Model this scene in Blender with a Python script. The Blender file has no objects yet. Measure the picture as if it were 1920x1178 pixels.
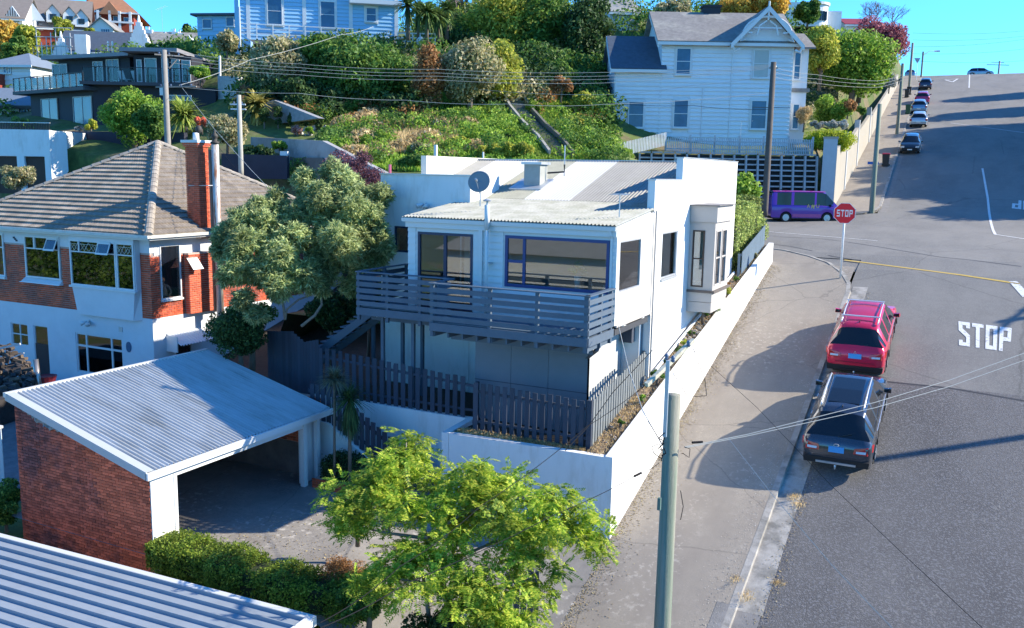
import bpy, math, random
import numpy as np
from mathutils import Vector, Matrix, Quaternion
rad = math.radians
PI = math.pi
SC = bpy.context.scene
COL = SC.collection
rng = random.Random(7)

# ------------------------------------------------------------------ camera, sky, sun, exposure
FPX, PITCH, ROLL, HEAD = 1688.0, 0.15602131, 0.01735902, -0.46705999
_cp, _sp = math.cos(PITCH), math.sin(PITCH)
CF = Vector((math.sin(HEAD)*_cp, math.cos(HEAD)*_cp, -_sp))
_rt = Vector((math.cos(HEAD), -math.sin(HEAD), 0)); _up = _rt.cross(CF)
CR = math.cos(ROLL)*_rt + math.sin(ROLL)*_up
CU = -math.sin(ROLL)*_rt + math.cos(ROLL)*_up
cam_d = bpy.data.cameras.new('camera'); cam = bpy.data.objects.new('camera', cam_d); COL.objects.link(cam)
cam.matrix_world = Matrix(((CR.x, CU.x, -CF.x, 0), (CR.y, CU.y, -CF.y, 0), (CR.z, CU.z, -CF.z, 0), (0, 0, 0, 1)))
cam_d.sensor_width = 36; cam_d.lens = FPX/1920*36; cam_d.clip_start = .1; cam_d.clip_end = 3000
SC.camera = cam

SUN_AZ, SUN_EL = rad(31), rad(30.6)          # azimuth counted from +X towards +Y
S_DIR = Vector((math.cos(SUN_EL)*math.cos(SUN_AZ), math.cos(SUN_EL)*math.sin(SUN_AZ), math.sin(SUN_EL)))
w_ = bpy.data.worlds.new('World'); SC.world = w_; w_.use_nodes = True
nt = w_.node_tree; bg = nt.nodes['Background']
sky = nt.nodes.new('ShaderNodeTexSky'); sky.sky_type = 'NISHITA'; sky.sun_disc = False
sky.sun_elevation = SUN_EL; sky.sun_rotation = PI/2 - SUN_AZ
sky.air_density = 1.0; sky.dust_density = 0.0; sky.ozone_density = 2.0; sky.altitude = 100
tint = nt.nodes.new('ShaderNodeMix'); tint.data_type = 'RGBA'; tint.blend_type = 'MULTIPLY'; tint.inputs[0].default_value = 1
nt.links.new(sky.outputs[0], tint.inputs[6]); tint.inputs[7].default_value = (.24, .68, 1.12, 1)
nt.links.new(tint.outputs[2], bg.inputs[0]); bg.inputs[1].default_value = 0.15
sd = bpy.data.lights.new('sun', 'SUN'); sd.energy = 5.0; sd.angle = rad(.5); sd.color = (1.0, .90, .73)
so = bpy.data.objects.new('sun', sd); COL.objects.link(so); so.rotation_mode = 'QUATERNION'
so.rotation_quaternion = S_DIR.to_track_quat('Z', 'Y'); so.location = S_DIR*100
SC.view_settings.view_transform = 'Standard'; SC.view_settings.look = 'None'
SC.view_settings.exposure = 1.05; SC.view_settings.gamma = 1
SC.view_settings.use_curve_mapping = False

# ------------------------------------------------------------------ measuring helpers (photo pixel -> place)
def ray(x, y): return CF + CR*((x-960)/FPX) - CU*((y-589)/FPX)
def P(x, y, w): return ray(x, y)*w
def onZ(x, y, z): d = ray(x, y); return d*(z/d.z)
def onX(x, y, v): d = ray(x, y); return d*(v/d.x)
def onY(x, y, v): d = ray(x, y); return d*(v/d.y)
def V(*a): return Vector(a)

# ------------------------------------------------------------------ materials
MATS = {}
def mat(name, col, rough=.75, var=.12, scale=2.0, bump=0.0, bscale=60, metal=0, rnd=0.0, spec=.4, coat=0, col2=None, c2scale=1.5, c2lo=.5, c2hi=.65, trans=0, island=0.0, emis=None, detail=5, stretch=None):
    if name in MATS: return MATS[name]
    m = bpy.data.materials.new(name); m.use_nodes = True; MATS[name] = m
    n = m.node_tree; N = n.nodes; L = n.links; b = N['Principled BSDF']
    tc = N.new('ShaderNodeTexCoord'); vec = tc.outputs['Object']
    if stretch:
        mp = N.new('ShaderNodeMapping'); mp.inputs['Scale'].default_value = stretch; L.new(vec, mp.inputs[0]); vec = mp.outputs[0]
    c = None
    rgb = N.new('ShaderNodeRGB'); rgb.outputs[0].default_value = (*col, 1); c = rgb.outputs[0]
    if col2:
        t = N.new('ShaderNodeTexNoise'); t.inputs['Scale'].default_value = c2scale; t.inputs['Detail'].default_value = detail; t.inputs['Roughness'].default_value = .65; L.new(vec, t.inputs['Vector'])
        r = N.new('ShaderNodeMapRange'); r.inputs[1].default_value = c2lo; r.inputs[2].default_value = c2hi; L.new(t.outputs['Fac'], r.inputs[0])
        x = N.new('ShaderNodeMix'); x.data_type = 'RGBA'; L.new(r.outputs[0], x.inputs[0]); L.new(c, x.inputs[6]); x.inputs[7].default_value = (*col2, 1); c = x.outputs[2]
    if var > 0:
        t = N.new('ShaderNodeTexNoise'); t.inputs['Scale'].default_value = scale; t.inputs['Detail'].default_value = 8; t.inputs['Roughness'].default_value = .7; L.new(vec, t.inputs['Vector'])
        r = N.new('ShaderNodeMapRange'); r.inputs[1].default_value = .3; r.inputs[2].default_value = .7; r.inputs[3].default_value = 1-var; r.inputs[4].default_value = 1+var; L.new(t.outputs['Fac'], r.inputs[0])
        x = N.new('ShaderNodeMix'); x.data_type = 'RGBA'; x.blend_type = 'MULTIPLY'; x.inputs[0].default_value = 1; L.new(c, x.inputs[6]); L.new(r.outputs[0], x.inputs[7]); c = x.outputs[2]
    if rnd > 0 or island > 0:
        if island > 0: g = N.new('ShaderNodeNewGeometry'); src = g.outputs['Random Per Island']; k = island
        else: g = N.new('ShaderNodeObjectInfo'); src = g.outputs['Random']; k = rnd
        r = N.new('ShaderNodeMapRange'); r.inputs[3].default_value = 1-k; r.inputs[4].default_value = 1+k; L.new(src, r.inputs[0])
        x = N.new('ShaderNodeMix'); x.data_type = 'RGBA'; x.blend_type = 'MULTIPLY'; x.inputs[0].default_value = 1; L.new(c, x.inputs[6]); L.new(r.outputs[0], x.inputs[7]); c = x.outputs[2]
    L.new(c, b.inputs['Base Color'])
    b.inputs['Roughness'].default_value = rough; b.inputs['Metallic'].default_value = metal
    b.inputs['Specular IOR Level'].default_value = spec; b.inputs['Coat Weight'].default_value = coat; b.inputs['Coat Roughness'].default_value = .08
    if bump > 0:
        t = N.new('ShaderNodeTexNoise'); t.inputs['Scale'].default_value = bscale; t.inputs['Detail'].default_value = 4; L.new(vec, t.inputs['Vector'])
        bu = N.new('ShaderNodeBump'); bu.inputs['Strength'].default_value = bump; bu.inputs['Distance'].default_value = .02; L.new(t.outputs['Fac'], bu.inputs['Height']); L.new(bu.outputs[0], b.inputs['Normal'])
    if emis: b.inputs['Emission Color'].default_value = (*emis[:3], 1); b.inputs['Emission Strength'].default_value = emis[3]
    return m

LG = 1.65
def leafmat(name, c1, c2, c3=None, transl=.35, rough=.6, spec=.25):
    """foliage: every leaf takes its own tone between c1, c2 and c3"""
    if name in MATS: return MATS[name]
    c1, c2, c3 = [None if c is None else tuple(min(.75, v*LG) for v in c) for c in (c1, c2, c3)]; transl = min(.5, transl+.1)
    m = bpy.data.materials.new(name); m.use_nodes = True; MATS[name] = m
    n = m.node_tree; N = n.nodes; L = n.links; b = N['Principled BSDF']; out = N['Material Output']
    g = N.new('ShaderNodeNewGeometry'); cr = N.new('ShaderNodeValToRGB'); L.new(g.outputs['Random Per Island'], cr.inputs[0])
    e = cr.color_ramp.elements; e[0].color = (*c1, 1); e[1].color = (*(c3 or c2), 1); e[0].position = .1; e[1].position = .95
    if c3: q = e.new(.6); q.color = (*c2, 1)
    tc = N.new('ShaderNodeTexCoord'); t = N.new('ShaderNodeTexNoise'); t.inputs['Scale'].default_value = .9; t.inputs['Detail'].default_value = 3; L.new(tc.outputs['Object'], t.inputs['Vector'])
    r = N.new('ShaderNodeMapRange'); r.inputs[1].default_value = .3; r.inputs[2].default_value = .7; r.inputs[3].default_value = .65; r.inputs[4].default_value = 1.35; L.new(t.outputs['Fac'], r.inputs[0])
    x = N.new('ShaderNodeMix'); x.data_type = 'RGBA'; x.blend_type = 'MULTIPLY'; x.inputs[0].default_value = 1; L.new(cr.outputs[0], x.inputs[6]); L.new(r.outputs[0], x.inputs[7])
    L.new(x.outputs[2], b.inputs['Base Color']); b.inputs['Roughness'].default_value = rough; b.inputs['Specular IOR Level'].default_value = spec
    tr = N.new('ShaderNodeBsdfTranslucent'); L.new(x.outputs[2], tr.inputs[0])
    ms = N.new('ShaderNodeMixShader'); ms.inputs[0].default_value = transl; L.new(b.outputs[0], ms.inputs[1]); L.new(tr.outputs[0], ms.inputs[2]); L.new(ms.outputs[0], out.inputs[0])
    return m

def glassmat(name, tintc=(.55, .6, .62), refl=.16, dirt=.0):
    """window pane: mirrors the surroundings by Fresnel, shows the room behind"""
    if name in MATS: return MATS[name]
    m = bpy.data.materials.new(name); m.use_nodes = True; MATS[name] = m
    n = m.node_tree; N = n.nodes; L = n.links; out = N['Material Output']; N.remove(N['Principled BSDF'])
    t = N.new('ShaderNodeBsdfTransparent'); t.inputs[0].default_value = (*tintc, 1)
    g = N.new('ShaderNodeBsdfGlossy'); g.inputs['Roughness'].default_value = .02; g.inputs[0].default_value = (.95, .97, 1, 1)
    fr = N.new('ShaderNodeFresnel'); fr.inputs[0].default_value = 1.5
    ad = N.new('ShaderNodeMath'); ad.operation = 'ADD'; ad.inputs[1].default_value = refl; ad.use_clamp = True; L.new(fr.outputs[0], ad.inputs[0])
    mx = N.new('ShaderNodeMixShader'); L.new(ad.outputs[0], mx.inputs[0]); L.new(t.outputs[0], mx.inputs[1]); L.new(g.outputs[0], mx.inputs[2]); L.new(mx.outputs[0], out.inputs[0])
    return m

# ------------------------------------------------------------------ mesh building
class Fr:
    """a vertical facade: origin O, u to the right, z up, n outwards"""
    def __init__(s, O, yaw=None, u=None):
        s.O = Vector(O)
        if u is not None: s.u = Vector(u).normalized()
        else: s.u = V(math.cos(yaw), math.sin(yaw), 0)
        s.n = V(s.u.y, -s.u.x, 0); s.z = V(0, 0, 1)
    def p(s, u, v, d=0): return s.O + s.u*u + s.z*v + s.n*d
    def uv(s, px, py, d=0):
        r = ray(px, py); O = s.O + s.n*d; t = O.dot(s.n)/r.dot(s.n); q = r*t - s.O
        return q.dot(s.u), q.z
    def mat4(s, u, v, d):
        o = s.p(u, v, d)
        return Matrix(((s.u.x, -s.n.x, 0, o.x), (s.u.y, -s.n.y, 0, o.y), (0, 0, 1, o.z), (0, 0, 0, 1)))
    def side(s, u, turn=-1):     # facade of the wall that leaves this one at u, seen from the other side
        return Fr(s.p(u, 0, 0), u=(-s.n if turn < 0 else s.n))
FRONT = HEAD*-1.0
def ffr(px, py, w, dyaw=0): return Fr(P(px, py, w), yaw=FRONT + rad(dyaw))

class MB:
    def __init__(s): s.v = []; s.f = []
    def add(s, vs, fs):
        k = len(s.v); s.v += [tuple(p) for p in vs]; s.f += [tuple(i+k for i in f) for f in fs]; return s
    def hexa(s, p):   # 4 bottom, 4 top
        return s.add(p, [(0, 3, 2, 1), (4, 5, 6, 7), (0, 1, 5, 4), (1, 2, 6, 5), (2, 3, 7, 6), (3, 0, 4, 7)])
    def box(s, x0, x1, y0, y1, z0, z1):
        return s.hexa([(x0, y0, z0), (x1, y0, z0), (x1, y1, z0), (x0, y1, z0), (x0, y0, z1), (x1, y0, z1), (x1, y1, z1), (x0, y1, z1)])
    def fbox(s, fr, u0, u1, v0, v1, d0, d1):
        q = fr.p
        return s.hexa([q(u0, v0, d1), q(u1, v0, d1), q(u1, v0, d0), q(u0, v0, d0), q(u0, v1, d1), q(u1, v1, d1), q(u1, v1, d0), q(u0, v1, d0)])
    def quad(s, *p): return s.add(p, [tuple(range(len(p)))])
    def slab(s, pts, t, up=None):
        pts = [Vector(p) for p in pts]
        n = (pts[1]-pts[0]).cross(pts[2]-pts[0]).normalized() if up is None else Vector(up)
        k = len(pts)
        return s.add(pts + [p - n*t for p in pts], [tuple(range(k)), tuple(range(2*k-1, k-1, -1))] + [(i, k+i, k+(i+1) % k, (i+1) % k) for i in range(k)])
    def tube(s, pts, r, n=8, cap=True):
        pts = [Vector(p) for p in pts]; rs = r if isinstance(r, (list, tuple)) else [r]*len(pts)
        k = len(s.v); ref = None
        for i, p in enumerate(pts):
            d = (pts[min(i+1, len(pts)-1)] - pts[max(i-1, 0)])
            d = d.normalized() if d.length > 1e-9 else V(0, 0, 1)
            if ref is None: ref = d.orthogonal().normalized()
            a = (ref - d*ref.dot(d)); a = a.normalized() if a.length > 1e-6 else d.orthogonal().normalized(); ref = a; b = d.cross(a)
            for j in range(n):
                t = 2*PI*j/n; s.v.append(tuple(p + (a*math.cos(t) + b*math.sin(t))*rs[i]))
        for i in range(len(pts)-1):
            for j in range(n):
                s.f.append((k+i*n+j, k+i*n+(j+1) % n, k+(i+1)*n+(j+1) % n, k+(i+1)*n+j))
        if cap:
            s.f.append(tuple(k+j for j in range(n-1, -1, -1))); s.f.append(tuple(k+(len(pts)-1)*n+j for j in range(n)))
        return s
    def cyl(s, x, y, z0, z1, r, n=12, r2=None): return s.tube([(x, y, z0), (x, y, z1)], [r, r if r2 is None else r2], n)
    def lathe(s, c, prof, n=16):   # prof: (radius, height)
        k = len(s.v); c = Vector(c)
        for r, h in prof:
            for j in range(n): t = 2*PI*j/n; s.v.append((c.x+r*math.cos(t), c.y+r*math.sin(t), c.z+h))
        for i in range(len(prof)-1):
            for j in range(n): s.f.append((k+i*n+j, k+i*n+(j+1) % n, k+(i+1)*n+(j+1) % n, k+(i+1)*n+j))
        s.f.append(tuple(k+(len(prof)-1)*n+j for j in range(n))); s.f.append(tuple(k+j for j in range(n-1, -1, -1)))
        return s
    def grid(s, fn, nu, nv):
        k = len(s.v)
        for j in range(nv+1):
            for i in range(nu+1): s.v.append(tuple(fn(i/nu, j/nv)))
        for j in range(nv):
            for i in range(nu):
                a = k+j*(nu+1)+i; s.f.append((a, a+1, a+nu+2, a+nu+1))
        return s
    def mesh(s, name, m, smooth=False):
        me = bpy.data.meshes.new(name); me.from_pydata(s.v, [], s.f)
        if m: me.materials.append(m)
        if smooth: me.shade_smooth()
        return me
    def build(s, name, m, parent=None, smooth=False, **tags):
        o = bpy.data.objects.new(name, s.mesh(name, m, smooth)); COL.objects.link(o)
        attach(o, parent); 
        for k, v in tags.items(): o[k] = v
        return o
def attach(o, parent):
    if parent is not None:
        o.parent = parent
        if parent.get('_w') is not None: o.matrix_parent_inverse = Matrix.Translation(-Vector(parent['_w']))
def thing(name, label, cat, loc, rz=0, group=None, local=False):
    o = bpy.data.objects.new(name, None); COL.objects.link(o); o.location = loc; o.rotation_euler = (0, 0, rz); o.empty_display_size = .3
    o['label'] = label; o['category'] = cat
    if group: o['group'] = group
    if not local: o['_w'] = tuple(loc)
    return o
def tag(o, label, cat, group=None):
    o['label'] = label; o['category'] = cat
    if group: o['group'] = group
    return o
def struct(o): o['kind'] = 'structure'; return o
def stuff(o): o['kind'] = 'stuff'; return o
def inst(name, me, mw, parent):
    o = bpy.data.objects.new(name, me); COL.objects.link(o); o.matrix_basis = mw; attach(o, parent); return o
def copy_tree(root, loc, rz=None, label=None):
    """copy of a thing with its parts and sub-parts (mesh data shared)"""
    def cp(o, par):
        c = o.copy(); COL.objects.link(c)
        if par is not None: c.parent = par
        for ch in KIDS.get(o.name, []): cp(ch, c)
        return c
    KIDS = {}
    for o in COL.objects:
        if o.parent: KIDS.setdefault(o.parent.name, []).append(o)
    r = cp(root, None); r.location = loc
    if rz is not None: r.rotation_euler = (0, 0, rz)
    if label: r['label'] = label
    return r
BUDGET = {}
def pieces(name, me_fn, items, parent, m, limit=300, near=None):
    """items: (key, matrix). The nearest `limit` become parts of their own, the rest one stuff part."""
    items = sorted(items, key=lambda it: it[1].translation.length)
    cache = {}; rest = MB()
    for i, (key, mw) in enumerate(items):
        if key not in cache:
            b = me_fn(key); cache[key] = (b, None)
        b, me = cache[key]
        if i < limit:
            if me is None: me = b.mesh(name, m); cache[key] = (b, me)
            inst(name, me, mw, parent)
        else: rest.add([mw @ Vector(p) for p in b.v], b.f)
    if rest.v: stuff(rest.build(name + 's', MATS.get(m.name + '_isl', m), parent))

# ------------------------------------------------------------------ foliage
def leaf_mesh(name, pos, nor, size, m, aspect=.45, seed=1, jitter=.9, droop=0.0, tang=None):
    """a cloud of four-cornered leaves, one island each"""
    r = np.random.RandomState(seed); n = len(pos)
    nn = nor + r.normal(size=(n, 3))*jitter; nn /= np.linalg.norm(nn, axis=1)[:, None]
    t = r.normal(size=(n, 3)) if tang is None else tang + r.normal(size=(n, 3))*.35
    t[:, 2] -= droop
    t -= nn*(t*nn).sum(1)[:, None]; t /= np.linalg.norm(t, axis=1)[:, None]+1e-9
    b = np.cross(nn, t); sz = (size*(.6+.8*r.rand(n)))[:, None]
    v = np.empty((n, 4, 3))
    v[:, 0] = pos - t*sz*.5; v[:, 2] = pos + t*sz*.5
    v[:, 1] = pos + b*sz*aspect*.5 + nn*sz*.08; v[:, 3] = pos - b*sz*aspect*.5 + nn*sz*.08
    me = bpy.data.meshes.new(name); me.vertices.add(4*n); me.loops.add(4*n); me.polygons.add(n)
    me.vertices.foreach_set('co', v.reshape(-1)); me.loops.foreach_set('vertex_index', np.arange(4*n, dtype=np.int32))
    me.polygons.foreach_set('loop_start', np.arange(0, 4*n, 4, dtype=np.int32)); me.polygons.foreach_set('loop_total', np.full(n, 4, dtype=np.int32))
    me.materials.append(m); me.update(calc_edges=True)
    return me
def blobs(c, r3, nb, br, seed, lo=.45, hi=.95, top=0.0):
    r = np.random.RandomState(seed); out = []
    for i in range(nb):
        d = r.normal(size=3); d /= np.linalg.norm(d); d[2] = d[2]*(1-.3*top)+top*.5
        k = lo+(hi-lo)*r.rand()
        out.append((np.array(c)+d*np.array(r3)*k, br*(.65+.7*r.rand())))
    return out
def blob_leaves(bl, n, seed, flat=.8, shell=.28):
    r = np.random.RandomState(seed+99); w = np.array([b[1]**2 for b in bl]); w /= w.sum()
    idx = r.choice(len(bl), n, p=w); d = r.normal(size=(n, 3)); d /= np.linalg.norm(d, axis=1)[:, None]
    c = np.array([b[0] for b in bl])[idx]; R = np.array([b[1] for b in bl])[idx]
    k = 1-np.abs(r.normal(size=n))*shell; k = np.clip(k, .1, 1.15)
    pos = c + d*(R*k)[:, None]*np.array([1, 1, flat])
    return pos, d
NT = [0]
def leafobj(name, me, parent=None, **tags):
    o = bpy.data.objects.new(name, me); COL.objects.link(o); attach(o, parent)
    for k, v in tags.items(): o[k] = v
    NT[0] += len(me.polygons)*2
    return o
def crown(parent, c, r3, m, nb, br, n, size, seed, aspect=.45, name='crown', flat=.85, top=.2, droop=.2, shell=.28, lo=.45, jitter=.9):
    bl = blobs(c, r3, nb, br, seed, top=top, lo=lo); pos, nor = blob_leaves(bl, n, seed, flat, shell)
    return leafobj(name, leaf_mesh(name, pos, nor, size, m, aspect, seed, droop=droop, jitter=jitter), parent), bl
def tree(name, label, cat, px, py, w, rx, ry, m, base=None, nb=26, n=9000, size=.22, seed=1, depth=None, bark=None, br=None, trunk_h=None, group=None, aspect=.5, lo=.45, droop=.2, flat=.85, shell=.28, limbs=5, tr=None, jitter=.9):
    """tree or bush whose crown fills the ellipse (px,py,rx,ry) of the photo at distance w"""
    c = P(px, py, w); k = w/FPX; RX, RZ = rx*k, ry*k; RY = depth or (RX+RZ)/2*.9
    zb = c.z-RZ if trunk_h is None else c.z-RZ-trunk_h
    root = thing(name, label, cat, (c.x, c.y, zb), group=group)
    brr = br or min(RX, RZ)*.38
    _, bl = crown(root, (c.x, c.y, c.z), (max(RX-brr*.7, .1), max(RY-brr*.7, .1), max(RZ-brr*.7, .1)), m, nb, brr, n, size, seed, aspect, lo=lo, droop=droop, flat=flat, shell=shell, jitter=jitter)
    t = MB(); r0 = tr or max(.05, RX*.07); bm_ = bark or MATS['bark']
    t.tube([(c.x, c.y, zb-.3), (c.x+.05*RX, c.y, (zb+c.z)/2), (c.x-.03*RX, c.y, c.z+RZ*.2)], [r0*1.2, r0*.9, r0*.45], 8)
    t.build('trunk', bm_, root, True)
    if limbs:
        l = MB(); rr = random.Random(seed)
        for b in rr.sample(bl, min(limbs, len(bl))):
            q = Vector(b[0]); a = V(c.x, c.y, zb*.4+c.z*.6-.2*RZ); mid = (a+q)/2+V(0, 0, .1*RZ)
            l.tube([a, mid, q], [r0*.55, r0*.38, r0*.15], 6)
        l.build('limb', bm_, root, True)
    return root
# ------------------------------------------------------------------ materials used all over
def groundmat(name, c1, c2, c3, c4, k1, k2, k3, rough=.88, bump=.5, bs=60, st=(1, .35, 1), crack=0.0):
    """worn ground: broad patches (c2), fine speckle (c3), lichen or chips in clusters (c4), optional cracks"""
    if name in MATS: return MATS[name]
    m = mat(name, c1, rough, .10, 3, bump, bs); N = m.node_tree.nodes; L = m.node_tree.links; b = N['Principled BSDF']; src = b.inputs['Base Color'].links[0].from_socket
    tc = N.new('ShaderNodeTexCoord'); mp = N.new('ShaderNodeMapping'); mp.inputs['Scale'].default_value = st; L.new(tc.outputs['Object'], mp.inputs[0])
    def nz(sc, lo, hi, vec, det=6, ro=.6):
        t = N.new('ShaderNodeTexNoise'); t.inputs['Scale'].default_value = sc; t.inputs['Detail'].default_value = det; t.inputs['Roughness'].default_value = ro; L.new(vec, t.inputs['Vector']); r = N.new('ShaderNodeMapRange'); r.inputs[1].default_value = lo; r.inputs[2].default_value = hi; L.new(t.outputs['Fac'], r.inputs[0]); return r.outputs[0]
    def mix(f, c, col):
        x = N.new('ShaderNodeMix'); x.data_type = 'RGBA'; L.new(f, x.inputs[0]); L.new(c, x.inputs[6]); x.inputs[7].default_value = (*col, 1); return x.outputs[2]
    c = mix(nz(k1, .42, .68, mp.outputs[0]), src, c2); c = mix(nz(k2, .5, .62, tc.outputs['Object'], 2), c, c3)
    mu = N.new('ShaderNodeMath'); mu.operation = 'MULTIPLY'; L.new(nz(k3, .56, .66, tc.outputs['Object'], 3), mu.inputs[0]); L.new(nz(.55, .47, .62, mp.outputs[0], 3), mu.inputs[1]); c = mix(mu.outputs[0], c, c4)
    if crack:
        v = N.new('ShaderNodeTexVoronoi'); v.feature = 'DISTANCE_TO_EDGE'; v.inputs['Scale'].default_value = crack; d = N.new('ShaderNodeTexNoise'); d.inputs['Scale'].default_value = 1.4; d.inputs['Detail'].default_value = 5; L.new(tc.outputs['Object'], d.inputs['Vector']); ad = N.new('ShaderNodeMix'); ad.data_type = 'VECTOR'; ad.inputs[0].default_value = .25; L.new(tc.outputs['Object'], ad.inputs[4]); L.new(d.outputs['Color'], ad.inputs[5]); L.new(ad.outputs[1], v.inputs['Vector'])
        r = N.new('ShaderNodeMapRange'); r.inputs[1].default_value = .0; r.inputs[2].default_value = .006; r.inputs[3].default_value = .45; r.inputs[4].default_value = 0; L.new(v.outputs['Distance'], r.inputs[0]); c = mix(r.outputs[0], c, tuple(x*.35 for x in c1))
    L.new(c, b.inputs['Base Color']); return m
M_ASPH = groundmat('asphalt_smooth', (.19, .182, .168), (.13, .126, .12), (.215, .208, .195), (.21, .20, .18), .5, 22, 8, bs=90, bump=.4, crack=.16)
M_ASPHC = groundmat('asphalt_coarse', (.115, .110, .108), (.082, .079, .080), (.155, .153, .158), (.19, .182, .17), .45, 17, 12, bs=34, bump=1.0)
M_PATH = groundmat('footpath_seal', (.30, .262, .215), (.22, .19, .16), (.26, .228, .19), (.37, .33, .28), .6, 26, 7, bs=80, bump=.35, crack=.30)
M_CONC = mat('concrete', (.34, .32, .29), .85, .22, 3.5, .4, 60, col2=(.20, .19, .17), c2scale=1.6, c2lo=.45, c2hi=.62)
M_CONCD = groundmat('driveway_concrete', (.26, .24, .215), (.15, .138, .13), (.21, .195, .18), (.42, .39, .35), .5, 18, 6, bs=50, bump=.4, st=(1, 1, 1), crack=.35)
M_WHITE = mat('white_plaster', (.74, .74, .73), .8, .05, 1.0, .25, 45, col2=(.58, .56, .52), c2scale=1.6, c2lo=.52, c2hi=.80, stretch=(1.6, 1.6, .45), detail=9)
M_WHITEP = mat('white_paint', (.62, .64, .65), .5, .03, 3)
M_CREAM = mat('cream_plaster', (.72, .68, .60), .8, .05, 1.5)
M_BAY = mat('taupe_paint', (.46, .43, .40), .6, .04, 2)
M_LINE = mat('road_paint_white', (.68, .68, .66), .75, .16, 9, col2=(.22, .22, .22), c2scale=9, c2lo=.52, c2hi=.66, detail=9)
M_YLINE = mat('road_paint_yellow', (.55, .38, .08), .7, .15, 9)
M_CHAR = mat('charcoal_stain', (.045, .055, .08), .75, .12, 3, .25, 60, stretch=(1, 1, .25), rnd=.16)
M_DECK = mat('grey_deck_stain', (.085, .12, .165), .7, .10, 3, rnd=.08)
M_GREYP = mat('grey_sheet_paint', (.175, .20, .235), .8, .05, 2, .2, 40)
M_BLUEF = mat('blue_frame', (.015, .045, .17), .4, 0)
M_NAVY = mat('navy_frame', (.012, .025, .07), .4, 0)
M_GLASS = glassmat('window_glass', (.85, .9, .9), .07)
M_GLASSD = glassmat('window_glass_far', (.35, .42, .5), .08)
M_GALV = mat('galvanised_steel', (.48, .50, .52), .45, .08, 3, metal=.5)
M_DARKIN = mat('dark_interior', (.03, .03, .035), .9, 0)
M_TIMBER = mat('weathered_timber', (.22, .19, .16), .85, .2, 3, .3, 40, stretch=(1, 1, .15))
M_MULCH = mat('mulch', (.17, .12, .08), .95, .3, 14, 1.0, 30, col2=(.30, .24, .17), c2scale=10)
M_SOIL = mat('soil', (.05, .04, .03), .95, .3, 6, .6, 20)
M_GRASS = mat('grass_ground', (.085, .12, .028), .95, .4, 2.2, 1.0, 6, col2=(.16, .13, .07), c2scale=.25, c2lo=.48, c2hi=.6)
M_BARK = mat('bark', (.15, .12, .095), .9, .25, 6, .5, 20, stretch=(1, 1, .3))
MATS['bark'] = M_BARK
M_BARKG = mat('bark_grey', (.21, .19, .16), .85, .15, 6, .3, 20)

# ------------------------------------------------------------------ height of the street along Y
_ZY = [(-40, -27.0), (5, -14.05), (38, -4.47), (40.5, -3.78), (43, -3.35), (47, -3.08), (52, -2.94), (58, -2.78), (62, -2.5), (66, -2.0), (70, -1.3), (166, 16.75), (171, 17.3), (178, 17.4), (200, 15.5), (260, 9)]
def zs(Y):
    for (a, za), (b, zb) in zip(_ZY, _ZY[1:]):
        if Y <= b: t = (Y-a)/(b-a); return za+(zb-za)*t
    return _ZY[-1][1]
def kx(Y): return -4.0 if Y < 44 else (-4.0 - (Y-44)/20*1.35 if Y < 64 else -5.38-.0361*(Y-64)-.0)
def onR(px, py, off=0.0):
    d = ray(px, py); lo, hi = 3.0, 400.0
    t = lo
    while t < hi:
        q = d*t
        if q.z < zs(q.y)+off: break
        t += .25
    a, b = t-.25, t
    for _ in range(20):
        m = (a+b)/2; q = d*m
        if q.z < zs(q.y)+off: b = m
        else: a = m
    return d*b
def strip(name, m, xf0, xf1, Y0, Y1, off, step=1.0, nx=1, **k):
    mb = MB(); n = max(1, int((Y1-Y0)/step)); cuts = sorted(set([Y0+(Y1-Y0)*i/n for i in range(n+1)] + [y for y, _ in _ZY if Y0 < y < Y1]))
    f0 = xf0 if callable(xf0) else (lambda y: xf0); f1 = xf1 if callable(xf1) else (lambda y: xf1)
    for y in cuts:
        for i in range(nx+1): mb.v.append((f0(y)+(f1(y)-f0(y))*i/nx, y, zs(y)+off))
    for j in range(len(cuts)-1):
        for i in range(nx): a = j*(nx+1)+i; mb.f.append((a, a+1, a+nx+2, a+nx+1))
    return mb.build(name, m, **k)

# base under the whole street so the junction has no holes
struct(strip('street', M_ASPH, lambda y: -60 if 42.5 < y < 64 else kx(y)-.1, lambda y: 60 if 45 < y < 61 else kx(y)+16.6, 31.0, 260, 0, 1.0, 4))
struct(strip('lower_street', M_ASPHC, -4.1, 12.6, -40, 31.05, .004, 2, 4))
struct(strip('cross_street_apron', M_ASPH, -60, -3.9, 40.2, 42.6, -.03, 1))
# footpath, kerb and channel beside the lower street
struct(strip('footpath', M_PATH, -7.62, -4.16, -5, 40.4, .115, 1.0, 3))
struct(strip('kerb', M_CONC, -4.17, -4.0, 14, 37.8, .12, 1.0)); 
mb = MB()
for a in np.arange(14, 37.8, 1.0):
    b = min(a+1.0, 37.8); mb.quad((-4.0, a, zs(a)+.12), (-3.985, a, zs(a)-.01), (-3.985, b, zs(b)-.01), (-4.0, b, zs(b)+.12))
struct(mb.build('kerb_face', M_CONC))
struct(strip('channel', M_CONC, -3.99, -3.42, 19.6, 38.5, .012, 1.0))
struct(strip('old_channel', mat('old_concrete', (.21, .20, .19), .9, .2, 3, .4, 50), -3.99, -3.45, 5, 19.6, .012, 1.0))
struct(strip('old_kerb_top', mat('old_concrete'if False else 'old_concrete', (.21, .20, .19)), -4.45, -4.16, 5, 19.6, .121, 1.0))
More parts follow.
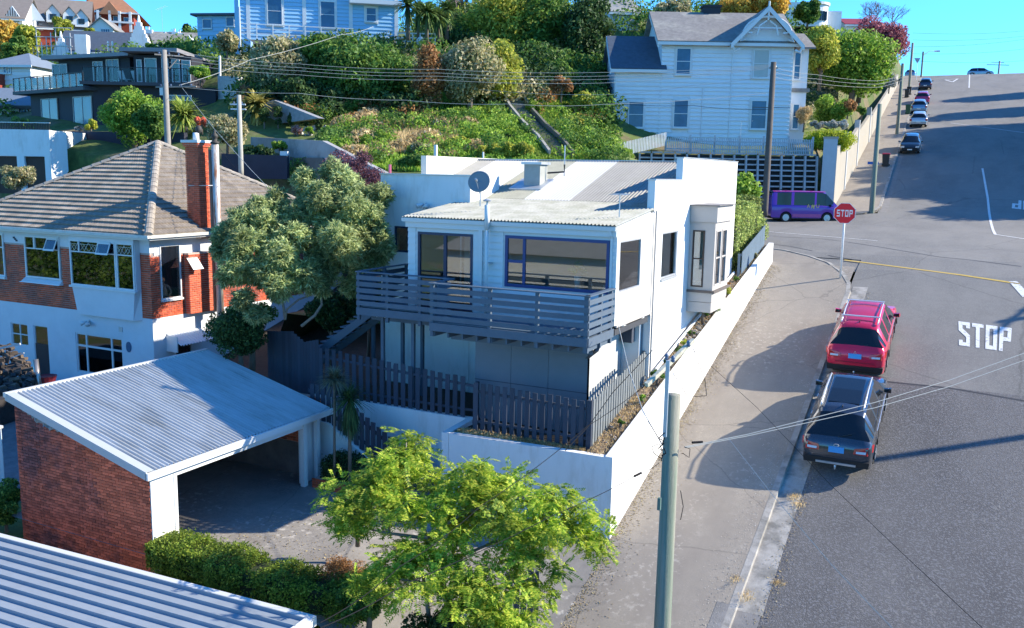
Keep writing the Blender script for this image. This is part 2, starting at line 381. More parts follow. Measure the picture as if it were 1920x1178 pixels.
# near corner of the footpath round the junction
def fan(name, m, pts, off, thick=.0):
    mb = MB(); c = V(sum(p[0] for p in pts)/len(pts), sum(p[1] for p in pts)/len(pts), 0); n = len(pts)
    top = [V(p[0], p[1], zs(p[1])+off) for p in pts]
    for i in range(n): mb.quad(V(c.x, c.y, zs(c.y)+off), top[i], top[(i+1) % n])
    if thick:
        for i in range(n): a, b = top[i], top[(i+1) % n]; mb.quad(a, a-V(0, 0, thick), b-V(0, 0, thick), b)
    return mb.build(name, m)
arc = [(-4.0, 37.6), (-4.1, 38.6), (-4.5, 39.7), (-5.2, 40.8), (-6.2, 41.8), (-7.4, 42.6), (-9, 43.2), (-14, 43.9), (-14, 40.3), (-7.6, 40.3), (-7.6, 37.6)]
struct(fan('footpath_corner', M_PATH, arc, .112, .14))
mb = MB()
for (a, b), (c, d) in zip(arc[:7], arc[1:8]):
    q = [V(a, b, zs(b)+.118), V(c, d, zs(d)+.118)]; nn = (q[1]-q[0]).cross(V(0, 0, 1)).normalized()*.16
    mb.hexa([q[0]-V(0, 0, .16), q[1]-V(0, 0, .16), q[1]-nn-V(0, 0, .16), q[0]-nn-V(0, 0, .16), q[0], q[1], q[1]-nn, q[0]-nn])
struct(mb.build('kerb_corner', M_CONC))
# far footpath climbing beside the upper street
arcf = [(-14.5, 59.5), (-12, 60.4), (-9.4, 61.4), (-7.6, 62.3), (-6.2, 63.4), (-5.6, 64.8), (-5.45, 66.3), (-8.4, 66.3), (-8.4, 64.8), (-14.5, 62)]
struct(fan('far_footpath_corner', M_PATH, arcf, .11, .13))
mb = MB()
for (a, b), (c, d) in zip(arcf[:6], arcf[1:7]):
    q = [V(a, b, zs(b)+.118), V(c, d, zs(d)+.118)]; nn = (q[1]-q[0]).cross(V(0, 0, 1)).normalized()*.18
    mb.hexa([q[0]-V(0, 0, .16), q[1]-V(0, 0, .16), q[1]-nn-V(0, 0, .16), q[0]-nn-V(0, 0, .16), q[0], q[1], q[1]-nn, q[0]-nn])
struct(mb.build('far_kerb_corner', M_CONC))
struct(strip('far_footpath', M_PATH, lambda y: kx(y)-2.95, lambda y: kx(y)-.16, 66.2, 185, .11, 3))
mb = MB()
for a in np.arange(66.2, 180, 3.0):
    for x0, x1 in ((-.17, 0), (16.6, 16.8)):
        b = a+3; mb.hexa([(kx(a)+x0, a, zs(a)-.1), (kx(a)+x1, a, zs(a)-.1), (kx(b)+x1, b, zs(b)-.1), (kx(b)+x0, b, zs(b)-.1), (kx(a)+x0, a, zs(a)+.12), (kx(a)+x1, a, zs(a)+.12), (kx(b)+x1, b, zs(b)+.12), (kx(b)+x0, b, zs(b)+.12)])
struct(mb.build('far_kerb', M_CONC))
struct(strip('far_channel', mat('old_concrete', (.21, .20, .19)), lambda y: kx(y), lambda y: kx(y)+.45, 64.5, 110, .008, 2))
struct(strip('right_footpath', M_PATH, lambda y: kx(y)+16.8, lambda y: kx(y)+19.4, 62, 185, .11, 3))
struct(strip('right_footpath', M_PATH, 12.6, 15.4, -40, 45, .11, 3))
# tar seams and a reinstatement patch
M_TAR = mat('tar_seam', (.035, .036, .04), .7, .2, 5)
def seam(label, pts, wd):
    mb = MB(); ribbon(mb, pts, wd, .006); tag(mb.build('tar_seam', M_TAR), label, 'tar seam')
# ------------------------------------------------------------------ painted markings
def ribbon(mb, pts, wd, off=.012):
    """flat painted line through photo points, laid on the road surface"""
    w = [onR(*p) for p in pts]; out = []
    for a, b in zip(w, w[1:]):
        n = max(1, int((b-a).length/1.0))
        for i in range(n): out.append((a+(b-a)*(i/n), a+(b-a)*((i+1)/n)))
    for a, b in out:
        d = (b-a); s = V(d.y, -d.x, 0).normalized()*wd/2
        mb.quad(*[V(q.x, q.y, zs(q.y)+off) for q in (a-s, b-s, b+s, a+s)])
mb = MB(); ribbon(mb, [(1812, 139), (1817, 165)], .16)
tag(mb.build('centre_line', M_LINE), 'short white centre line near the crest of the upper street', 'road marking')
mb = MB(); ribbon(mb, [(1842, 316), (1852, 372), (1866, 440), (1925, 449)], .14)
tag(mb.build('centre_line', M_LINE), 'white centre line painted down the upper street to the junction', 'road marking')
mb = MB(); ribbon(mb, [(1430, 434), (1645, 452)], .11)
tag(mb.build('edge_line', M_LINE), 'thin white line painted across the junction beyond the stop sign', 'road marking')
mb = MB(); ribbon(mb, [(1583, 488), (1700, 503), (1912, 533)], .13)
tag(mb.build('no_stopping_line', M_YLINE), 'yellow line painted across the junction behind the stop sign', 'road marking')
mb = MB(); ribbon(mb, [(1899, 528), (1925, 557)], .3)
tag(mb.build('limit_line', M_LINE), 'short white line end at the right edge beyond the road lettering', 'road marking')
mb = MB(); ribbon(mb, [(1783, 231), (1920, 249)], .12)
tag(mb.build('edge_line', M_LINE), 'faint white line slanting across the upper street in tree shade', 'road marking')
mb = MB(); ribbon(mb, [(1772, 150), (1796, 148), (1786, 154), (1772, 150)], .25)
tag(mb.build('give_way_triangle', M_LINE), 'small white triangle painted near the crest of the street', 'road marking')
seam('dark tar seam curving across the junction below the purple van', [(1445, 458), (1480, 462), (1520, 470), (1560, 481), (1600, 487)], .07)
seam('dark tar seam crossing the junction above the yellow line', [(1450, 444), (1540, 448), (1640, 462), (1760, 482), (1915, 500)], .06)
seam('short dark tar seam across the footpath at the end of the white wall', [(1432, 523), (1480, 524), (1545, 522)], .03)
seam('dark seam where the coarse lower seal meets the smooth junction seal', [(1640, 714), (1780, 728), (1925, 753)], .09)
# S T O P on the road: letters as polygons on a 4 x 7 cell field
GL = {'S': [[(0, 7), (4, 7), (4, 5.2), (2.6, 5.2), (2.6, 6), (1.4, 6), (1.4, 5), (4, 3.2), (4, 0), (0, 0), (0, 1.6), (1.4, 1.6), (1.4, 1), (2.6, 1), (2.6, 2.6), (0, 4.3)]],
      'T': [[(0, 7), (4, 7), (4, 5.9), (2.7, 5.9), (2.7, 0), (1.3, 0), (1.3, 5.9), (0, 5.9)]],
      'P': [[(0, 0), (0, 7), (1.35, 7), (1.35, 0)], [(1.35, 7), (4, 7), (4, 5.9), (1.35, 5.9)], [(2.7, 5.9), (4, 5.9), (4, 4.0), (2.7, 4.0)], [(1.35, 4.0), (4, 4.0), (4, 2.9), (1.35, 2.9)]],
      'O': [[(0, 0), (1.35, 0), (1.35, 7), (0, 7)], [(2.65, 0), (4, 0), (4, 7), (2.65, 7)], [(1.35, 5.9), (2.65, 5.9), (2.65, 7), (1.35, 7)], [(1.35, 0), (2.65, 0), (2.65, 1.1), (1.35, 1.1)]]}
def road_word(label, px, word, rot=0):
    """px: corner pixels top-left, top-right, bottom-left, bottom-right"""
    q = [onR(*p) for p in px]; root = None
    root = thing('road_lettering', label, 'road marking', tuple((q[2]+q[3])/2))
    n = len(word)
    for i, c in enumerate(word):
        mb = MB()
        for poly in GL[c]:
            pts = []
            for a, b in poly:
                u = (i + a/4*.84)/(n-.16); v = b/7
                if rot: u, v = 1-u, 1-v
                t = (q[2]*(1-u)+q[3]*u)*(1-v) + (q[0]*(1-u)+q[1]*u)*v
                pts.append(V(t.x, t.y, zs(t.y)+.012))
            mb.quad(*pts)
        mb.build('letter', M_LINE, root)
road_word('large white word STOP painted on the near lane', [(1797, 603), (1897, 616), (1798, 648), (1894, 661)], 'STOP')
road_word('white word STOP painted upside down at the right edge of the far lane', [(1899, 375), (1975, 382), (1897, 391), (1980, 400)], 'STOP', 1)
# ------------------------------------------------------------------ building helpers
def wall_holes(mb, fr, u0, u1, v0, v1, d0, d1, holes):
    us = sorted(set([u0, u1] + [max(u0, min(u1, x)) for h in holes for x in (h[0], h[1])])); vs = sorted(set([v0, v1] + [max(v0, min(v1, x)) for h in holes for x in (h[2], h[3])]))
    for a, b in zip(us, us[1:]):
        for c, d in zip(vs, vs[1:]):
            um, vm = (a+b)/2, (c+d)/2
            if any(h[0] < um < h[1] and h[2] < vm < h[3] for h in holes): continue
            mb.fbox(fr, a, b, c, d, d0, d1)
def segs(u0, u1, v0, v1, holes):
    out = [(u0, u1)]
    for h in holes:
        if h[2] < v1-.01 and h[3] > v0+.01:
            nx = []
            for a, b in out:
                if h[1] <= a or h[0] >= b: nx.append((a, b)); continue
                if h[0] > a: nx.append((a, h[0]))
                if h[1] < b: nx.append((h[1], b))
            out = nx
    return [(a, b) for a, b in out if b-a > .03]
def boards(fr, parent, m, u0, u1, v0, v1, pitch, holes=(), d=0.0, clip=None, name='weatherboard', th=.04):
    """lapped boards, each a part"""
    v = v0; k = 0
    while v < v1-.02:
        t = min(v+pitch, v1)
        for a, b in segs(u0, u1, v, t, holes):
            if clip:
                lim = clip((v+t)/2)
                if lim is None: continue
                a = max(a, lim[0]); b = min(b, lim[1])
                if b-a < .05: continue
            mb = MB(); q = fr.p
            mb.hexa([q(a, v, d+th), q(b, v, d+th), q(b, v, d), q(a, v, d), q(a, t, d+.006), q(b, t, d+.006), q(b, t, d), q(a, t, d)])
            mb.build(name, m, parent)
        v = t; k += 1
def window(parent, fr, u0, u1, v0, v1, fm, gm=None, cols=(), rows=(), fw=.06, d=.0, dp=.05, sill=None, mull=.045, name='window', extra_panes=True, back=None):
    """frame part with one pane sub-part per light; cols and rows are fractions where bars stand (rows: (fraction, c0, c1) allowed)"""
    gm = gm or M_GLASS
    mb = MB()
    mb.fbox(fr, u0, u1, v0, v0+fw, d-.01, d+dp); mb.fbox(fr, u0, u1, v1-fw, v1, d-.01, d+dp)
    mb.fbox(fr, u0, u0+fw, v0+fw, v1-fw, d-.01, d+dp); mb.fbox(fr, u1-fw, u1, v0+fw, v1-fw, d-.01, d+dp)
    cu = [u0+fw*.5] + [u0+(u1-u0)*c for c in cols] + [u1-fw*.5]
    for c in cu[1:-1]: mb.fbox(fr, c-mull/2, c+mull/2, v0+fw, v1-fw, d-.005, d+dp*.8)
    panes = []
    for i, (a, b) in enumerate(zip(cu, cu[1:])):
        rv = [v0+fw*.5] + [v0+(v1-v0)*(r[0] if isinstance(r, tuple) else r) for r in rows if not isinstance(r, tuple) or r[1] <= i <= r[2]] + [v1-fw*.5]
        for r in rv[1:-1]: mb.fbox(fr, a+mull/2, b-mull/2, r-mull/2, r+mull/2, d-.003, d+dp*.75)
        panes += [(a, b, c, e) for c, e in zip(rv, rv[1:])]
    if sill: mb.fbox(fr, u0-.05, u1+.05, v0-sill, v0, d-.01, d+dp+.07)
    w = mb.build(name, fm, parent)
    for a, b, c, e in panes:
        p = MB(); p.fbox(fr, a+.01, b-.01, c+.01, e-.01, d+dp*.25, d+dp*.25+.006); p.build('pane', gm, w)
    if back: b_ = MB(); b_.fbox(fr, u0+.01, u1-.01, v0+.01, v1-.01, d-.0, d+.004); b_.build('window_backing', back, w)  # blinds, curtains, and dark sheets that stand in for unlit rooms
    return w
def corrugated(pts_fn, L0, L1, W0, W1, pitch=.109, amp=.026, seg=8, th=.004):
    """wave across W, length along L; pts_fn(l, w, h) -> point"""
    mb = MB(); n = max(seg, int((W1-W0)/pitch*seg)); k = 0
    for i in range(n+1):
        w = W0+(W1-W0)*i/n; h = amp*math.cos(2*PI*w/pitch)
        mb.v += [tuple(pts_fn(L0, w, h)), tuple(pts_fn(L1, w, h)), tuple(pts_fn(L0, w, h-th)), tuple(pts_fn(L1, w, h-th))]
    for i in range(n):
        a = 4*i; mb.f += [(a, a+1, a+5, a+4), (a+2, a+6, a+7, a+3), (a, a+4, a+6, a+2), (a+1, a+3, a+7, a+5)]
    return mb
def ribbed(pts_fn, L0, L1, W0, W1, pitch, rib=.035, h=.03, th=.004):
    mb = MB(); prof = []
    w = W0
    while w < W1-1e-6:
        prof += [(w, 0), (min(w+pitch-rib*2, W1), 0), (min(w+pitch-rib*1.5, W1), h), (min(w+pitch-rib*.5, W1), h)]; w += pitch
    prof.append((W1, 0))
    for w, hh in prof: mb.v += [tuple(pts_fn(L0, w, hh)), tuple(pts_fn(L1, w, hh)), tuple(pts_fn(L0, w, hh-th)), tuple(pts_fn(L1, w, hh-th))]
    for i in range(len(prof)-1): a = 4*i; mb.f += [(a, a+1, a+5, a+4), (a+2, a+6, a+7, a+3), (a, a+4, a+6, a+2), (a+1, a+3, a+7, a+5)]
    return mb
BR = (.21, .075, .022)
def brick_me(key):
    L, = key; mb = MB(); c = .004
    mb.hexa([(0, -.02, 0), (L, -.02, 0), (L, .02, 0), (0, .02, 0), (0, -.02, .064), (L, -.02, .064), (L, .02, .064), (0, .02, .064)])
    return mb
def brickwork(fr, parent, m, u0, u1, v0, v1, holes=(), top=None, limit=300, course=.0765, L=.215, joint=.013, seed=1, d=0.0):
    r = random.Random(seed); items = []; v = v0; row = 0
    while v + .064 <= v1+.005:
        off = 0 if row % 2 == 0 else (L+joint)/2
        for a, b in segs(u0, u1, v, v+.064, holes):
            x = u0 - off; 
            while x < b:
                s, e = max(x, a), min(x+L, b)
                if e-s > .04 and (top is None or v+.064 < top((s+e)/2)):
                    jj = r.uniform(-.003, .004)
                    items.append(((round(e-s, 2),), fr.mat4(s, v, d+.0+jj)))
                x += L+joint
        v += course; row += 1
    pieces('brick', brick_me, items, parent, m, limit)
M_BRICK = mat('red_brick', (.58, .105, .042), .85, .22, 9, .4, 60, rnd=.28, col2=(.30, .075, .05), c2scale=.9, c2lo=.45, c2hi=.6)
mat('red_brick_isl', (.58, .105, .042), .85, .22, 9, .4, 60, island=.28, col2=(.30, .075, .05), c2scale=.9, c2lo=.45, c2hi=.6)
M_BRICK2 = mat('garage_brick', (.56, .13, .065), .9, .3, 7, .5, 50, rnd=.35)
mat('garage_brick_isl', (.46, .11, .062), .9, .3, 7, .5, 50, island=.35, col2=(.17, .06, .055), c2scale=.8, c2lo=.45, c2hi=.6)
M_MORTAR = mat('mortar', (.46, .36, .32), .95, .15, 8)
M_MORTARD = mat('mortar_old', (.60, .42, .35), .95, .3, 5)

# ================================================================== MAIN HOUSE
ZF = -4.05
H = thing('house', 'white plaster house with corrugated roof and a charcoal deck, in the middle on the corner', 'house', (-12, 28, -6.5))
fA = Fr((-15.0, 22.75, 0), u=(1, 0, 0)); fR = Fr((-8.35, 22.75, 0), u=(0, 1, 0))
door = (.34, 2.22, ZF, -1.79); bigw = (3.28, 6.44, -3.22, -1.76)
mb = MB(); wall_holes(mb, fA, 0, 6.55, ZF, -1.45, -.12, 0, [door, bigw]); mb.build('front_wall', M_WHITEP, H)
boards(fA, H, M_WHITEP, .0, 6.60, ZF-.05, -1.58, .193, [(door[0]-.07, door[1]+.05, door[2]-1, door[3]+.06), (bigw[0]-.06, bigw[1]+.04, bigw[2]-.05, bigw[3]+.06)], .0)
# right wall: addition, overhanging the basement
mb = MB(); q = fR.p
w1 = (.20, 1.98, -3.19, -1.78)
wall_holes(mb, fR, -.02, 3.05, ZF-.02, -1.62, -.14, 0, [w1])
mb.hexa([q(-.02, -1.62, 0), q(3.05, -1.62, 0), q(3.05, -1.62, -.14), q(-.02, -1.62, -.14), q(-.02, -1.46, 0), q(3.05, -1.10, 0), q(3.05, -1.10, -.14), q(-.02, -1.46, -.14)])
mb.build('side_wall', M_WHITE, H)
w2 = (3.95, 5.56, -3.18, -1.75)
YB0, YB1 = 6.92, 9.0      # bay from/to along the wall
mb = MB()
G0 = lambda Y: -11.72+.2194*Y-.35
wall_holes(mb, fR, 3.05, 13.28, -4.2, -1.06, -.25, -.0, [w2, (YB0+.1, YB1-.1, -3.7, -1.5)])
wall_holes(mb, fR, 3.05, 13.28, -7.4, -4.2, -.25, -.0, [])
mb.fbox(fR, 3.02, 13.28, -1.06, -.15, -.22, .004); mb.fbox(fR, 5.80, 13.28, -.15, .55, -.22, .004)
mb.build('main_side_wall', M_WHITE, H)
mb = MB(); mb.fbox(fR, 2.99, 5.80, -.15, -.12, -.26, .03); mb.fbox(fR, 5.77, 13.31, .55, .58, -.26, .03); mb.build('parapet_capping', M_GALV, H)
mb = MB(); mb.fbox(fR, 3.0, 3.05, -4.2, -1.15, .0, .02); mb.build('cover_strip', M_BAY, H)
# back and left walls of the main block (close it off)
mb = MB(); mb.box(-18, -8.6, 35.8, 36.03, -7, .5); mb.box(-17.995, -17.8, 25.86, 35.8, -7.2, -.145); mb.box(-17.5, -17.28, 27.35, 36, -1.2, .53); mb.build('rear_wall', M_CREAM, H)
fL = Fr((-18.0, 25.6, 0), u=(1, 0, 0)); wl = fL.uv(738, 424)[0]
hole = (.55, 1.6, -2.75, -1.87)
mb = MB(); wall_holes(mb, fL, 0, 3.5, -7.3, -.14, -.25, 0, [hole]); wall_holes(mb, fL, 3.5, 9.4, -7.4, -1.02, -.2, -.02, [(3.6, 9.2, -4, -1.1)]); mb.build('left_block_wall', M_WHITE, H)
mb = MB(); mb.fbox(fL, -.03, 3.53, -.14, -.10, -.3, .04); mb.build('parapet_capping', M_GALV, H)
mb = MB(); mb.box(-14.72, -14.502, 25.855, 27.6, -1.3, -.145); mb.build('block_side_wall', M_WHITE, H)
window(H, fL, hole[0], hole[1], hole[2], hole[3], M_NAVY, d=-.06, cols=(.5,))
# interior: floor, ceiling, back wall of the addition, dark rooms elsewhere
mb = MB(); mb.box(-14.95, -8.5, 22.87, 25.4, ZF-.12, ZF); mb.build('floor', mat('floorboards', (.10, .06, .035), .5, .1), H)
mb = MB(); mb.box(-14.88, -8.5, 22.87, 25.55, -1.50, -1.46); mb.build('ceiling', mat('ceiling_paint', (.5, .5, .48), .9, 0), H)
mb = MB(); mb.box(-14.9, -14.8, 22.87, 25.5, ZF, -1.5); mb.box(-14.8, -8.5, 27.4, 27.5, ZF, -1.3); mb.box(-14.8, -14.7, 25.6, 27.4, ZF, -1.3); mb.box(-14.8, -8.6, 25.3, 27.4, ZF-.1, ZF); mb.box(-12.6, -12.5, 22.87, 23.9, ZF, -1.5); mb.box(-8.7, -8.62, 25.7, 26.3, ZF, -1.2)
mb.box(-14.8, -8.6, 25.8, 27.4, -1.3, -1.25); mb.box(-10.9, -8.6, 27.5, 29.2, ZF, ZF+.05); mb.box(-10.9, -10.8, 27.5, 33, ZF, -1.3); mb.box(-17.7, -15, 26.3, 26.4, -4, -1.3); mb.box(-10.9, -8.7, 27.5, 33, -1.3, -1.25)
mb.build('room_wall', mat('room_paint', (.30, .27, .24), .9, 0), H)
wd = window(H, fA, door[0], door[1], door[2], door[3], M_NAVY, cols=(.5,), fw=.075, d=-.05, dp=.07, mull=.1, name='sliding_door')
wb = window(H, fA, bigw[0], bigw[1], bigw[2], bigw[3], M_BLUEF, cols=(.19,), rows=((.5, 0, 0),), fw=.085, d=-.03, dp=.06, mull=.085)
window(H, fR, w1[0], w1[1], w1[2], w1[3], M_GALV, fw=.045, d=-.05, back=mat('roller_blind', (.22, .21, .21), .9, .05))
window(H, fR, w2[0], w2[1], w2[2], w2[3], M_GALV, fw=.045, d=-.07, cols=(), sill=.06)
# bay window
bx = onY(1344, 381, 29.68).x; bxd = bx+8.35
bf = Fr((-8.35, 29.68, 0), u=(1, 0, 0)); bfr = Fr((bx, 29.68, 0), u=(0, 1, 0))
zt, zw1, zw0, zb = -.98, -1.75, -3.72, -4.55
mb = MB(); mb.box(-8.34, bx+.06, 29.62, 31.75, -1.52, zt)
mb.build('bay_fascia', M_BAY, H)
mb = MB(); mb.box(-8.34, bx+.14, 29.54, 31.83, zt, zt+.03); mb.build('bay_roof', mat('lead', (.16, .15, .15), .6), H)
mb = MB(); wall_holes(mb, bf, 0, bxd-.05, -3.8, -1.52, -.05, 0, [(.13, .52, -3.68, -1.82)]); wall_holes(mb, bfr, .0, 2.05, -3.8, -1.52, -.05, 0, [(.18, .80, -3.65, -1.8), (.98, 1.6, -3.65, -1.8)])
mb.box(-8.34, bx-.05, 31.68, 31.73, -3.8, -1.52); mb.build('bay_wall', M_BAY, H)
mb = MB(); mb.box(-8.34, bx+.08, 29.60, 31.8, -3.88, -3.80); mb.build('bay_sill', mat('dark_sill', (.12, .10, .09)), H)
mb = MB(); mb.box(-8.34, bx-.01, 29.66, 31.72, -4.2, -3.88); mb.box(-8.34, bx-.02, 29.67, 31.71, zb, -4.215); mb.build('bay_apron', M_BAY, H)
window(H, bf, .12, .53, -3.70, -1.80, mat('dark_frame', (.07, .05, .04)), rows=(.5,), fw=.05, d=-.03, back=None)
window(H, bfr, .17, .81, -3.66, -1.79, M_BAY, rows=(.5,), fw=.05, d=-.03); window(H, bfr, .97, 1.61, -3.66, -1.79, M_BAY, rows=(.5,), fw=.05, d=-.03)
mb = MB(); mb.box(-8.33, -7.5, 29.8, 31.6, -3.8, -3.76); mb.box(-8.5, -8.45, 29.7, 31.7, -3.8, -1.5); mb.build('bay_lining', mat('net_curtain', (.55, .56, .54), .9), H)
# lean-to roof of the addition, sheet by sheet
M_MOSS = mat('mossy_roof', (.30, .305, .28), .8, .14, 2.5, .2, 40, col2=(.23, .24, .205), c2scale=1.6, c2lo=.42, c2hi=.62)
M_RGREY = mat('grey_roof_sheet', (.26, .255, .235), .6, .10, 2.0, rnd=.06, col2=(.24, .24, .21), c2scale=2.2, c2lo=.5, c2hi=.7)
M_RWHITE = mat('pale_roof_sheet', (.44, .45, .45), .55, .05, 1.2, rnd=.04)
M_RGREEN = mat('lichen_roof_sheet', (.28, .285, .235), .75, .14, 2.4, rnd=.04)
sl = .113
for i in range(9):
    a = -15.12+i*.762; b = min(a+.762, -8.33)
    if b-a < .1: continue
    corrugated(lambda l, w, h, i=i: (w, l, -1.345+(l-22.60)*sl+h+.0025*(i % 2)), 22.58, 26.78, a, b).build('roof_sheet', M_MOSS, H)
mb = MB(); mb.hexa([(-15.05, 22.7, -1.5), (-8.4, 22.7, -1.5), (-8.4, 25.6, -1.5), (-15.05, 25.6, -1.5), (-15.05, 22.7, -1.38), (-8.4, 22.7, -1.38), (-8.4, 25.6, -1.06), (-15.05, 25.6, -1.06)]); mb.build('roof_lining', M_WHITEP, H)
# main roof: front slope up to the ridge at Y=30, rear slope down
rs = .30
cols_ = [(-17.25, -16.5, M_RGREY), (-16.5, -15.75, M_RWHITE), (-15.75, -15.2, M_RWHITE), (-15.2, -14.65, M_RWHITE), (-14.65, -13.85, M_RGREEN), (-13.85, -13.08, M_RGREEN), (-13.08, -12.3, M_RWHITE), (-12.3, -11.5, M_RWHITE), (-11.5, -10.55, M_RGREY), (-10.55, -9.6, M_RGREY), (-9.6, -8.58, M_RGREY)]
for i, (a, b, m) in enumerate(cols_):
    l0 = 26.70 if a > -14.9 else 25.9
    corrugated(lambda l, w, h, i=i: (w, l, -.865+(l-26.72)*rs+h+.003*(i % 2)), l0, 31.17, a, b).build('roof_sheet', m, H)
    corrugated(lambda l, w, h, i=i: (w, l, .465-(l-31.15)*.13+h), 31.15, 35.85, a, b).build('roof_sheet', m, H)
mb = MB(); mb.box(-17.3, -8.57, 31.08, 31.24, .475, .50); mb.build('ridge_capping', M_GALV, H)
# gutter, fascia, downpipes, overflow pipe
mb = MB()
prof = [(0, .0), (.11, 0), (.125, .11), (.10, .11), (.09, .02), (0, .02)]
n = len(prof); k = 0
for X in (-15.14, -8.36): mb.v += [(X, 22.70-p[0], -1.50+p[1]) for p in prof]
mb.f += [(i, (i+1) % n, n+(i+1) % n, n+i) for i in range(n)] + [tuple(range(n)), tuple(range(2*n-1, n-1, -1))]
mb.build('gutter', M_WHITEP, H)
mb = MB(); mb.box(-15.05, -8.36, 22.66, 22.70, -1.66, -1.38); mb.build('fascia', M_WHITEP, H)
mb = MB(); mb.tube([(-8.52, 22.62, -1.5), (-8.50, 22.64, -1.62), (-8.50, 22.70, -1.7), (-8.50, 22.70, -4.0)], .035, 8); mb.build('downpipe', M_WHITEP, H)
mb = MB(); mb.box(-12.55, -12.43, 22.66, 22.72, -4.0, -1.66); mb.build('cover_board', M_WHITEP, H)
mb = MB(); mb.tube([(-8.30, 25.86, -1.05), (-8.30, 25.86, -6.4)], .03, 8); mb.build('downpipe', M_BAY, H)
mb = MB(); mb.box(-8.36, -8.30, 22.78, 25.75, -4.12, -4.06); mb.build('skirting', M_BAY, H)
# vent box, dish, aerials and other roof things
t = thing('roof_vent', 'square metal vent box on the main corrugated roof', 'vent', (-13.45, 28.3, -.2))
mb = MB(); mb.box(-13.75, -13.15, 28.0, 28.6, -.6, .28); mb.build('shaft', mat('old_metal', (.33, .34, .31), .7, .15), t)
mb = MB(); mb.box(-13.83, -13.07, 27.92, 28.68, .28, .36); mb.build('cap', M_GALV, t)
mb = MB(); mb.hexa([(-14.15, 27.65, -.58), (-12.95, 27.65, -.58), (-12.95, 28.7, -.26), (-14.15, 28.7, -.26), (-14.15, 27.65, -.53), (-12.95, 27.65, -.53), (-12.95, 28.7, -.2), (-14.15, 28.7, -.2)]); mb.build('flashing', M_GALV, t)
t = thing('satellite_dish', 'grey satellite dish on a bent pole at the end of the blue shaded parapet', 'satellite dish', (-14.25, 25.4, -1.0))
c = P(899, 342, 27.0); fc = (V(0, 0, 0)-c).normalized(); fc = (fc+V(-.25, 0, .35)).normalized(); mb = MB()
a_ = fc.orthogonal().normalized(); b_ = fc.cross(a_); ring = 24
for j in range(5):
    r_ = .34*j/4
    for i in range(ring): th = 2*PI*i/ring; mb.v.append(tuple(c + (a_*math.cos(th)+b_*math.sin(th))*r_ + fc*(r_*r_*.5)))
mb.f += [(j*ring+i, j*ring+(i+1) % ring, (j+1)*ring+(i+1) % ring, (j+1)*ring+i) for j in range(4) for i in range(ring)]
d_ = mb.build('dish', mat('dish_grey', (.20, .22, .24), .5, .05), t, True); so_ = d_.modifiers.new('s', 'SOLIDIFY'); so_.thickness = .015
mb = MB(); mb.tube([c-fc*.02, c-fc*.12+V(0, 0, -.1), V(c.x-.02, c.y+.1, -.75), V(c.x-.02, c.y+.1, -1.02)], .022, 8); mb.build('pole', M_GALV, t)
mb = MB(); mb.tube([c-b_*.0+V(0, 0, -.33), c+fc*.42+V(0, 0, -.1)], .012, 6); mb.tube([c+fc*.40+V(0, 0, -.1), c+fc*.50+V(0, 0, -.08)], .035, 8); mb.build('arm', M_GALV, t)
def aerial(label, p, h, dirv, n=7, L=1.0, name='aerial'):
    t = thing(name, label, 'aerial', tuple(p)); d = Vector(dirv).normalized(); s = V(-d.y, d.x, 0)
    mb = MB(); mb.tube([p, p+V(0, 0, h)], .018, 6); mb.build('mast', M_GALV, t)
    mb = MB(); top = p+V(0, 0, h); mb.tube([top-d*L/2, top+d*L/2], .01, 5)
    for i in range(n): c_ = top-d*L/2+d*L*i/(n-1); e = s*(.28-.015*i); mb.tube([c_-e, c_+e], .006, 4)
    mb.build('elements', M_GALV, t); return t
aerial('small aerial on a bent pipe at the right end of the lean-to roof', V(-8.75, 23.9, -1.3), .75, (.6, -.8, .1), 4, .35)
t = thing('roof_pipe', 'thin upright pipe with a small tray beside the vent box', 'pipe', (-12.55, 28.6, -.1)); mb = MB(); mb.tube([(-12.6, 28.8, -.1), (-12.6, 28.8, .95)], .02, 6); mb.build('pipe', M_GALV, t); mb = MB(); mb.tube([(-13.1, 28.5, .0), (-12.6, 28.8, .05), (-12.6, 28.8, .3)], .03, 6); mb.build('cable', mat('black_rubber', (.02, .02, .02)), t)
t = thing('flue', 'tall thin flue with a cap running up the front wall of the white house', 'flue', (-12.23, 22.55, ZF))
mb = MB(); mb.tube([(-12.2, 22.52, ZF), (-12.2, 22.52, -1.35)], .05, 10); mb.build('lower_pipe', M_WHITEP, t, True)
mb = MB(); mb.tube([(-12.2, 22.52, -1.62), (-12.2, 22.52, -.92)], .075, 12); mb.build('upper_pipe', M_WHITEP, t, True)
mb = MB(); mb.lathe((-12.2, 22.52, -.92), [(.03, 0), (.03, .1), (.11, .1), (.12, .13), (.04, .17)], 12); mb.build('cap', M_GALV, t)
mb = MB(); mb.box(-12.3, -12.1, 22.5, 22.75, -2.6, -2.57); mb.build('bracket', M_GALV, t)
def floodlight(label, c, n=V(0, -1, 0), s=1.0):
    t = thing('security_light', label, 'light', tuple(c)); mb = MB(); mb.box(c.x-.05, c.x+.05, c.y-.05, c.y, c.z-.05, c.z+.07); mb.build('base', M_WHITEP, t)
    for k in (-1, 1):
        mb = MB(); q0 = c+V(.04*k, -.05, .0); q1 = q0+V(.14*k, -.15, -.06)*s; mb.tube([q0, q0.lerp(q1, .5), q1], [.03*s, .05*s, .085*s], 10); mb.build('lamp', M_WHITEP, t, True)
    mb = MB(); mb.tube([c+V(0, -.05, -.04), c+V(0, -.12, -.12)], [.03, .045], 10); mb.build('sensor', M_WHITEP, t, True)
    return t
floodlight('white twin security light on the shaded wall left of the lean-to roof', onY(797, 383, 25.58), s=1.1)
floodlight('white twin security light on a post under the deck', onY(722, 585, 22.5), s=1.1)
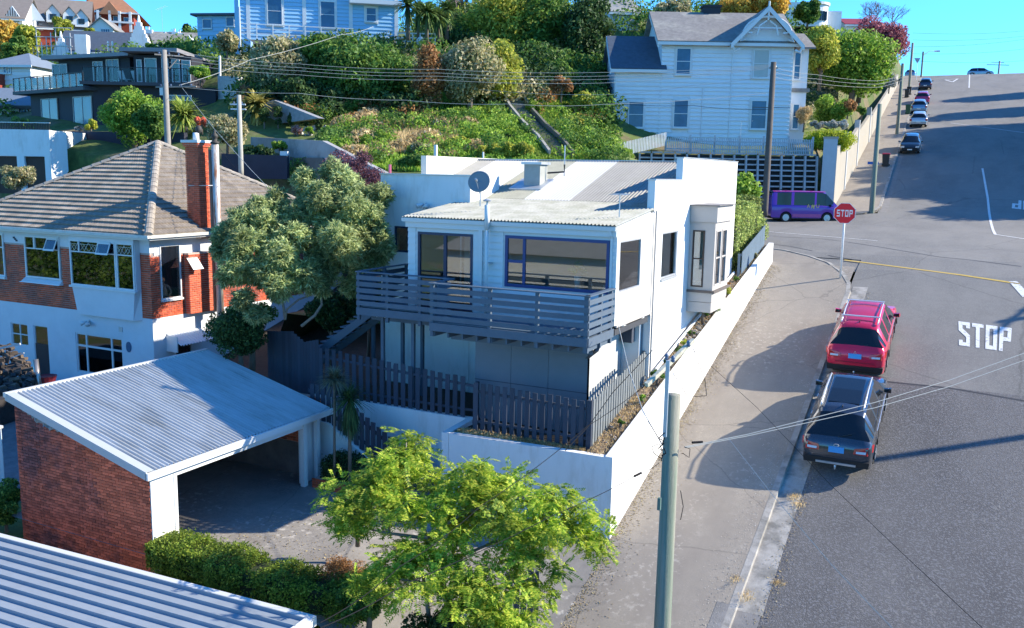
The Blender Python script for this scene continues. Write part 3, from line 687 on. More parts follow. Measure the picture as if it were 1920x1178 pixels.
# table, chairs, plant inside the big window
t = thing('dining_table', 'light wooden dining table inside the big front window', 'table', (-9.9, 24.2, ZF)); mt = mat('pale_wood', (.42, .33, .22), .5, .1)
mb = MB(); mb.box(-10.9, -8.85, 23.35, 24.25, ZF+.71, ZF+.75); mb.build('tabletop', mt, t)
for x in (-10.8, -8.95):
    for y in (23.45, 24.15): mb = MB(); mb.box(x-.03, x+.03, y-.03, y+.03, ZF, ZF+.71); mb.build('leg', mt, t)
def shell_chair(label, x, y, rz):
    t = thing('shell_chair', label, 'chair', (x, y, ZF), rz, 'white shell chairs around the dining table', local=True); mp = mat('white_plastic', (.7, .68, .64), .35, 0)
    mb = MB()
    def f(u, v):
        a = (u-.5)*2; 
        if v < .5: return (a*.22, -.2+v*.8, .44-.03*math.cos(a*1.5)+.02*a*a)
        vv = (v-.5)*2; return (a*.21*(1-.25*vv*vv), .2+.07*vv-.06*a*a*vv, .44+.38*vv-.03*a*a)
    mb.grid(f, 8, 10); o = mb.build('seat_shell', mp, t, True); s = o.modifiers.new('s', 'SOLIDIFY'); s.thickness = .015
    for a, b in ((-1, -1), (1, -1), (-1, 1), (1, 1)): mb = MB(); mb.tube([(a*.12, b*.12, .42), (a*.22, b*.22, 0)], .012, 6); mb.build('leg', mt, t)
shell_chair('white shell chair at the near side of the table behind the glass', -10.0, 23.15, PI)
shell_chair('white shell chair at the left end of the table behind the glass', -11.1, 23.7, PI/2)
shell_chair('grey white shell chair beyond the table behind the glass', -9.35, 24.6, 0)
t = thing('potted_plant', 'green leafy plant in a tall white pot on the dining table', 'plant', (-9.95, 23.9, ZF+.75))
mb = MB(); mb.lathe((-9.95, 23.9, ZF+.75), [(.08, 0), (.11, .38), (.1, .38), (.08, .3)], 14); mb.build('pot', M_WHITEP, t, True)
M_LF_G = leafmat('leaf_green', (.045, .10, .02), (.10, .19, .035), (.22, .30, .06))
crown(t, (-9.95, 23.9, ZF+1.32), (.22, .22, .16), M_LF_G, 10, .09, 900, .05, 5, name='foliage')
# ------------------------------------------------------------------ basement under the addition
B_ = H
mb = MB(); mb.box(-15.0, -8.36, 22.8, 25.6, ZF-.3, ZF-.14); mb.build('floor_frame', mat('dark_underfloor', (.05, .055, .065), .9), B_)
def sheet(name, fr, u0, u1, v0, v1, m, d=0, th=.02): mb = MB(); mb.fbox(fr, u0, u1, v0, v1, d-th, d); return mb.build(name, m, B_)
fb = Fr((-12.8, 23.0, 0), u=(1, 0, 0))
for a, b in ((0, 1.19), (1.2, 2.39), (2.4, 3.65)): sheet('basement_panel', fb, a, b, -7.6, -4.36, M_GREYP)
mb = MB(); mb.fbox(fb, 0, 3.65, -6.12, -6.10, 0, .008); mb.build('panel_joint', M_CHAR, B_)
fbr = Fr((-9.15, 23.0, 0), u=(0, 1, 0)); mvb = mat('sunlit_grey_ply', (.44, .46, .47), .8, .06, 3, stretch=(4, 4, .5))
for a, b in ((.0, 1.19), (1.2, 2.85)): sheet('basement_panel', fbr, a, b, -7.3, -4.36, mvb, th=.05)  # side panels: sunlit tone put into a paler grey than the front
mb = MB(); mb.box(-12.82, -12.7, 23.05, 25.6, -7.5, -4.3); mb.build('basement_wall', M_GREYP, B_); mb = MB(); mb.box(-9.1, -8.55, 25.75, 25.83, -7.3, -4.1); mb.build('basement_wall', M_GREYP, B_)
mb = MB(); mb.box(-9.05, -8.75, 25.35, 25.72, -5.0, -4.55); mb.build('meter_box', M_CHAR, B_)
mb = MB(); mb.tube([(-8.4, 22.85, -4.05), (-8.4, 24.6, -4.35), (-8.4, 25.8, -4.05)], .03, 6); mb.build('pipe', M_WHITEP, B_)
# ================================================================== DECK
D = thing('deck', 'charcoal timber deck with slatted railing along the front of the white house', 'deck', (-12.2, 22, -7))
for i in range(16):
    y = 20.93+i*.114; mb = MB(); mb.box(-13.02 if y < 22.1 else -16.4, -8.44, y, y+.106, -4.13, -4.10); mb.build('deck_board', M_DECK, D)
for i in range(24):
    y = 22.76+i*.114
    if y > 25.4: break
    mb = MB(); mb.box(-16.4, -15.02, y, y+.106, -4.13, -4.10); mb.build('deck_board', M_DECK, D)
def rail(p0, p1, posts, lip=1, zt=-3.06, z0=-4.13):
    d = Vector(p1)-Vector(p0); L = d.length; fr = Fr((p0[0], p0[1], 0), u=(d.x, d.y, 0))
    for k in range(5):
        v = z0+.06+k*.196; mb = MB(); mb.fbox(fr, 0, L, v, v+.135, .0, .022); mb.build('rail_board', M_DECK, D)
    mb = MB(); mb.fbox(fr, -.02, L+.02, zt, zt+.03, -.10, .05); mb.build('cap_rail', M_DECK, D)
    mb = MB(); mb.fbox(fr, 0, L, -4.36, -4.135, -.005, .03); mb.build('fascia_board', M_DECK, D)
    for u in posts: mb = MB(); mb.fbox(fr, u-.045, u+.045, -4.52, zt, -.095, -.005); mb.build('rail_post', M_DECK, D)
rail((-13.08, 20.9), (-8.38, 20.9), [.05, 1.85, 3.25, 4.62])
rail((-8.38, 20.9), (-8.38, 22.7), [.06, .95, 1.7])
rail((-16.45, 22.1), (-13.1, 22.1), [.05, 1.1, 2.25])
rail((-13.1, 22.1), (-13.1, 20.95), [.9])
rail((-16.45, 24.8), (-16.45, 22.15), [.05, 1.3])
x = -13.0; 
while x < -8.4: mb = MB(); mb.box(x, x+.045, 20.98, 22.75, -4.36, -4.16); mb.box(x, x+.045, 20.95, 22.75, -4.52, -4.365); mb.build('joist', M_DECK, D); x += .45
x = -16.4
while x < -13.1: mb = MB(); mb.box(x, x+.045, 22.16, 25.3, -4.36, -4.16); mb.build('joist', M_DECK, D); x += .45
mb = MB(); mb.box(-12.9, -8.6, 21.75, 21.85, -4.72, -4.53); mb.build('bearer', M_DECK, D)
mb = MB(); mb.box(-16.2, -12.9, 22.5, 22.6, -4.55, -4.37); mb.build('bearer', M_DECK, D)
for px, y in ((718, 22.5), (755, 24.2), (775, 22.6), (792, 24.4), (700, 24.8)):
    q = onY(px, 620, y); mb = MB(); mb.box(q.x-.05, q.x+.05, y-.05, y+.05, -7.4, -4.36); mb.build('deck_post', M_DECK, D)
for y in (21.8,):
    mb = MB(); mb.hexa([(-9.25, 22.95, -5.1), (-9.15, 22.95, -5.1), (-9.15, 23.0, -5.1), (-9.25, 23.0, -5.1), (-8.5, 21.75, -4.6), (-8.4, 21.75, -4.6), (-8.4, 21.85, -4.5), (-8.5, 21.85, -4.5)]); mb.build('brace', M_DECK, D)
# steps from the deck down to the left
t = thing('deck_stairs', 'dark timber stairs in the shade under the left end of the deck', 'stairs', (-17.5, 24, -7))
for i in range(13):
    xx = -16.5-i*.27; zz = -4.25-i*.19; mb = MB(); mb.box(xx-.29, xx, 23.1, 24.2, zz-.04, zz); mb.build('tread', M_DECK, t)
for y in (23.05, 24.22): mb = MB(); mb.hexa([(-16.5, y, -4.5), (-16.5, y+.05, -4.5), (-20.0, y+.05, -7.0), (-20.0, y, -7.0), (-16.5, y, -4.22), (-16.5, y+.05, -4.22), (-20.0, y+.05, -6.7), (-20.0, y, -6.7)]); mb.build('stringer', M_DECK, t)
# ================================================================== WALLS AND GROUND OF THE SECTION
W = thing('retaining_wall', 'long white plastered retaining wall running up beside the footpath', 'retaining wall', (-7.7, 30, -7))
zt_ = lambda y: -11.716+.21942*y
mb = MB()
for a, b in ((20.9, 24.9), (24.9, 29.9), (29.9, 34.9), (34.9, 38.6), (38.62, 40.4)):
    z0, z1 = zs(a)-.4, zs(b)-.4; mb.hexa([(-7.8, a, z0), (-7.6, a, z0), (-7.6, b, z1), (-7.8, b, z1), (-7.8, a, zt_(a)), (-7.6, a, zt_(a)), (-7.6, b, zt_(b)), (-7.8, b, zt_(b))])
mb.build('street_face', M_WHITE, W)
W2 = thing('retaining_wall', 'white plastered retaining wall in shade below the front picket fence', 'retaining wall', (-10, 20.9, -10))
mb = MB(); mb.hexa([(-12.45, 20.905, -10.8), (-7.61, 20.905, -10.8), (-7.61, 21.12, -10.8), (-12.45, 21.12, -10.8), (-12.45, 20.905, -7.22), (-7.61, 20.905, -7.15), (-7.61, 21.12, -7.15), (-12.45, 21.12, -7.22)])
mb.build('front_face', M_WHITE, W2)
mb = MB(); mb.hexa([(-12.68, 20.9, -10.8), (-12.46, 20.9, -10.8), (-12.46, 22.5, -10.8), (-12.68, 22.5, -10.8), (-12.68, 20.9, -7.215), (-12.46, 20.9, -7.215), (-12.46, 22.5, -7.14), (-12.68, 22.5, -7.14)]); mb.build('return_face', M_WHITE, W2)
W3 = thing('retaining_wall', 'pale wall in blue shade behind the sloping stair fence', 'retaining wall', (-15, 22.4, -10))
mb = MB(); mb.box(-18.4, -12.7, 22.32, 22.55, -10.6, -7.16); mb.build('wall_face', M_WHITE, W3)
W4 = thing('stair_wall', 'white stepped side wall of the stairs beside the carport', 'wall', (-15, 21.2, -10))
mb = MB()
pts = [(-18.0, -7.62), (-16.9, -7.62), (-12.75, -10.0), (-12.75, -10.6), (-18.0, -10.6)]
mb.slab([(x, 21.15, z) for x, z in pts[::-1]], .16, (0, -1, 0)); mb.build('wall_face', M_WHITE, W4)
for i in range(14):
    pass
ST = thing('garden_steps', 'concrete steps rising left behind the stair wall', 'steps', (-15, 21.8, -10))
for i in range(14): xx = -12.8-i*.33; zz = -9.95+i*.10; mb = MB(); mb.box(xx-.33, xx, 21.35, 22.3, -10.4, zz); mb.build('step', M_CONC, ST)
# ground sheets
def dz(x, y):   # driveway: level by the carport, meets the footpath at the street
    t = max(0, min(1, (x+13)/5.3)); return -9.2*(1-t) + (zs(y)+.115)*t
mb = MB(); mb.grid(lambda u, v: V(-22+u*14.45, 14.3+v*6.9, dz(-22+u*14.45, 14.3+v*6.9)), 40, 12); struct(mb.build('driveway', M_CONCD))
mb = MB(); mb.grid(lambda u, v: V(-34+u*26.4, 4+v*12.0, -9.75 if u < .7 else -9.75+((u-.7)/.3)*(zs(4+v*12)+.09+9.75)), 20, 10); struct(mb.build('garden_ground', M_GRASS))
mb = MB(); mb.box(-12.6, -8.45, 21.13, 25.6, -7.6, -7.30); mb.box(-20.5, -12.6, 22.56, 25.6, -7.6, -7.30); struct(mb.build('terrace', M_SOIL))
mb = MB(); mb.box(-12.4, -8.45, 21.125, 21.39, -7.28, -7.2); struct(mb.build('grass_strip', mat('rough_grass', (.12, .11, .05), .95, .4, 6, 1, 20)))
mb = MB(); n = 40
for i in range(n+1):
    y = 21.1+(40.2-21.1)*i/n
    for j in range(5): mb.v.append((-8.42+.64*j/4, y, zt_(y)-.10+.05*math.sin(i*1.7+j)*(j not in (0, 4)))) 
for i in range(n):
    for j in range(4): a = i*5+j; mb.f.append((a, a+1, a+6, a+5))
struct(mb.build('garden_bed', M_MULCH))
mb = MB(); mb.grid(lambda u, v: V(-40+u*31.6, 25.9+v*14.6, -7.4+v*4.0+(0 if u > .5 else -1.2)), 6, 10); struct(mb.build('rear_garden', M_SOIL))
# white edging pipe at the foot of the side wall
t = thing('garden_edging', 'white timber edging along the foot of the white side wall', 'edging', (-8.2, 30, -5))
mb = MB(); mb.tube([(-8.22, 26.2, zt_(26.2)+.05), (-8.22, 35.9, zt_(35.9)+.05)], .05, 6); mb.build('rail', M_WHITEP, t)
rr = random.Random(5)
st = MB()
for i in range(500):
    y = rr.uniform(21.6, 39.5); x = rr.uniform(-8.33, -7.86); z = zt_(y)-.07; s = rr.uniform(.02, .07) if 28 < y < 34 else rr.uniform(.012, .03)
    st.hexa([(x-s, y-s*.7, z), (x+s, y-s, z), (x+s*.8, y+s, z), (x-s, y+s*.8, z), (x-s*.6, y-s*.5, z+s), (x+s*.7, y-s*.6, z+s*.9), (x+s*.5, y+s*.6, z+s*.8), (x-s*.5, y+s*.4, z+s)])
stuff(tag(st.build('stones', mat('garden_stone', (.40, .34, .28), .9, .2, island=.3)), 'pale stones and bark scattered along the garden bed on the wall', 'stones'))
# ------------------------------------------------------------------ picket fences
def picket_fence(label, p0, p1, zb0, zb1, zt0, zt1, pitch, wd, m=M_CHAR, posts=True, solid=0, jit=.02, rails=True, name='picket_fence', cat='fence', th=.022):
    t = thing(name, label, cat, ((p0[0]+p1[0])/2, (p0[1]+p1[1])/2, min(zb0, zb1)))
    d = V(p1[0]-p0[0], p1[1]-p0[1], 0); L = d.length; fr = Fr((p0[0], p0[1], 0), u=d); r = random.Random(int(L*100)); n = max(1, int(L/pitch))
    for i in range(n):
        u = i*pitch+.01; f = u/L; jz = r.uniform(-jit, jit); mb = MB(); mb.fbox(fr, u, u+wd, zb0+(zb1-zb0)*f+.02, zt0+(zt1-zt0)*f+jz, .0, th); mb.build('picket', m, t)
    if rails:
        for k in (.2, .8):
            a = zb0+(zt0-zb0)*k; b = zb1+(zt1-zb1)*k; q = fr.p
            mb = MB(); mb.hexa([q(0, a, -.002), q(L, b, -.002), q(L, b, -.045), q(0, a, -.045), q(0, a+.07, -.002), q(L, b+.07, -.002), q(L, b+.07, -.045), q(0, a+.07, -.045)]); mb.build('rail', m, t)
        k = max(1, int(L/2.2))
        for i in range(k+1): u = L*i/k; f = i/k; mb = MB(); mb.fbox(fr, u-.045, u+.045, zb0+(zb1-zb0)*f-.2, zt0+(zt1-zt0)*f-.08, -.14, -.047); mb.build('post', m, t)
    return t, fr
t, fr = picket_fence('dark picket fence facing us above the shaded retaining wall, under the grey basement panels', (-11.95, 21.4), (-8.48, 21.4), -7.22, -7.2, -5.80, -5.88, .228, .135)
mb = MB(); mb.box(-8.52, -8.38, 21.33, 21.42, -7.25, -5.85); mb.build('corner_board', M_CHAR, t)
M_SIDE = mat('grey_green_picket', (.16, .175, .18), .75, .12, 3, rnd=.1)
picket_fence('grey picket fence climbing along the mulch bed beside the footpath wall', (-8.4, 21.45), (-8.4, 25.8), -7.12, -6.35, -5.84, -5.2, .19, .125, M_SIDE)
t, fr = picket_fence('long dark picket fence in deep shade below the deck', (-18.2, 22.42), (-12.45, 22.42), -7.25, -7.2, -5.62, -5.98, .262, .15)
t = thing('board_fence', 'solid dark board fence with a notched top beside the dark hedge', 'fence', (-19, 22.4, -7))
tp = [(-20.3, -5.28), (-19.75, -5.24), (-19.3, -5.2), (-18.8, -5.5), (-18.3, -5.38)]
x = -20.3
while x < -18.25:
    for (a, za), (b, zb) in zip(tp, tp[1:]):
        if a <= x <= b: z = za+(zb-za)*(x-a)/(b-a)
    mb = MB(); mb.box(x, x+.118, 22.39, 22.41, -7.3, z); mb.build('board', M_CHAR, t); x += .125
# fence on the stair wall, boards parallel to the slope top
t = thing('stair_fence', 'dark picket fence stepping down with the stairs behind the palm', 'fence', (-15, 21.25, -9))
x = -17.6
while x < -13.2:
    zb = -7.62 if x < -16.9 else -7.62-(x+16.9)*.573; mb = MB(); mb.box(x, x+.16, 21.24, 21.262, zb-.02, zb+1.12); mb.build('picket', M_CHAR, t); x += .205
for k in (.25, .85):
    mb = MB(); mb.hexa([(-16.9, 21.265, -7.62+k), (-13.1, 21.265, -9.8+k), (-13.1, 21.3, -9.8+k), (-16.9, 21.3, -7.62+k), (-16.9, 21.265, -7.52+k), (-13.1, 21.265, -9.7+k), (-13.1, 21.3, -9.7+k), (-16.9, 21.3, -7.52+k)]); mb.box(-17.7, -16.9, 21.265, 21.3, -7.62+k, -7.52+k); mb.build('rail', M_CHAR, t)
# brick edging under the board fence and the planter beside the carport post
t = thing('brick_edging', 'low red brick edging under the dark board fence', 'brick edging', (-18.7, 22.3, -7.5))
mb = MB(); mb.box(-19.9, -18.0, 22.22, 22.36, -7.7, -7.2); mb.build('mortar_bed', M_MORTARD, t)
brickwork(Fr((-19.9, 22.22, 0), u=(1, 0, 0)), t, M_BRICK, 0, 1.9, -7.68, -7.19, d=.0)
t = thing('planter', 'low brick planter at the foot of the white carport post', 'planter', (-15.3, 20.5, -9.2))
mb = MB(); mb.box(-16.5, -14.1, 19.95, 21.1, -9.5, -8.95); mb.build('mortar_bed', M_MORTARD, t)
brickwork(Fr((-16.5, 19.95, 0), u=(1, 0, 0)), t, M_BRICK, 0, 2.4, -9.22, -8.93, d=.0)
brickwork(Fr((-14.1, 19.95, 0), u=(0, 1, 0)), t, M_BRICK, 0, 1.1, -9.22, -8.93, d=.0)
# dark fence by the hedge at street end and hedge-top fence by the junction
picket_fence('few tall dark boards beside the footpath below the feathery tree', (-8.75, 17.3), (-8.1, 17.55), -10.5, -10.4, -9.0, -8.9, .16, .14, jit=.0)
picket_fence('blue grey paling fence on the wall top next to the hedge at the junction', (-7.95, 35.9), (-7.95, 40.1), -3.85, -2.95, -2.95, -2.05, .11, .095, mat('blue_grey_paling', (.10, .15, .20), .7, .1, rnd=.1), jit=0)

# ================================================================== CARPORT
XB, XF, KY0, KY1, KG = -21.55, -16.62, 14.2, 20.98, -9.2
K = thing('carport', 'brick carport with a blue grey corrugated roof, lower left', 'carport', (-19.4, 17.5, KG))
zr = lambda x: -5.82+(x-XB)*(-1.26/4.93)
i = 0; a = KY0
while a < KY1-.1:
    b = min(a+.762, KY1); corrugated(lambda l, w, h, i=i: (l, w, zr(l)+h+.0025*(i % 2)), XB, XF, a, b, pitch=.127, amp=.032, seg=8).build('roof_sheet', mat('carport_roof_sheet', (.42, .44, .45), .5, .14, 1.4, rnd=.05, col2=(.30, .30, .28), c2scale=1.0, c2lo=.5, c2hi=.75, stretch=(.5, 2.5, 1)), K); a += .762; i += 1
def raked(mb, x0, x1, y0, y1, lo, hi): mb.hexa([(x0, y0, zr(x0)+lo), (x1, y0, zr(x1)+lo), (x1, y1, zr(x1)+lo), (x0, y1, zr(x0)+lo), (x0, y0, zr(x0)+hi), (x1, y0, zr(x1)+hi), (x1, y1, zr(x1)+hi), (x0, y1, zr(x0)+hi)])
mb = MB(); raked(mb, XB-.05, XF+.02, KY0-.06, KY0-.03, -.17, .035); raked(mb, XB-.05, XF+.02, KY0-.03, KY0+.17, .029, .035); mb.build('barge_flashing', mat('barge_grey', (.38, .41, .43), .5, .05), K)
mb = MB(); mb.box(XB-.1, XB+.01, KY0-.07, KY1+.05, -5.90, -5.78); mb.build('rear_flashing', mat('barge_pale', (.55, .56, .55), .5, .05), K)
mb = MB(); mb.box(XF, XF+.08, KY0-.06, KY1+.06, -7.25, -7.08); mb.build('fascia', M_WHITEP, K)
mb = MB(); raked(mb, XB, XF, KY1-.04, KY1-.02, -.16, -.02); mb.build('barge_board', M_WHITEP, K)
mb = MB(); raked(mb, XB+.05, XF-.02, KY0+.1, KY1-.1, -.12, -.03); mb.build('roof_lining', M_TIMBER, K)
fK = Fr((XB+.03, KY0+.15, 0), u=(1, 0, 0)); LK = XF-XB-.15; ztop = lambda u: zr(XB+.03+u)-.12
mb = MB(); q = fK.p; mb.slab([q(0, -10.6, 0), q(LK, -10.6, 0), q(LK, ztop(LK), 0), q(0, ztop(0), 0)], .22, (0, -1, 0)); mb.build('brick_wall_core', M_MORTARD, K)
brickwork(fK, K, M_BRICK2, 0, LK, -10.5, -6.0, top=lambda u: ztop(u)+.02, seed=3, limit=300, d=.004)
fK2 = Fr((XF-.10, KY0+.15, 0), u=(0, 1, 0))
mb = MB(); mb.fbox(fK2, .0, .68, KG-.3, -7.29, -.2, .015); mb.build('white_end_panel', M_WHITE, K)
mb = MB(); mb.fbox(fK2, .68, .78, KG-.1, -7.29, -.12, .03); mb.build('door_jamb', M_WHITEP, K)
mb = MB(); mb.fbox(fK2, .79, 5.46, -7.43, -7.29, -.1, .02); mb.build('lintel', M_WHITEP, K)
mb = MB(); mb.fbox(fK2, 5.47, 5.63, KG-.05, -7.29, -.12, .03); mb.build('post', M_WHITEP, K)
mb = MB(); mb.fbox(fK2, 5.65, 6.5, KG, -7.29, -.32, -.2); mb.build('white_return_panel', M_WHITEP, K)
mb = MB(); mb.fbox(fK2, 6.08, 6.18, KG, -7.29, -.1, .03); mb.build('post', M_WHITEP, K)
mb = MB(); mb.hexa([(XB+.05, 20.66, KG-.1), (XF-.35, 20.66, KG-.1), (XF-.35, 20.84, KG-.1), (XB+.05, 20.84, KG-.1), (XB+.05, 20.66, zr(XB)-.15), (XF-.35, 20.66, zr(XF-.35)-.15), (XF-.35, 20.84, zr(XF-.35)-.15), (XB+.05, 20.84, zr(XB)-.15)]); mb.build('far_wall', M_MORTARD, K)
mb = MB(); mb.box(XB+.1, XF-.36, 20.62, 20.66, KG-.02, KG+1.0); mb.build('concrete_plinth', mat('dirty_plaster', (.16, .14, .13), .9, .3, 2), K)
brickwork(Fr((XB+.1, 20.66, 0), u=(1, 0, 0)), K, M_BRICK2, 0, 4.45, KG+1.02, -6.3, limit=100, seed=8, d=0, top=lambda u: zr(XB+.1+u)-.15)
mb = MB(); mb.box(XB+.03, XB+.25, KY0+.15, 20.7, KG-.2, -6.1); mb.build('back_wall', M_MORTARD, K)
mb = MB(); rr = random.Random(4); N_ = 90; prev = None
for i in range(N_+1):
    u = .25+4.6*i/N_; h = .07+.22*math.exp(-((u-1.1)/.75)**2)+rr.uniform(-.035, .05)+(.07 if i % 11 == 0 else 0)
    t0 = ztop(u)+.02; row = [fK.p(u, t0-h*k, .05+rr.uniform(-.03, .05)) for k in (0, .25, .5, .75, 1)]
    if prev:
        for a in range(4): mb.quad(prev[a], row[a], row[a+1], prev[a+1])
    prev = row
mb.build('torn_paper', mat('foil_paper', (.20, .24, .26), .5, .35, 12, metal=.2), K)
# ================================================================== BRICK HOUSE ON THE LEFT
N = thing('house', 'red brick and white house with a brown tiled pyramid roof, behind the carport', 'house', (-33, 30, -9.2))
M_BW = mat('house_white', (.62, .65, .68), .8, .06, 1.2, .15, 50)
nb = Fr((-41.0, 24.52, 0), u=(1, 0, 0)); nr = Fr((-28.01, 24.52, 0), u=(0, 1, 0)); XO = 41.0
hw0 = (1.4, 4.25, -4.80, -2.95); hw1 = (5.62, 7.82, -4.72, -2.95); hb = (8.75, 12.45, -4.80, -2.95)
lw = (4.3, 5.42, -7.75, -6.78); ld = (5.8, 6.72, -8.95, -6.75); lw3 = (8.45, 11.22, -8.5, -6.82)
mb = MB(); wall_holes(mb, nb, 0, 12.99, -3.32, -2.72, -.2, .0, [hw0, hw1, hb]); mb.build('wall_band', M_BW, N); mb = MB()
wall_holes(mb, nb, 0, 12.99, -9.8, -5.88, -.2, .0, [lw, ld, lw3]); mb.build('front_wall', M_BW, N)
mb = MB(); wall_holes(mb, nb, 0, 12.96, -5.88, -3.32, -.2, -.03, [hw0, hw1, hb]); wall_holes(mb, nr, .205, 1.7, -5.88, -3.42, -.2, -.03, [(.48, 1.50, -5.18, -3.05)]); mb.build('mortar_bed', M_MORTAR, N)
brickwork(nb, N, M_BRICK, 0, 12.99, -5.87, -3.36, [(hw0[0]-.05, hw0[1]+.05, hw0[2]-.12, 0), (hw1[0]-.05, hw1[1]+.05, hw1[2]-.18, 0), (hb[0]-.03, hb[1]-.0, -9, 0)], limit=170, course=.086, L=.23, seed=2, d=-.02)
mb = MB(); mb.fbox(nb, 0, 12.99, -5.87, -3.33, -.028, -.012) if False else None
rw = (.48, 1.50, -5.18, -3.05)
mb = MB(); wall_holes(mb, nr, .205, 3.4, -3.42, -2.72, -.2, .0, [rw]); wall_holes(mb, nr, .205, 12.0, -9.8, -5.88, -.2, 0, [(1.0, 1.9, -8.3, -6.9)])
wall_holes(mb, nr, 3.4, 12, -5.88, -2.72, -.25, -.05, []); mb.build('side_wall', M_BW, N)
mb = MB(); mb.fbox(nr, 1.7, 3.4, -5.88, -3.42, -.2, .24); mb.build('chimney_breast', M_MORTAR, N)
brickwork(nr, N, M_BRICK, -.0, 1.68, -5.87, -3.46, [(rw[0]-.03, rw[1]+.03, rw[2]-.05, 0)], limit=80, course=.086, L=.23, seed=5, d=-.02)
brickwork(Fr((-27.77, 24.52, 0), u=(0, 1, 0)), N, M_BRICK, 1.7, 3.4, -5.87, -3.45, limit=80, course=.086, L=.23, seed=6, d=.0)
brickwork(Fr((-28.01, 26.22, 0), u=(1, 0, 0)), N, M_BRICK, 0.02, .24, -5.87, -3.45, limit=40, course=.086, L=.23, seed=6, d=.0)
brickwork(nr, N, M_BRICK, 3.4, 9, -5.87, -3.4, limit=60, course=.086, L=.23, seed=9, d=-.04)
mb = MB(); mb.box(-41, -40.8, 24.6, 36.2, -9.8, -2.7); mb.box(-41, -28.1, 36.0, 36.2, -9.8, -2.7); mb.build('rear_wall', M_BW, N)
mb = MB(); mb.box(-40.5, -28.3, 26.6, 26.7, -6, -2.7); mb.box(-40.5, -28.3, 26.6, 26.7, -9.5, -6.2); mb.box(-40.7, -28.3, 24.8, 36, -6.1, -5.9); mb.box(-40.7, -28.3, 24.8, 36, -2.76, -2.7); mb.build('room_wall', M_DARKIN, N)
ML = glassmat('leadlight_glass', (.25, .3, .33), .06)
W_ = M_WHITEP
w = window(N, nb, hw0[0], hw0[1], hw0[2], hw0[3], W_, cols=(.5,), rows=(.68,), fw=.07, sill=.1)
w = window(N, nb, hw1[0], hw1[1], hw1[2], hw1[3], W_, cols=(), rows=(.70,), fw=.07)
mb = MB(); q = nb.p; mb.hexa([q(hw1[0]-.25, hw1[2]-.2, .22), q(hw1[1]+.1, hw1[2]-.2, .22), q(hw1[1]+.1, hw1[2]-.2, 0), q(hw1[0]-.25, hw1[2]-.2, 0), q(hw1[0]-.1, hw1[2]-.15, .2), q(hw1[1]+.05, hw1[2]-.15, .2), q(hw1[1]+.05, hw1[2]-.0, 0), q(hw1[0]-.1, hw1[2]-.0, 0)]); mb.build('window_sill', W_, N)
mb = MB(); mb.fbox(nb, hw1[0]+.62, hw1[0]+.70, -3.5, -3.02, 0, .06); mb.build('mullion', W_, N)
# top-hung lights standing ajar
def ajar(fr, u0, u1, v0, v1, out, parent):
    mb = MB(); q = fr.p; t = .045
    def bar(ua, ub, fa, fb): 
        P0 = lambda u, f, d: q(u, v1-(v1-v0)*f, .06+out*f+d)
        mb.hexa([P0(ua, fb, 0), P0(ub, fb, 0), P0(ub, fb, -.03), P0(ua, fb, -.03), P0(ua, fa, 0), P0(ub, fa, 0), P0(ub, fa, -.03), P0(ua, fa, -.03)])
    bar(u0, u1, 0, .14); bar(u0, u1, .86, 1); bar(u0, u0+t, .14, .86); bar(u1-t, u1, .14, .86)
    s = mb.build('open_sash', W_, parent); g = MB(); P0 = lambda u, f: q(u, v1-(v1-v0)*f, .05+out*f); g.quad(P0(u0+t, .86), P0(u1-t, .86), P0(u1-t, .14), P0(u0+t, .14)); g.build('pane', ML, s)
ajar(nb, hw1[1]-.7, hw1[1]-.05, -3.5, -3.0, .22, N)
# bay
bo = .28; fB = Fr((-41.0+hb[0], 24.52-bo, 0), u=(1, 0, 0)); LB = hb[1]-hb[0]
mb = MB(); q = fB.p
for i in range(8):
    a = -5.98+i*.02
mb.hexa([q(.25, -5.98, -.05), q(LB-.25, -5.98, -.05), q(LB, -5.98, -bo), q(0, -5.98, -bo), q(.05, -4.80, 0), q(LB-.05, -4.80, 0), q(LB, -4.80, -bo), q(0, -4.80, -bo)]); mb.fbox(fB, .0, LB, -2.97, -2.74, -bo, 0); mb.fbox(fB, -.01, .03, -4.8, -2.97, -bo, -.05); mb.fbox(fB, LB-.03, LB+.01, -4.8, -2.97, -bo, -.05); mb.build('bay_apron', M_BW, N)
w = window(N, fB, 0.02, 2.68, -4.80, -2.95, W_, rows=(.74,), fw=.07, d=-.04)
mb = MB(); 
for c in (.62, 1.75): mb.fbox(fB, c-.03, c+.03, -3.42, -2.98, 0, .04)
mb.build('mullion', W_, N)
w = window(N, fB, 2.70, LB-.02, -4.80, -2.95, W_, rows=(.74,), fw=.07, d=-.04)
mb = MB(); mb.fbox(fB, -.06, LB+.05, -4.88, -4.80, -.1, .06); mb.build('window_sill', W_, N)
ajar(fB, 1.8, 2.5, -3.45, -2.98, .18, N)
# lead pattern of the small lights
mb = MB()
for a, b in ((.1, .58), (.68, 1.18), (1.2, 1.7), (2.8, 3.2), (3.2, 3.6)):
    m_ = (a+b)/2
    for p0, p1 in (((a, -3.05), (m_, -3.38)), ((b, -3.05), (m_, -3.38)), ((a, -3.38), (m_, -3.16)), ((b, -3.38), (m_, -3.16)), ((a, -3.12), (b, -3.12))):
        mb.tube([fB.p(p0[0], p0[1], .012), fB.p(p1[0], p1[1], .012)], .008, 4)
mb.build('lead_bars', M_GALV, N)
mb = MB()
for k in range(14):
    for u0 in (.28, 1.75): u = u0+k*.03; mb.fbox(fB, u, u+.022, -4.7, -3.5, -.2-.02*(k % 2), -.19-.02*(k % 2))
mb.build('curtain', mat('curtain', (.5, .47, .42), .9, .1), N)
window(N, nb, lw[0], lw[1], lw[2], lw[3], W_, cols=(.5,), rows=(.5,), fw=.05, d=-.08)
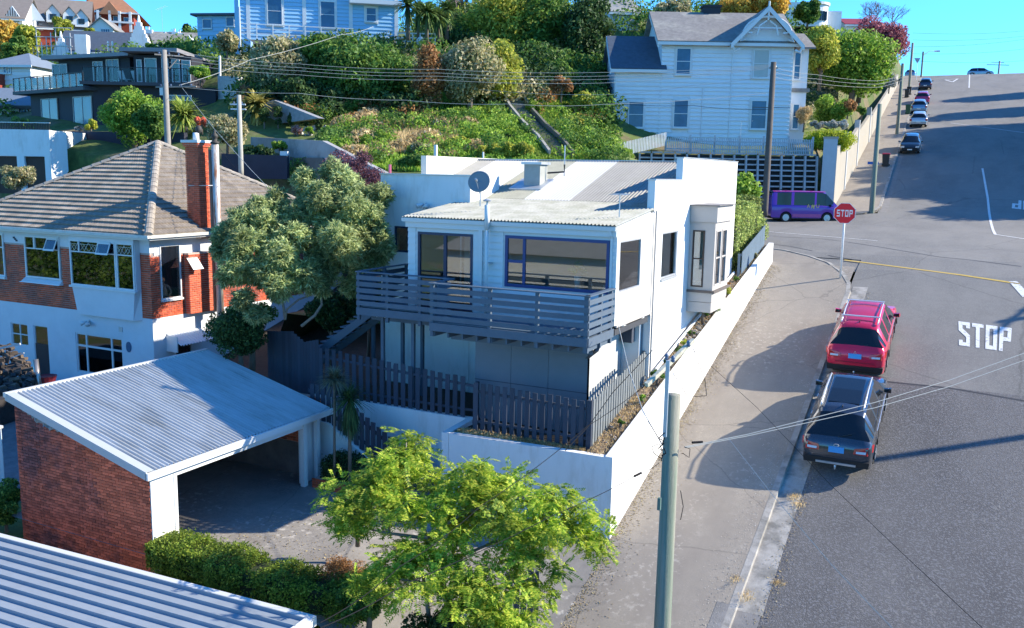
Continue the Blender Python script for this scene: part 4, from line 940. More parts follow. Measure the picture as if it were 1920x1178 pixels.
window(N, nb, ld[0], ld[1], ld[2], ld[3], W_, rows=(), fw=.05, d=-.08)
mb = MB(); mb.fbox(nb, ld[0]+.04, ld[1]-.04, ld[2], -7.55, -.05, -.03); mb.build('door', mat('dark_door', (.03, .02, .03), .4), N)
window(N, nb, lw3[0], lw3[1], lw3[2], lw3[3], W_, cols=(.22, .76), rows=(.68,), fw=.07, d=-.08, back=mat('lace_curtain', (.22, .30, .36), .9, .1), mull=.08)
mb = MB(); mb.lathe((0, 0, 0), [(.17, 0), (.17, .03)], 20); o = mb.build('oval_plate', mat('oval_glass', (.05, .13, .22), .25), N); o.matrix_parent_inverse = Matrix(); o.matrix_basis = Matrix.Translation(nb.p(11.6, -7.12, .0)-Vector(N['_w'])) @ Matrix.Rotation(PI/2, 4, 'X') @ Matrix.Diagonal((.85, 1.25, 1, 1))
mb = MB(); mb.fbox(nb, 11.08, 11.28, -6.55, -6.35, 0, .02); mb.build('wall_vent', M_GALV, N)
for a, dx in ((2.6, 0), (7.35, 0)):
    mb = MB(); 
    for k in range(3): mb.fbox(nb, 7.15+k*.1 if a > 5 else 4.9+k*.08, 7.3+k*.1 if a > 5 else 5.0+k*.08, -3.12-.06*k, -3.05-.06*k, 0, .03)
    mb.build('step_motif', M_CHAR, N)
window(N, nr, rw[0], rw[1], rw[2], rw[3], W_, fw=.05, d=-.02, gm=glassmat('open_gap', (.9, .9, .9), -.2))
mb = MB(); mb.fbox(nr, rw[0]-.02, rw[1]+.02, -5.26, -5.18, -.1, .1); mb.build('window_sill', W_, N)
mb = MB(); mb.fbox(nr, rw[1]-.28, rw[1]-.06, -5.12, -3.1, -.5, -.46); mb.build('inner_sash', mat('red_brown_paint', (.12, .04, .035), .5), N)
# small awning sash and striped hood
pr = Fr((-27.76, 24.52, 0), u=(0, 1, 0))
mb = MB(); q = pr.p; u0, u1 = pr.uv(350, 490)[0], pr.uv(373, 490)[0]
mb.hexa([q(u0, -4.05, .36), q(u0+.55, -4.05, .36), q(u0+.55, -4.03, .34), q(u0, -4.03, .34), q(u0, -3.62, .02), q(u0+.55, -3.62, .02), q(u0+.55, -3.6, .0), q(u0, -3.6, .0)]); mb.build('open_sash', W_, N)
corrugated(lambda l, w, h: V(-28.0+l*.85, w, -6.55-l*.42+h), 0, .95, 25.15, 26.85, pitch=.15, amp=.03).build('window_hood', W_, N)
mb = MB(); mb.box(-28.0, -27.4, 25.13, 25.17, -7.25, -6.62); mb.build('hood_cheek', W_, N)
window(N, nr, 1.0, 1.9, -8.3, -6.9, W_, fw=.05)
# chimney
mb = MB(); mb.box(-28.42, -27.78, 26.93, 27.43, -2.9, .9); mb.build('chimney_core', M_MORTAR, N)
c1 = Fr((-28.44, 26.91, 0), u=(1, 0, 0)); c2 = Fr((-27.76, 26.91, 0), u=(0, 1, 0))
brickwork(c1, N, M_BRICK, .0, .68, -2.8, .8, limit=120, course=.08, L=.2, seed=11); brickwork(c2, N, M_BRICK, .0, .54, -2.8, .8, limit=120, course=.08, L=.2, seed=12)
for k in range(2):
    brickwork(Fr((-28.49-.03*k, 26.86-.03*k, 0), u=(1, 0, 0)), N, M_BRICK, 0, .78+.06*k, .80+.08*k, .875+.08*k, limit=60, course=.08, L=.2, seed=3)
    brickwork(Fr((-27.71+.03*k, 26.86-.03*k, 0), u=(0, 1, 0)), N, M_BRICK, 0, .64+.06*k, .80+.08*k, .875+.08*k, limit=60, course=.08, L=.2, seed=4)
mb = MB(); mb.box(-28.5, -27.7, 26.86, 27.5, .8, .96); mb.box(-28.56, -27.64, 26.78, 27.56, .96, 1.06); mb.build('chimney_cap', W_, N)
mb = MB(); mb.lathe((-28.1, 27.17, 1.06), [(.13, 0), (.12, .3), (.09, .3), (.09, .1)], 12); mb.build('chimney_pot', W_, N, True)
mb = MB(); mb.lathe((-28.02, 27.25, 1.34), [(.03, 0), (.12, .05), (.14, .15), (.1, .27), (.03, .32)], 10); mb.build('cowl', mat('sooty_metal', (.05, .045, .04), .7), N, True)
t = thing('flue', 'tall rust streaked metal flue beside the brick chimney', 'flue', (-27.25, 27.3, -6.4))
mr = mat('rusty_galvanised', (.50, .50, .48), .5, .1, 2, metal=.3, col2=(.28, .12, .06), c2scale=1.1, c2lo=.52, c2hi=.62, stretch=(3, 3, .5))
mb = MB(); mb.tube([(-27.22, 27.3, -6.3), (-27.22, 27.3, .95)], .145, 16); mb.build('pipe', mr, t, True)
mb = MB(); mb.tube([(-27.52, 27.32, -5.9), (-27.52, 27.32, .7)], .07, 10); mb.build('side_pipe', mat('rusty_pipe', (.26, .16, .11), .7, .2), t, True)
mb = MB(); mb.lathe((-27.22, 27.3, .95), [(.17, -.03), (.18, .06), (.1, .08), (.09, .2), (.14, .25), (.12, .33), (.04, .42), (.05, .48), (.0, .52)], 14); mb.build('cowl', mat('sooty_metal', (.05, .045, .04)), t, True)
for z in (-.75, -3.4): mb = MB(); mb.tube([(-28.3, 26.88, z), (-27.3, 26.95, z+.02), (-27.22, 27.2, z+.02)], .018, 6); mb.build('stay', M_GALV, t)
mb = MB(); mb.tube([(-27.22, 27.3, -6.6), (-27.22, 27.3, -6.2)], .16, 12); mb.build('foot', M_CHAR, t)
# ---------------- tiled roof: pyramid, every tile
EX, EY, EZ, SP = -27.55, 24.1, -2.60, 6.2; PT = .59; AP = V(EX-SP, EY+SP, EZ+SP*PT)
co = [V(EX-2*SP, EY, EZ), V(EX, EY, EZ), V(EX, EY+2*SP, EZ), V(EX-2*SP, EY+2*SP, EZ)]
M_TILE = mat('roof_tile', (.225, .19, .155), .9, .2, 6, .3, 40, rnd=.14, col2=(.30, .26, .215), c2scale=1.2, c2lo=.45, c2hi=.6)
mat('roof_tile_isl', (.225, .19, .155), .9, .2, 6, .3, 40, island=.14, col2=(.30, .26, .215), c2scale=1.2, c2lo=.45, c2hi=.6)
mb = MB()
for i in range(4): a, b = co[i], co[(i+1) % 4]; mb.quad(a-V(0, 0, .06), b-V(0, 0, .06), AP-V(0, 0, .06))
mb.build('roof_underlay', mat('dark_underlay', (.05, .045, .04)), N)
cosp = 1/math.sqrt(1+PT*PT); sinp = PT*cosp; TW, TL = .30, .345
def tile_me(key):
    mb = MB(); k = 10
    for i in range(k+1):
        x = TW*i/k; h = .03*abs(math.sin(PI*i/5)) + .0
        mb.v += [(x, 0, h+.065), (x, TL+.05, h+.0), (x, 0, -.01)]
    for i in range(k): a = 3*i; mb.f += [(a, a+3, a+4, a+1), (a, a+2, a+5, a+3)]
    return mb
items = []
for face in range(4):
    O = co[face]; U = (co[(face+1) % 4]-O).normalized(); inw = V(-U.y, U.x, 0); Sl = (inw*cosp+V(0, 0, sinp)); Nn = U.cross(Sl)
    R3 = Matrix((U, Sl, Nn)).transposed()
    rows = int(SP/cosp/TL)+1
    for r_ in range(rows):
        hd = r_*TL*cosp
        n = int(2*SP/TW)
        for c_ in range(n+1):
            u = c_*TW
            if u+TW/2 < hd+.05 or u+TW/2 > 2*SP-hd-.05: continue
            if face >= 2: continue
            p = O+U*u+Sl*(r_*TL)+Nn*.0
            items.append(((1,), Matrix.Translation(p) @ R3.to_4x4()))
pieces('roof_tile', tile_me, items, N, M_TILE, 300)
mb = MB()
for k_ in (2, 3): 
    a, b = co[k_], co[(k_+1) % 4]; mb.quad(a, b, AP)
mb.build('rear_roof', M_TILE, N)
M_RIDGE = mat('ridge_tile', (.33, .29, .24), .9, .25, 4, .3, 30, rnd=.1, col2=(.22, .19, .16), c2scale=3)
def hipcap(a, b):
    d = (b-a); L = d.length; d.normalize(); s = V(0, 0, 1).cross(d).normalized(); up = d.cross(s); n = int(L/.42)
    for i in range(n):
        p0 = a+d*(L*i/n); p1 = a+d*(L*(i+1)/n+.03); mb = MB(); 
        for p, hh in ((p0, .02), (p1, .0)):
            for t in range(7): an = PI*t/6; mb.v.append(tuple(p+s*(.17*math.cos(an))+up*(.12*math.sin(an)+hh+.0)))
        mb.f += [(t, t+1, t+8, t+7) for t in range(6)] + [tuple(range(7))]
        mb.build('ridge_tile', M_RIDGE, N)
for i in range(3): hipcap(co[i]+V(0, 0, .02) if i < 3 else co[i], AP+V(0, 0, .02))
hipcap(co[3], AP)
# eaves: soffit, fascia, gutter
mb = MB(); mb.box(EX-2*SP+.05, EX-.05, EY+.04, EY+12.3, -2.76, -2.70); mb.build('soffit', W_, N)
mb = MB(); mb.box(EX-2*SP, EX-.01, EY-.02, EY+.03, -2.78, -2.60); mb.box(EX-.03, EX+.02, EY+.03, EY+12.4, -2.78, -2.60); mb.build('fascia', W_, N)
mb = MB(); mb.box(EX-2*SP, EX+.10, EY-.13, EY-.02, -2.70, -2.585); mb.box(EX+.02, EX+.12, EY-.02, EY+12.4, -2.70, -2.585); mb.build('gutter', mat('old_white_gutter', (.55, .55, .52), .6, .15, 3), N)
# twin light on the shaded wall
floodlight('twin security light on the white wall between the ground floor door and window', nb.p(7+2.35, -6.30, .02), s=1.2)
# a person just inside the open side window
def person_window():
    t = bpy.data.objects.new('person', None); COL.objects.link(t); c = nr.p(.95, -5.2, -.45); t.location = c; t['_w'] = tuple(c)
    t['label'] = 'person in a blue grey top sitting just inside the open window of the brick house'; t['category'] = 'person'
    me = bpy.data.meshes.new('body'); 
    pts = [(0, 0, 0), (0, 0, .28), (0, .0, .50), (0, 0, .60), (.02, 0, .72), (.16, -.16, .48), (.22, -.26, .22), (.30, -.10, .12), (.16, .18, .48), (.22, .26, .22), (.30, .10, .10), (.30, -.1, -.02), (.62, -.12, .02), (.30, .1, -.02), (.62, .12, .02), (.45, -.05, .10), (.45, .05, .08)]
    ed = [(0, 1), (1, 2), (2, 3), (3, 4), (2, 5), (5, 6), (6, 7), (2, 8), (8, 9), (9, 10), (0, 11), (11, 12), (0, 13), (13, 14), (7, 15), (10, 16)]
    rr = [.15, .15, .13, .06, .1, .065, .05, .04, .065, .05, .04, .09, .07, .09, .07, .03, .03]
    me.from_pydata([(c.x+x*.8, c.y+y*1.0, c.z+z) for x, y, z in pts], ed, []); o = bpy.data.objects.new('body', me); COL.objects.link(o); attach(o, t)
    sk = o.modifiers.new('skin', 'SKIN'); 
    for i, r in enumerate(rr): me.skin_vertices[0].data[i].radius = (r, r)
    me.skin_vertices[0].data[0].use_root = True
    sb = o.modifiers.new('sub', 'SUBSURF'); sb.levels = 1; sb.render_levels = 1; me.materials.append(mat('blue_grey_cloth', (.11, .14, .18), .9, .1))
    o.modifiers['skin'].use_smooth_shade = True
    for p_, r_, nm, mm in (((c.x+.02, c.y, c.z+.74), .10, 'head', mat('skin', (.42, .25, .18), .6, 0)), ((c.x-.02, c.y+.01, c.z+.78), .105, 'hair', mat('dark_hair', (.04, .025, .02), .8, 0))):
        mb = MB(); mb.lathe((p_[0], p_[1], p_[2]-r_), [(.02, 0), (r_*.75, r_*.3), (r_, r_*1.0), (r_*.85, r_*1.6), (r_*.4, r_*1.95)], 14); mb.build(nm, mm, t, True)
    for s in (-1, 1):
        mb = MB(); b = V(c.x+.36, c.y+s*.05, c.z+.09); mb.tube([b-V(.08, 0, 0), b, b+V(.06, 0, -.01)], [.03, .04, .03], 8)
        for k in range(5): mb.tube([b+V(.04, (k-2)*.018, 0), b+V(.10, (k-2)*.022, -.01), b+V(.13-.01*abs(k-2), (k-2)*.022, -.035)], [.011, .010, .007], 5)
        mb.build('hand', mat('skin', (.42, .25, .18)), t, True)
person_window()
# ---------------- yard left of the carport: firewood, steel pole, white fence
mb = MB(); mb.grid(lambda u, v: V(-44+u*21.9, 14+v*10.6, -9.3-.9*(1-min(1, v*1.4))), 10, 8); struct(mb.build('rear_yard', mat('yard_concrete', (.16, .16, .17), .9, .3, 3)))
t = thing('firewood_pile', 'dark heap of split firewood and offcuts beside the white wall', 'firewood', (-33.5, 21.5, -9.2)); rr = random.Random(9)
ML_ = [mat('log_%s' % 'abc'[i], c_, .9, .3, 8, .5, 30) for i, c_ in enumerate([(.07, .055, .045), (.12, .09, .065), (.04, .035, .035)])]
for i in range(230):
    px, py = rr.uniform(-14, 62), 0; top = 640+max(0, (px-10)*.9)+rr.uniform(0, 10); py = rr.uniform(top, 738)
    w = 34-(py-640)*.045+rr.uniform(-.5, .5); c = P(px, py, w); d = V(rr.uniform(-1, 1), rr.uniform(-.6, .6), rr.uniform(-.25, .25)).normalized(); L = rr.uniform(.18, .42); mb = MB(); mb.tube([c-d*L/2, c+d*L/2], rr.uniform(.05, .10), rr.choice([3, 4, 5, 6])); mb.build('log', ML_[i % 3], t)
mb = MB(); mb.tube([P(-20, 658, 32.5), P(38, 645, 32.5)], .05, 4); mb.tube([P(20, 672, 32.2), P(45, 662, 32.2)], .03, 4); mb.build('plank', mat('pale_plank', (.45, .45, .45), .7, .1), t)
mb = MB(); mb.box(-36.5, -30.9, 20.0, 22.4, -9.4, -8.5); mb.build('stack_base', ML_[2], t)
t = thing('steel_pole', 'shiny steel pipe standing by the firewood behind the carport roof', 'pole', tuple(P(70, 722, 31.5))); mb = MB(); mb.tube([P(77, 760, 31), P(66, 674, 31)], .10, 14); mb.build('pipe', mat('bright_steel', (.5, .42, .34), .3, .2, 5, metal=.8, stretch=(8, 8, .3)), t, True)
t = thing('plastic_tub', 'dark red plastic tub at the foot of the brown door', 'tub', tuple(P(88, 705, 35))); c = P(88, 708, 34.5); mb = MB(); mb.lathe((c.x, c.y, c.z-.3), [(.25, 0), (.35, .35), (.36, .37), (.30, .33)], 14); mb.build('tub', mat('red_plastic', (.16, .02, .03), .5), t); 
t = thing('yard_fence', 'white painted fence and door at the left edge below the carport eave', 'fence', tuple(P(10, 880, 27)))
wf = Fr(P(-30, 900, 27.2), u=(1, .02, 0)); 
for i in range(7): a = i*.17; mb = MB(); mb.fbox(wf, a-.2, a-.04, -.6, 1.75, 0, .02); mb.build('board', M_WHITEP, t)
mb = MB(); mb.fbox(wf, -.3, 1.0, 1.75, 1.82, -.05, .05); mb.fbox(wf, -.3, 1.0, -.72, -.6, -.05, .05); mb.build('rail', M_WHITEP, t)
# ---------------- foreground roof, lower left
G = thing('shed', 'long low building with a pale ribbed metal roof cut by the lower left corner', 'shed', (-15, 11, -10.4))
mb_ = mat('tray_roof', (.25, .285, .32), .45, .10, 1.5, .0)
zf = lambda y: -8.42+(y-12.5)*.035
p_ = lambda l, w, h: V(l, w+.045*(l+10.4)*1.0*0 + (l+10.4)*(.045), zf(w)+h)
for i in range(9):
    b = 12.5-i*.60; ribbed(p_, -26, -10.52, b-.6, b, .30, .028, .06).build('roof_sheet', mb_, G)
mb = MB(); q = lambda x, y, z: V(x, y+(x+10.4)*.045, z)
mb.hexa([q(-26, 12.48, -8.56), q(-10.4, 12.48, -8.56), q(-10.4, 12.62, -8.56), q(-26, 12.62, -8.56), q(-26, 12.48, -8.36), q(-10.4, 12.48, -8.36), q(-10.4, 12.62, -8.36), q(-26, 12.62, -8.36)]); mb.build('rear_flashing', mat('barge_pale', (.55, .56, .55)), G)
mb = MB(); mb.hexa([q(-10.55, 6.6, -8.8), q(-10.38, 6.6, -8.8), q(-10.38, 12.48, -8.6), q(-10.55, 12.48, -8.6), q(-10.55, 6.6, -8.55), q(-10.38, 6.6, -8.55), q(-10.38, 12.48, -8.37), q(-10.55, 12.48, -8.37)]); mb.build('end_fascia', M_WHITEP, G)
mb = MB(); mb.hexa([q(-25.8, 7, -10.8), q(-10.7, 7, -10.8), q(-10.7, 12.4, -10.8), q(-25.8, 12.4, -10.8), q(-25.8, 7, -8.68), q(-10.7, 7, -8.68), q(-10.7, 12.4, -8.5), q(-25.8, 12.4, -8.5)]); mb.build('wall', M_WHITE, G)
# ---------------- houses behind the camera (mirrored in the windows)
for lab, x, y, z, w, d, h, m in (('cream house with a grey hipped roof, standing behind the viewer', -26, -14, -12, 15, 8, 6.5, M_CREAM), ('brick house behind the viewer further along the street', -46, -8, -12, 11, 8, 5.5, M_BRICK)):
    t = thing('house', lab, 'house', (x, y, z)); mb = MB(); mb.box(x-w/2, x+w/2, y-d/2, y+d/2, z, z+h); mb.build('wall', m, t)
    a = [V(x-w/2-.5, y-d/2-.5, z+h), V(x+w/2+.5, y-d/2-.5, z+h), V(x+w/2+.5, y+d/2+.5, z+h), V(x-w/2-.5, y+d/2+.5, z+h)]; r0, r1 = V(x-w/2+3, y, z+h+2.6), V(x+w/2-3, y, z+h+2.6)
    mb = MB(); mb.quad(a[0], a[1], r1, r0); mb.quad(a[1], a[2], r1); mb.quad(a[2], a[3], r0, r1); mb.quad(a[3], a[0], r0); mb.build('roof', M_RGREY, t)
    fr = Fr((x+w/2, y+d/2, z), u=(-1, 0, 0))
    for u in (1.5, 5, 8): window(t, fr, u, u+1.5, 2.2, 3.8, M_WHITEP, M_GLASSD)
# ================================================================== HILL
CT = [  # photo pixel and distance of points on the hillside
 (100,345,50),(250,330,52),(380,330,48),(480,330,46),(560,330,46),(650,330,44),(760,320,48),(900,315,48),(1000,310,50),(1120,300,54),
 (100,252,66),(250,252,66),(180,252,61),(300,252,62),(30,252,62),(60,247,66),(200,242,66),(350,235,64),(450,262,54),(560,262,55),(640,262,52),(760,262,54),(880,262,54),(1000,262,55),(1100,268,57),(1180,292,58),(1300,290,61.5),(1500,292,61.5),
 (480,205,60),(600,215,60),(720,215,60),(850,205,62),(950,190,64),(1040,200,64),(1100,190,66),(1160,262,64),(1300,262,67),(1480,262,69),
 (450,95,76),(600,88,78),(740,92,78),(830,90,78),(900,90,78),(1000,100,78),(1080,90,82),
 (1150,100,88),(1250,60,98),(1400,40,110),(1540,236,72),(1600,190,82),(1640,165,92),(1668,130,112),(1685,108,140),(1700,105,170),
 (30,200,80),(120,150,90),(260,115,95),(380,110,95),(50,130,105),(180,110,118),(300,92,125),(400,100,110),(200,95,150),(60,90,160),(700,70,110),(950,40,110),(1200,30,125),(1500,30,130)]
fh = V(CF.x, CF.y, 0).normalized(); rh = V(fh.y, -fh.x, 0)
pts = []
for x, y, w in CT: q = P(x, y, w); pts.append((q.dot(rh), q.dot(fh), q.z))
for a in (-80, -40, 0, 60): pts.append((a-10, 36, -6.0)) if a < 0 else None
for a, b, z in ((-110, 60, -3), (-90, 90, 6), (-120, 130, 14), (-60, 210, 20), (0, 210, 26), (60, 230, 24), (-160, 200, 16), (-60, 20, -10), (-30, 32, -6.5)): pts.append((a, b, z))
A_ = np.array(pts); n_ = len(A_)
def tps(d2): return np.where(d2 > 1e-9, d2*np.log(np.maximum(d2, 1e-9))*.5, 0)
Kp = tps(((A_[:, None, :2]-A_[None, :, :2])**2).sum(-1)) + np.eye(n_)*6.0; Q = np.hstack([np.ones((n_, 1)), A_[:, :2]])
sol = np.linalg.solve(np.block([[Kp, Q], [Q.T, np.zeros((3, 3))]]), np.concatenate([A_[:, 2], np.zeros(3)]))
def terr(xy):
    xy = np.asarray(xy, float).reshape(-1, 2); ab = np.stack([xy@np.array([rh.x, rh.y]), xy@np.array([fh.x, fh.y])], 1)
    return tps(((ab[:, None]-A_[None, :, :2])**2).sum(-1))@sol[:n_] + np.hstack([np.ones((len(ab), 1)), ab])@sol[n_:]
def tz(x, y): return float(terr([(x, y)])[0])
def road_floor(X, Y, z):
    k = np.array([kx(y) for y in Y]); r = np.array([zs(y) for y in Y])
    onroad = (X > k-4.8) & (X < k+20) & (Y > 36)
    cross = (Y > 40) & (Y < 60.5+.45*np.minimum(0, X+9)) & (X > -16) & (X < 40)
    z = np.where(onroad, np.minimum(z, r-.6), z); z = np.where(cross & ~onroad, np.minimum(z, r-.6), z)
    b_ = X*fh.x+Y*fh.y; a_ = X*rh.x+Y*rh.y; cb = P(1380, 290, 61); ca = P(1192, 290, 61).dot(rh); z = np.where((a_ > ca) & (b_ < cb.dot(fh)+.6) & (Y > 36), np.minimum(z, -4.5), z)
    z = np.where((X < -26.5) & (Y < 38.2), np.minimum(z, -9.6), z); z = np.where(Y < 35, np.minimum(z, -6.0), z); z = np.where((X > -19.5) & (Y < 37.5), np.minimum(z, -8), z)
    z = np.where((X > -17) & (Y < 44) & (X < 5), np.minimum(z, -8), z); z = np.where((X > -14) & (X < -4) & (Y < 61.5), np.minimum(z, -4.5), z)
    return z
gx = np.arange(-190, 90, 1.6); gy = np.arange(29, 260, 1.6); XX, YY = np.meshgrid(gx, gy); Z = terr(np.stack([XX.ravel(), YY.ravel()], 1))
nz = np.random.RandomState(3); Z = Z + nz.normal(size=len(Z))*.05
Z = np.clip(Z, -12, 60); Z = road_floor(XX.ravel(), YY.ravel(), Z)
right = XX.ravel() > 12; Z = np.where(right & (YY.ravel() > 36), np.array([zs(y) for y in YY.ravel()])-.1-.6*((XX.ravel() < 30)), Z)
me = bpy.data.meshes.new('hillside'); nx, ny = len(gx), len(gy)
V3 = np.stack([XX.ravel(), YY.ravel(), Z], 1); ii = (np.arange(ny-1)[:, None]*nx+np.arange(nx-1)[None]).ravel(); F4 = np.stack([ii, ii+1, ii+nx+1, ii+nx], 1)
me.vertices.add(len(V3)); me.vertices.foreach_set('co', V3.ravel()); me.loops.add(F4.size); me.polygons.add(len(F4)); me.loops.foreach_set('vertex_index', F4.ravel().astype(np.int32)); me.polygons.foreach_set('loop_start', np.arange(0, F4.size, 4, dtype=np.int32)); me.polygons.foreach_set('loop_total', np.full(len(F4), 4, dtype=np.int32)); me.update(calc_edges=True); me.shade_smooth()
me.materials.append(M_GRASS); o = bpy.data.objects.new('hillside', me); COL.objects.link(o); struct(o)
# far ground so nothing ends in the void
mb = MB(); mb.box(-900, 900, -900, 1500, -40, -39); struct(mb.build('lowland', mat('far_land', (.08, .10, .05), .95, .3, .02)))
mb = MB(); mb.quad((-700, -60, -12.4), (-28, -60, -12.4), (-28, 14, -10.9), (-28, 38, -9.9), (-190, 60, -9.9), (-700, 60, -9.9)); mb.quad((15.3, -60, -27), (300, -60, -27), (300, 37, -4.9), (15.3, 37, -4.9)); mb.quad((-28, -60, -12.4), (-7.6, -60, -34), (-7.6, 5, -14.4), (-28, 14, -10.9)); struct(mb.build('neighbouring_ground', M_GRASS))

# ================================================================== FOLIAGE COLOURS
L_OLIVE = leafmat('leaf_olive', (.125, .165, .065), (.24, .29, .125), (.39, .43, .22), .4)
L_WATTLE = leafmat('leaf_wattle', (.08, .155, .014), (.21, .30, .03), (.40, .41, .06), .45)
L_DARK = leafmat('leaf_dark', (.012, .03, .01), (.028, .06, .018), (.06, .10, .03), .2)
L_MID = leafmat('leaf_mid', (.03, .075, .015), (.065, .13, .025), (.14, .21, .04), .3)
L_BRIGHT = leafmat('leaf_bright', (.07, .14, .02), (.14, .24, .03), (.28, .36, .06), .35)
L_YELL = leafmat('leaf_yellow_green', (.12, .16, .025), (.24, .27, .04), (.42, .38, .07), .35)
L_BLOOM = leafmat('leaf_seed_heads', (.10, .12, .05), (.24, .22, .11), (.42, .36, .22), .3)
L_AUT = leafmat('leaf_autumn', (.25, .15, .03), (.42, .26, .04), (.55, .36, .08), .35)
L_RUST = leafmat('leaf_rust', (.12, .055, .02), (.24, .12, .045), (.34, .19, .08), .25)
L_PURP = leafmat('leaf_purple', (.05, .02, .03), (.11, .045, .06), (.20, .10, .11), .2)
L_SILV = leafmat('leaf_silver', (.16, .17, .15), (.28, .29, .27), (.4, .4, .38), .2)
L_DRY = leafmat('leaf_dry_grass', (.22, .16, .08), (.36, .27, .14), (.46, .36, .20), .3)
L_HEDGE = leafmat('leaf_hedge', (.05, .09, .012), (.12, .175, .02), (.22, .27, .04), .3)
L_GRASS = leafmat('blade_grass', (.05, .10, .01), (.11, .19, .02), (.20, .25, .05), .3)
L_PINK = leafmat('leaf_pink_flower', (.30, .12, .12), (.45, .25, .2), (.55, .35, .3), .3)
L_TWIG = leafmat('bare_twigs', (.10, .07, .06), (.16, .11, .10), (.22, .16, .15), .1)

# ================================================================== NEAR TREES
# grey green tree between the two houses: rosettes of narrow leaves
def rosettes(bl, n, k, size, seed, flat=.85, shell=.25):
    pos, d = blob_leaves(bl, n, seed, flat, shell); r = np.random.RandomState(seed)
    P_ = np.repeat(pos, k, 0); D_ = np.repeat(d, k, 0); t = D_*.7 + r.normal(size=P_.shape)*.75; t /= np.linalg.norm(t, axis=1)[:, None]
    nn = np.cross(t, r.normal(size=t.shape)); nn[:, 2] = np.abs(nn[:, 2]); return P_+t*size*.45, nn, t
def pbl(lst, w0=None):
    out = []
    for px, py, w, r in lst: q = P(px, py, w); out.append((np.array(q), r))
    return out
t = thing('tree', 'large grey green bushy tree with crooked pale stems between the brick and white houses', 'tree', tuple(onY(565, 612, 23.2)))
BL = []
rr = np.random.RandomState(12)
for px, py, w, r in [(450, 430, 31.3, .85), (520, 420, 31.5, .9), (600, 400, 31.8, 1.0), (665, 400, 32, 1.0), (640, 360, 32.2, .75), (590, 370, 32.3, .7), (480, 480, 30.4, .9), (560, 480, 30.6, 1.1), (640, 460, 31.2, 1.1), (690, 430, 31.8, .8), (440, 520, 30.2, .6), (500, 530, 30.2, .7), (610, 525, 31.2, .55), (665, 520, 31.6, .6), (455, 560, 30.0, .35), (480, 590, 29.8, .3), (700, 470, 32, .6), (425, 460, 31, .5), (690, 380, 32.4, .5), (520, 380, 32.2, .5), (650, 340, 32.6, .4), (622, 322, 32.6, .42), (575, 345, 32.4, .45), (705, 370, 32.2, .5), (715, 440, 31.9, .45), (480, 400, 31.5, .5), (420, 470, 31, .4)]:
    q = P(px, py, w-2.4)
    for i in range(8):
        d = rr.normal(size=3); d /= np.linalg.norm(d); BL.append((np.array(q)+d*r*.62, r*(.40+.2*rr.rand())))
p_, n_2, t_2 = rosettes(BL, 14000, 8, .21, 4, shell=.36); leafobj('crown', leaf_mesh('crown', p_, n_2, .21, L_OLIVE, .18, 4, jitter=.2, tang=t_2*3), t)
mb = MB(); 
for path, r in (([(565, 612), (590, 592), (603, 572), (603, 555), (585, 530)], .085), ([(535, 600), (538, 580), (560, 562), (588, 552), (600, 548)], .06), ([(535, 600), (528, 550), (515, 500)], .07), ([(603, 555), (640, 500), (650, 440)], .06), ([(588, 552), (560, 490), (550, 430)], .06)):
    mb.tube([P(x, y, 28.8) for i, (x, y) in enumerate(path)], [r*.62*(1-.12*i) for i in range(len(path))], 8)
mb.build('stem', M_BARKG, t, True)
tree('shrub', 'purple leaved shrub rising behind the grey green tree', 'shrub', 668, 335, 34.5, 88, 58, L_PURP, n=12000, size=.09, seed=21, nb=40, br=.35, trunk_h=1.5, lo=.3)
tree('shrub', 'purple brown shrub against the blue shaded parapet wall', 'shrub', 724, 402, 33.2, 32, 64, L_PURP, n=5000, size=.09, seed=22, nb=20, br=.22, trunk_h=1.5, lo=.3)
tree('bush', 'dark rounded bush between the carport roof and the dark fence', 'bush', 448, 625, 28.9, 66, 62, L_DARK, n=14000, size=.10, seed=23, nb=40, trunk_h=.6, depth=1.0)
tree('bush', 'paler leaves painted as the sunlit tops of a bush beside the metal flue', 'bush', 470, 590, 29.4, 75, 22, L_MID, n=5000, size=.10, seed=24, nb=24, br=.25, trunk_h=1.2, depth=.7)  # lighter leaf colour stands in for sun on the bush tops
tree('bush', 'dark bush added to deepen the shade below the grey green tree', 'bush', 620, 585, 32.6, 75, 45, L_DARK, n=9000, size=.13, seed=25, nb=30, trunk_h=.8)  # dark leaved filler, added where the ground lies in dense shade
tree('bush', 'dark bush added to deepen the shade behind the left end of the deck', 'bush', 690, 560, 34, 45, 60, L_DARK, n=6000, size=.13, seed=26, nb=20, trunk_h=.8)  # second dark filler, added for the same dense shade
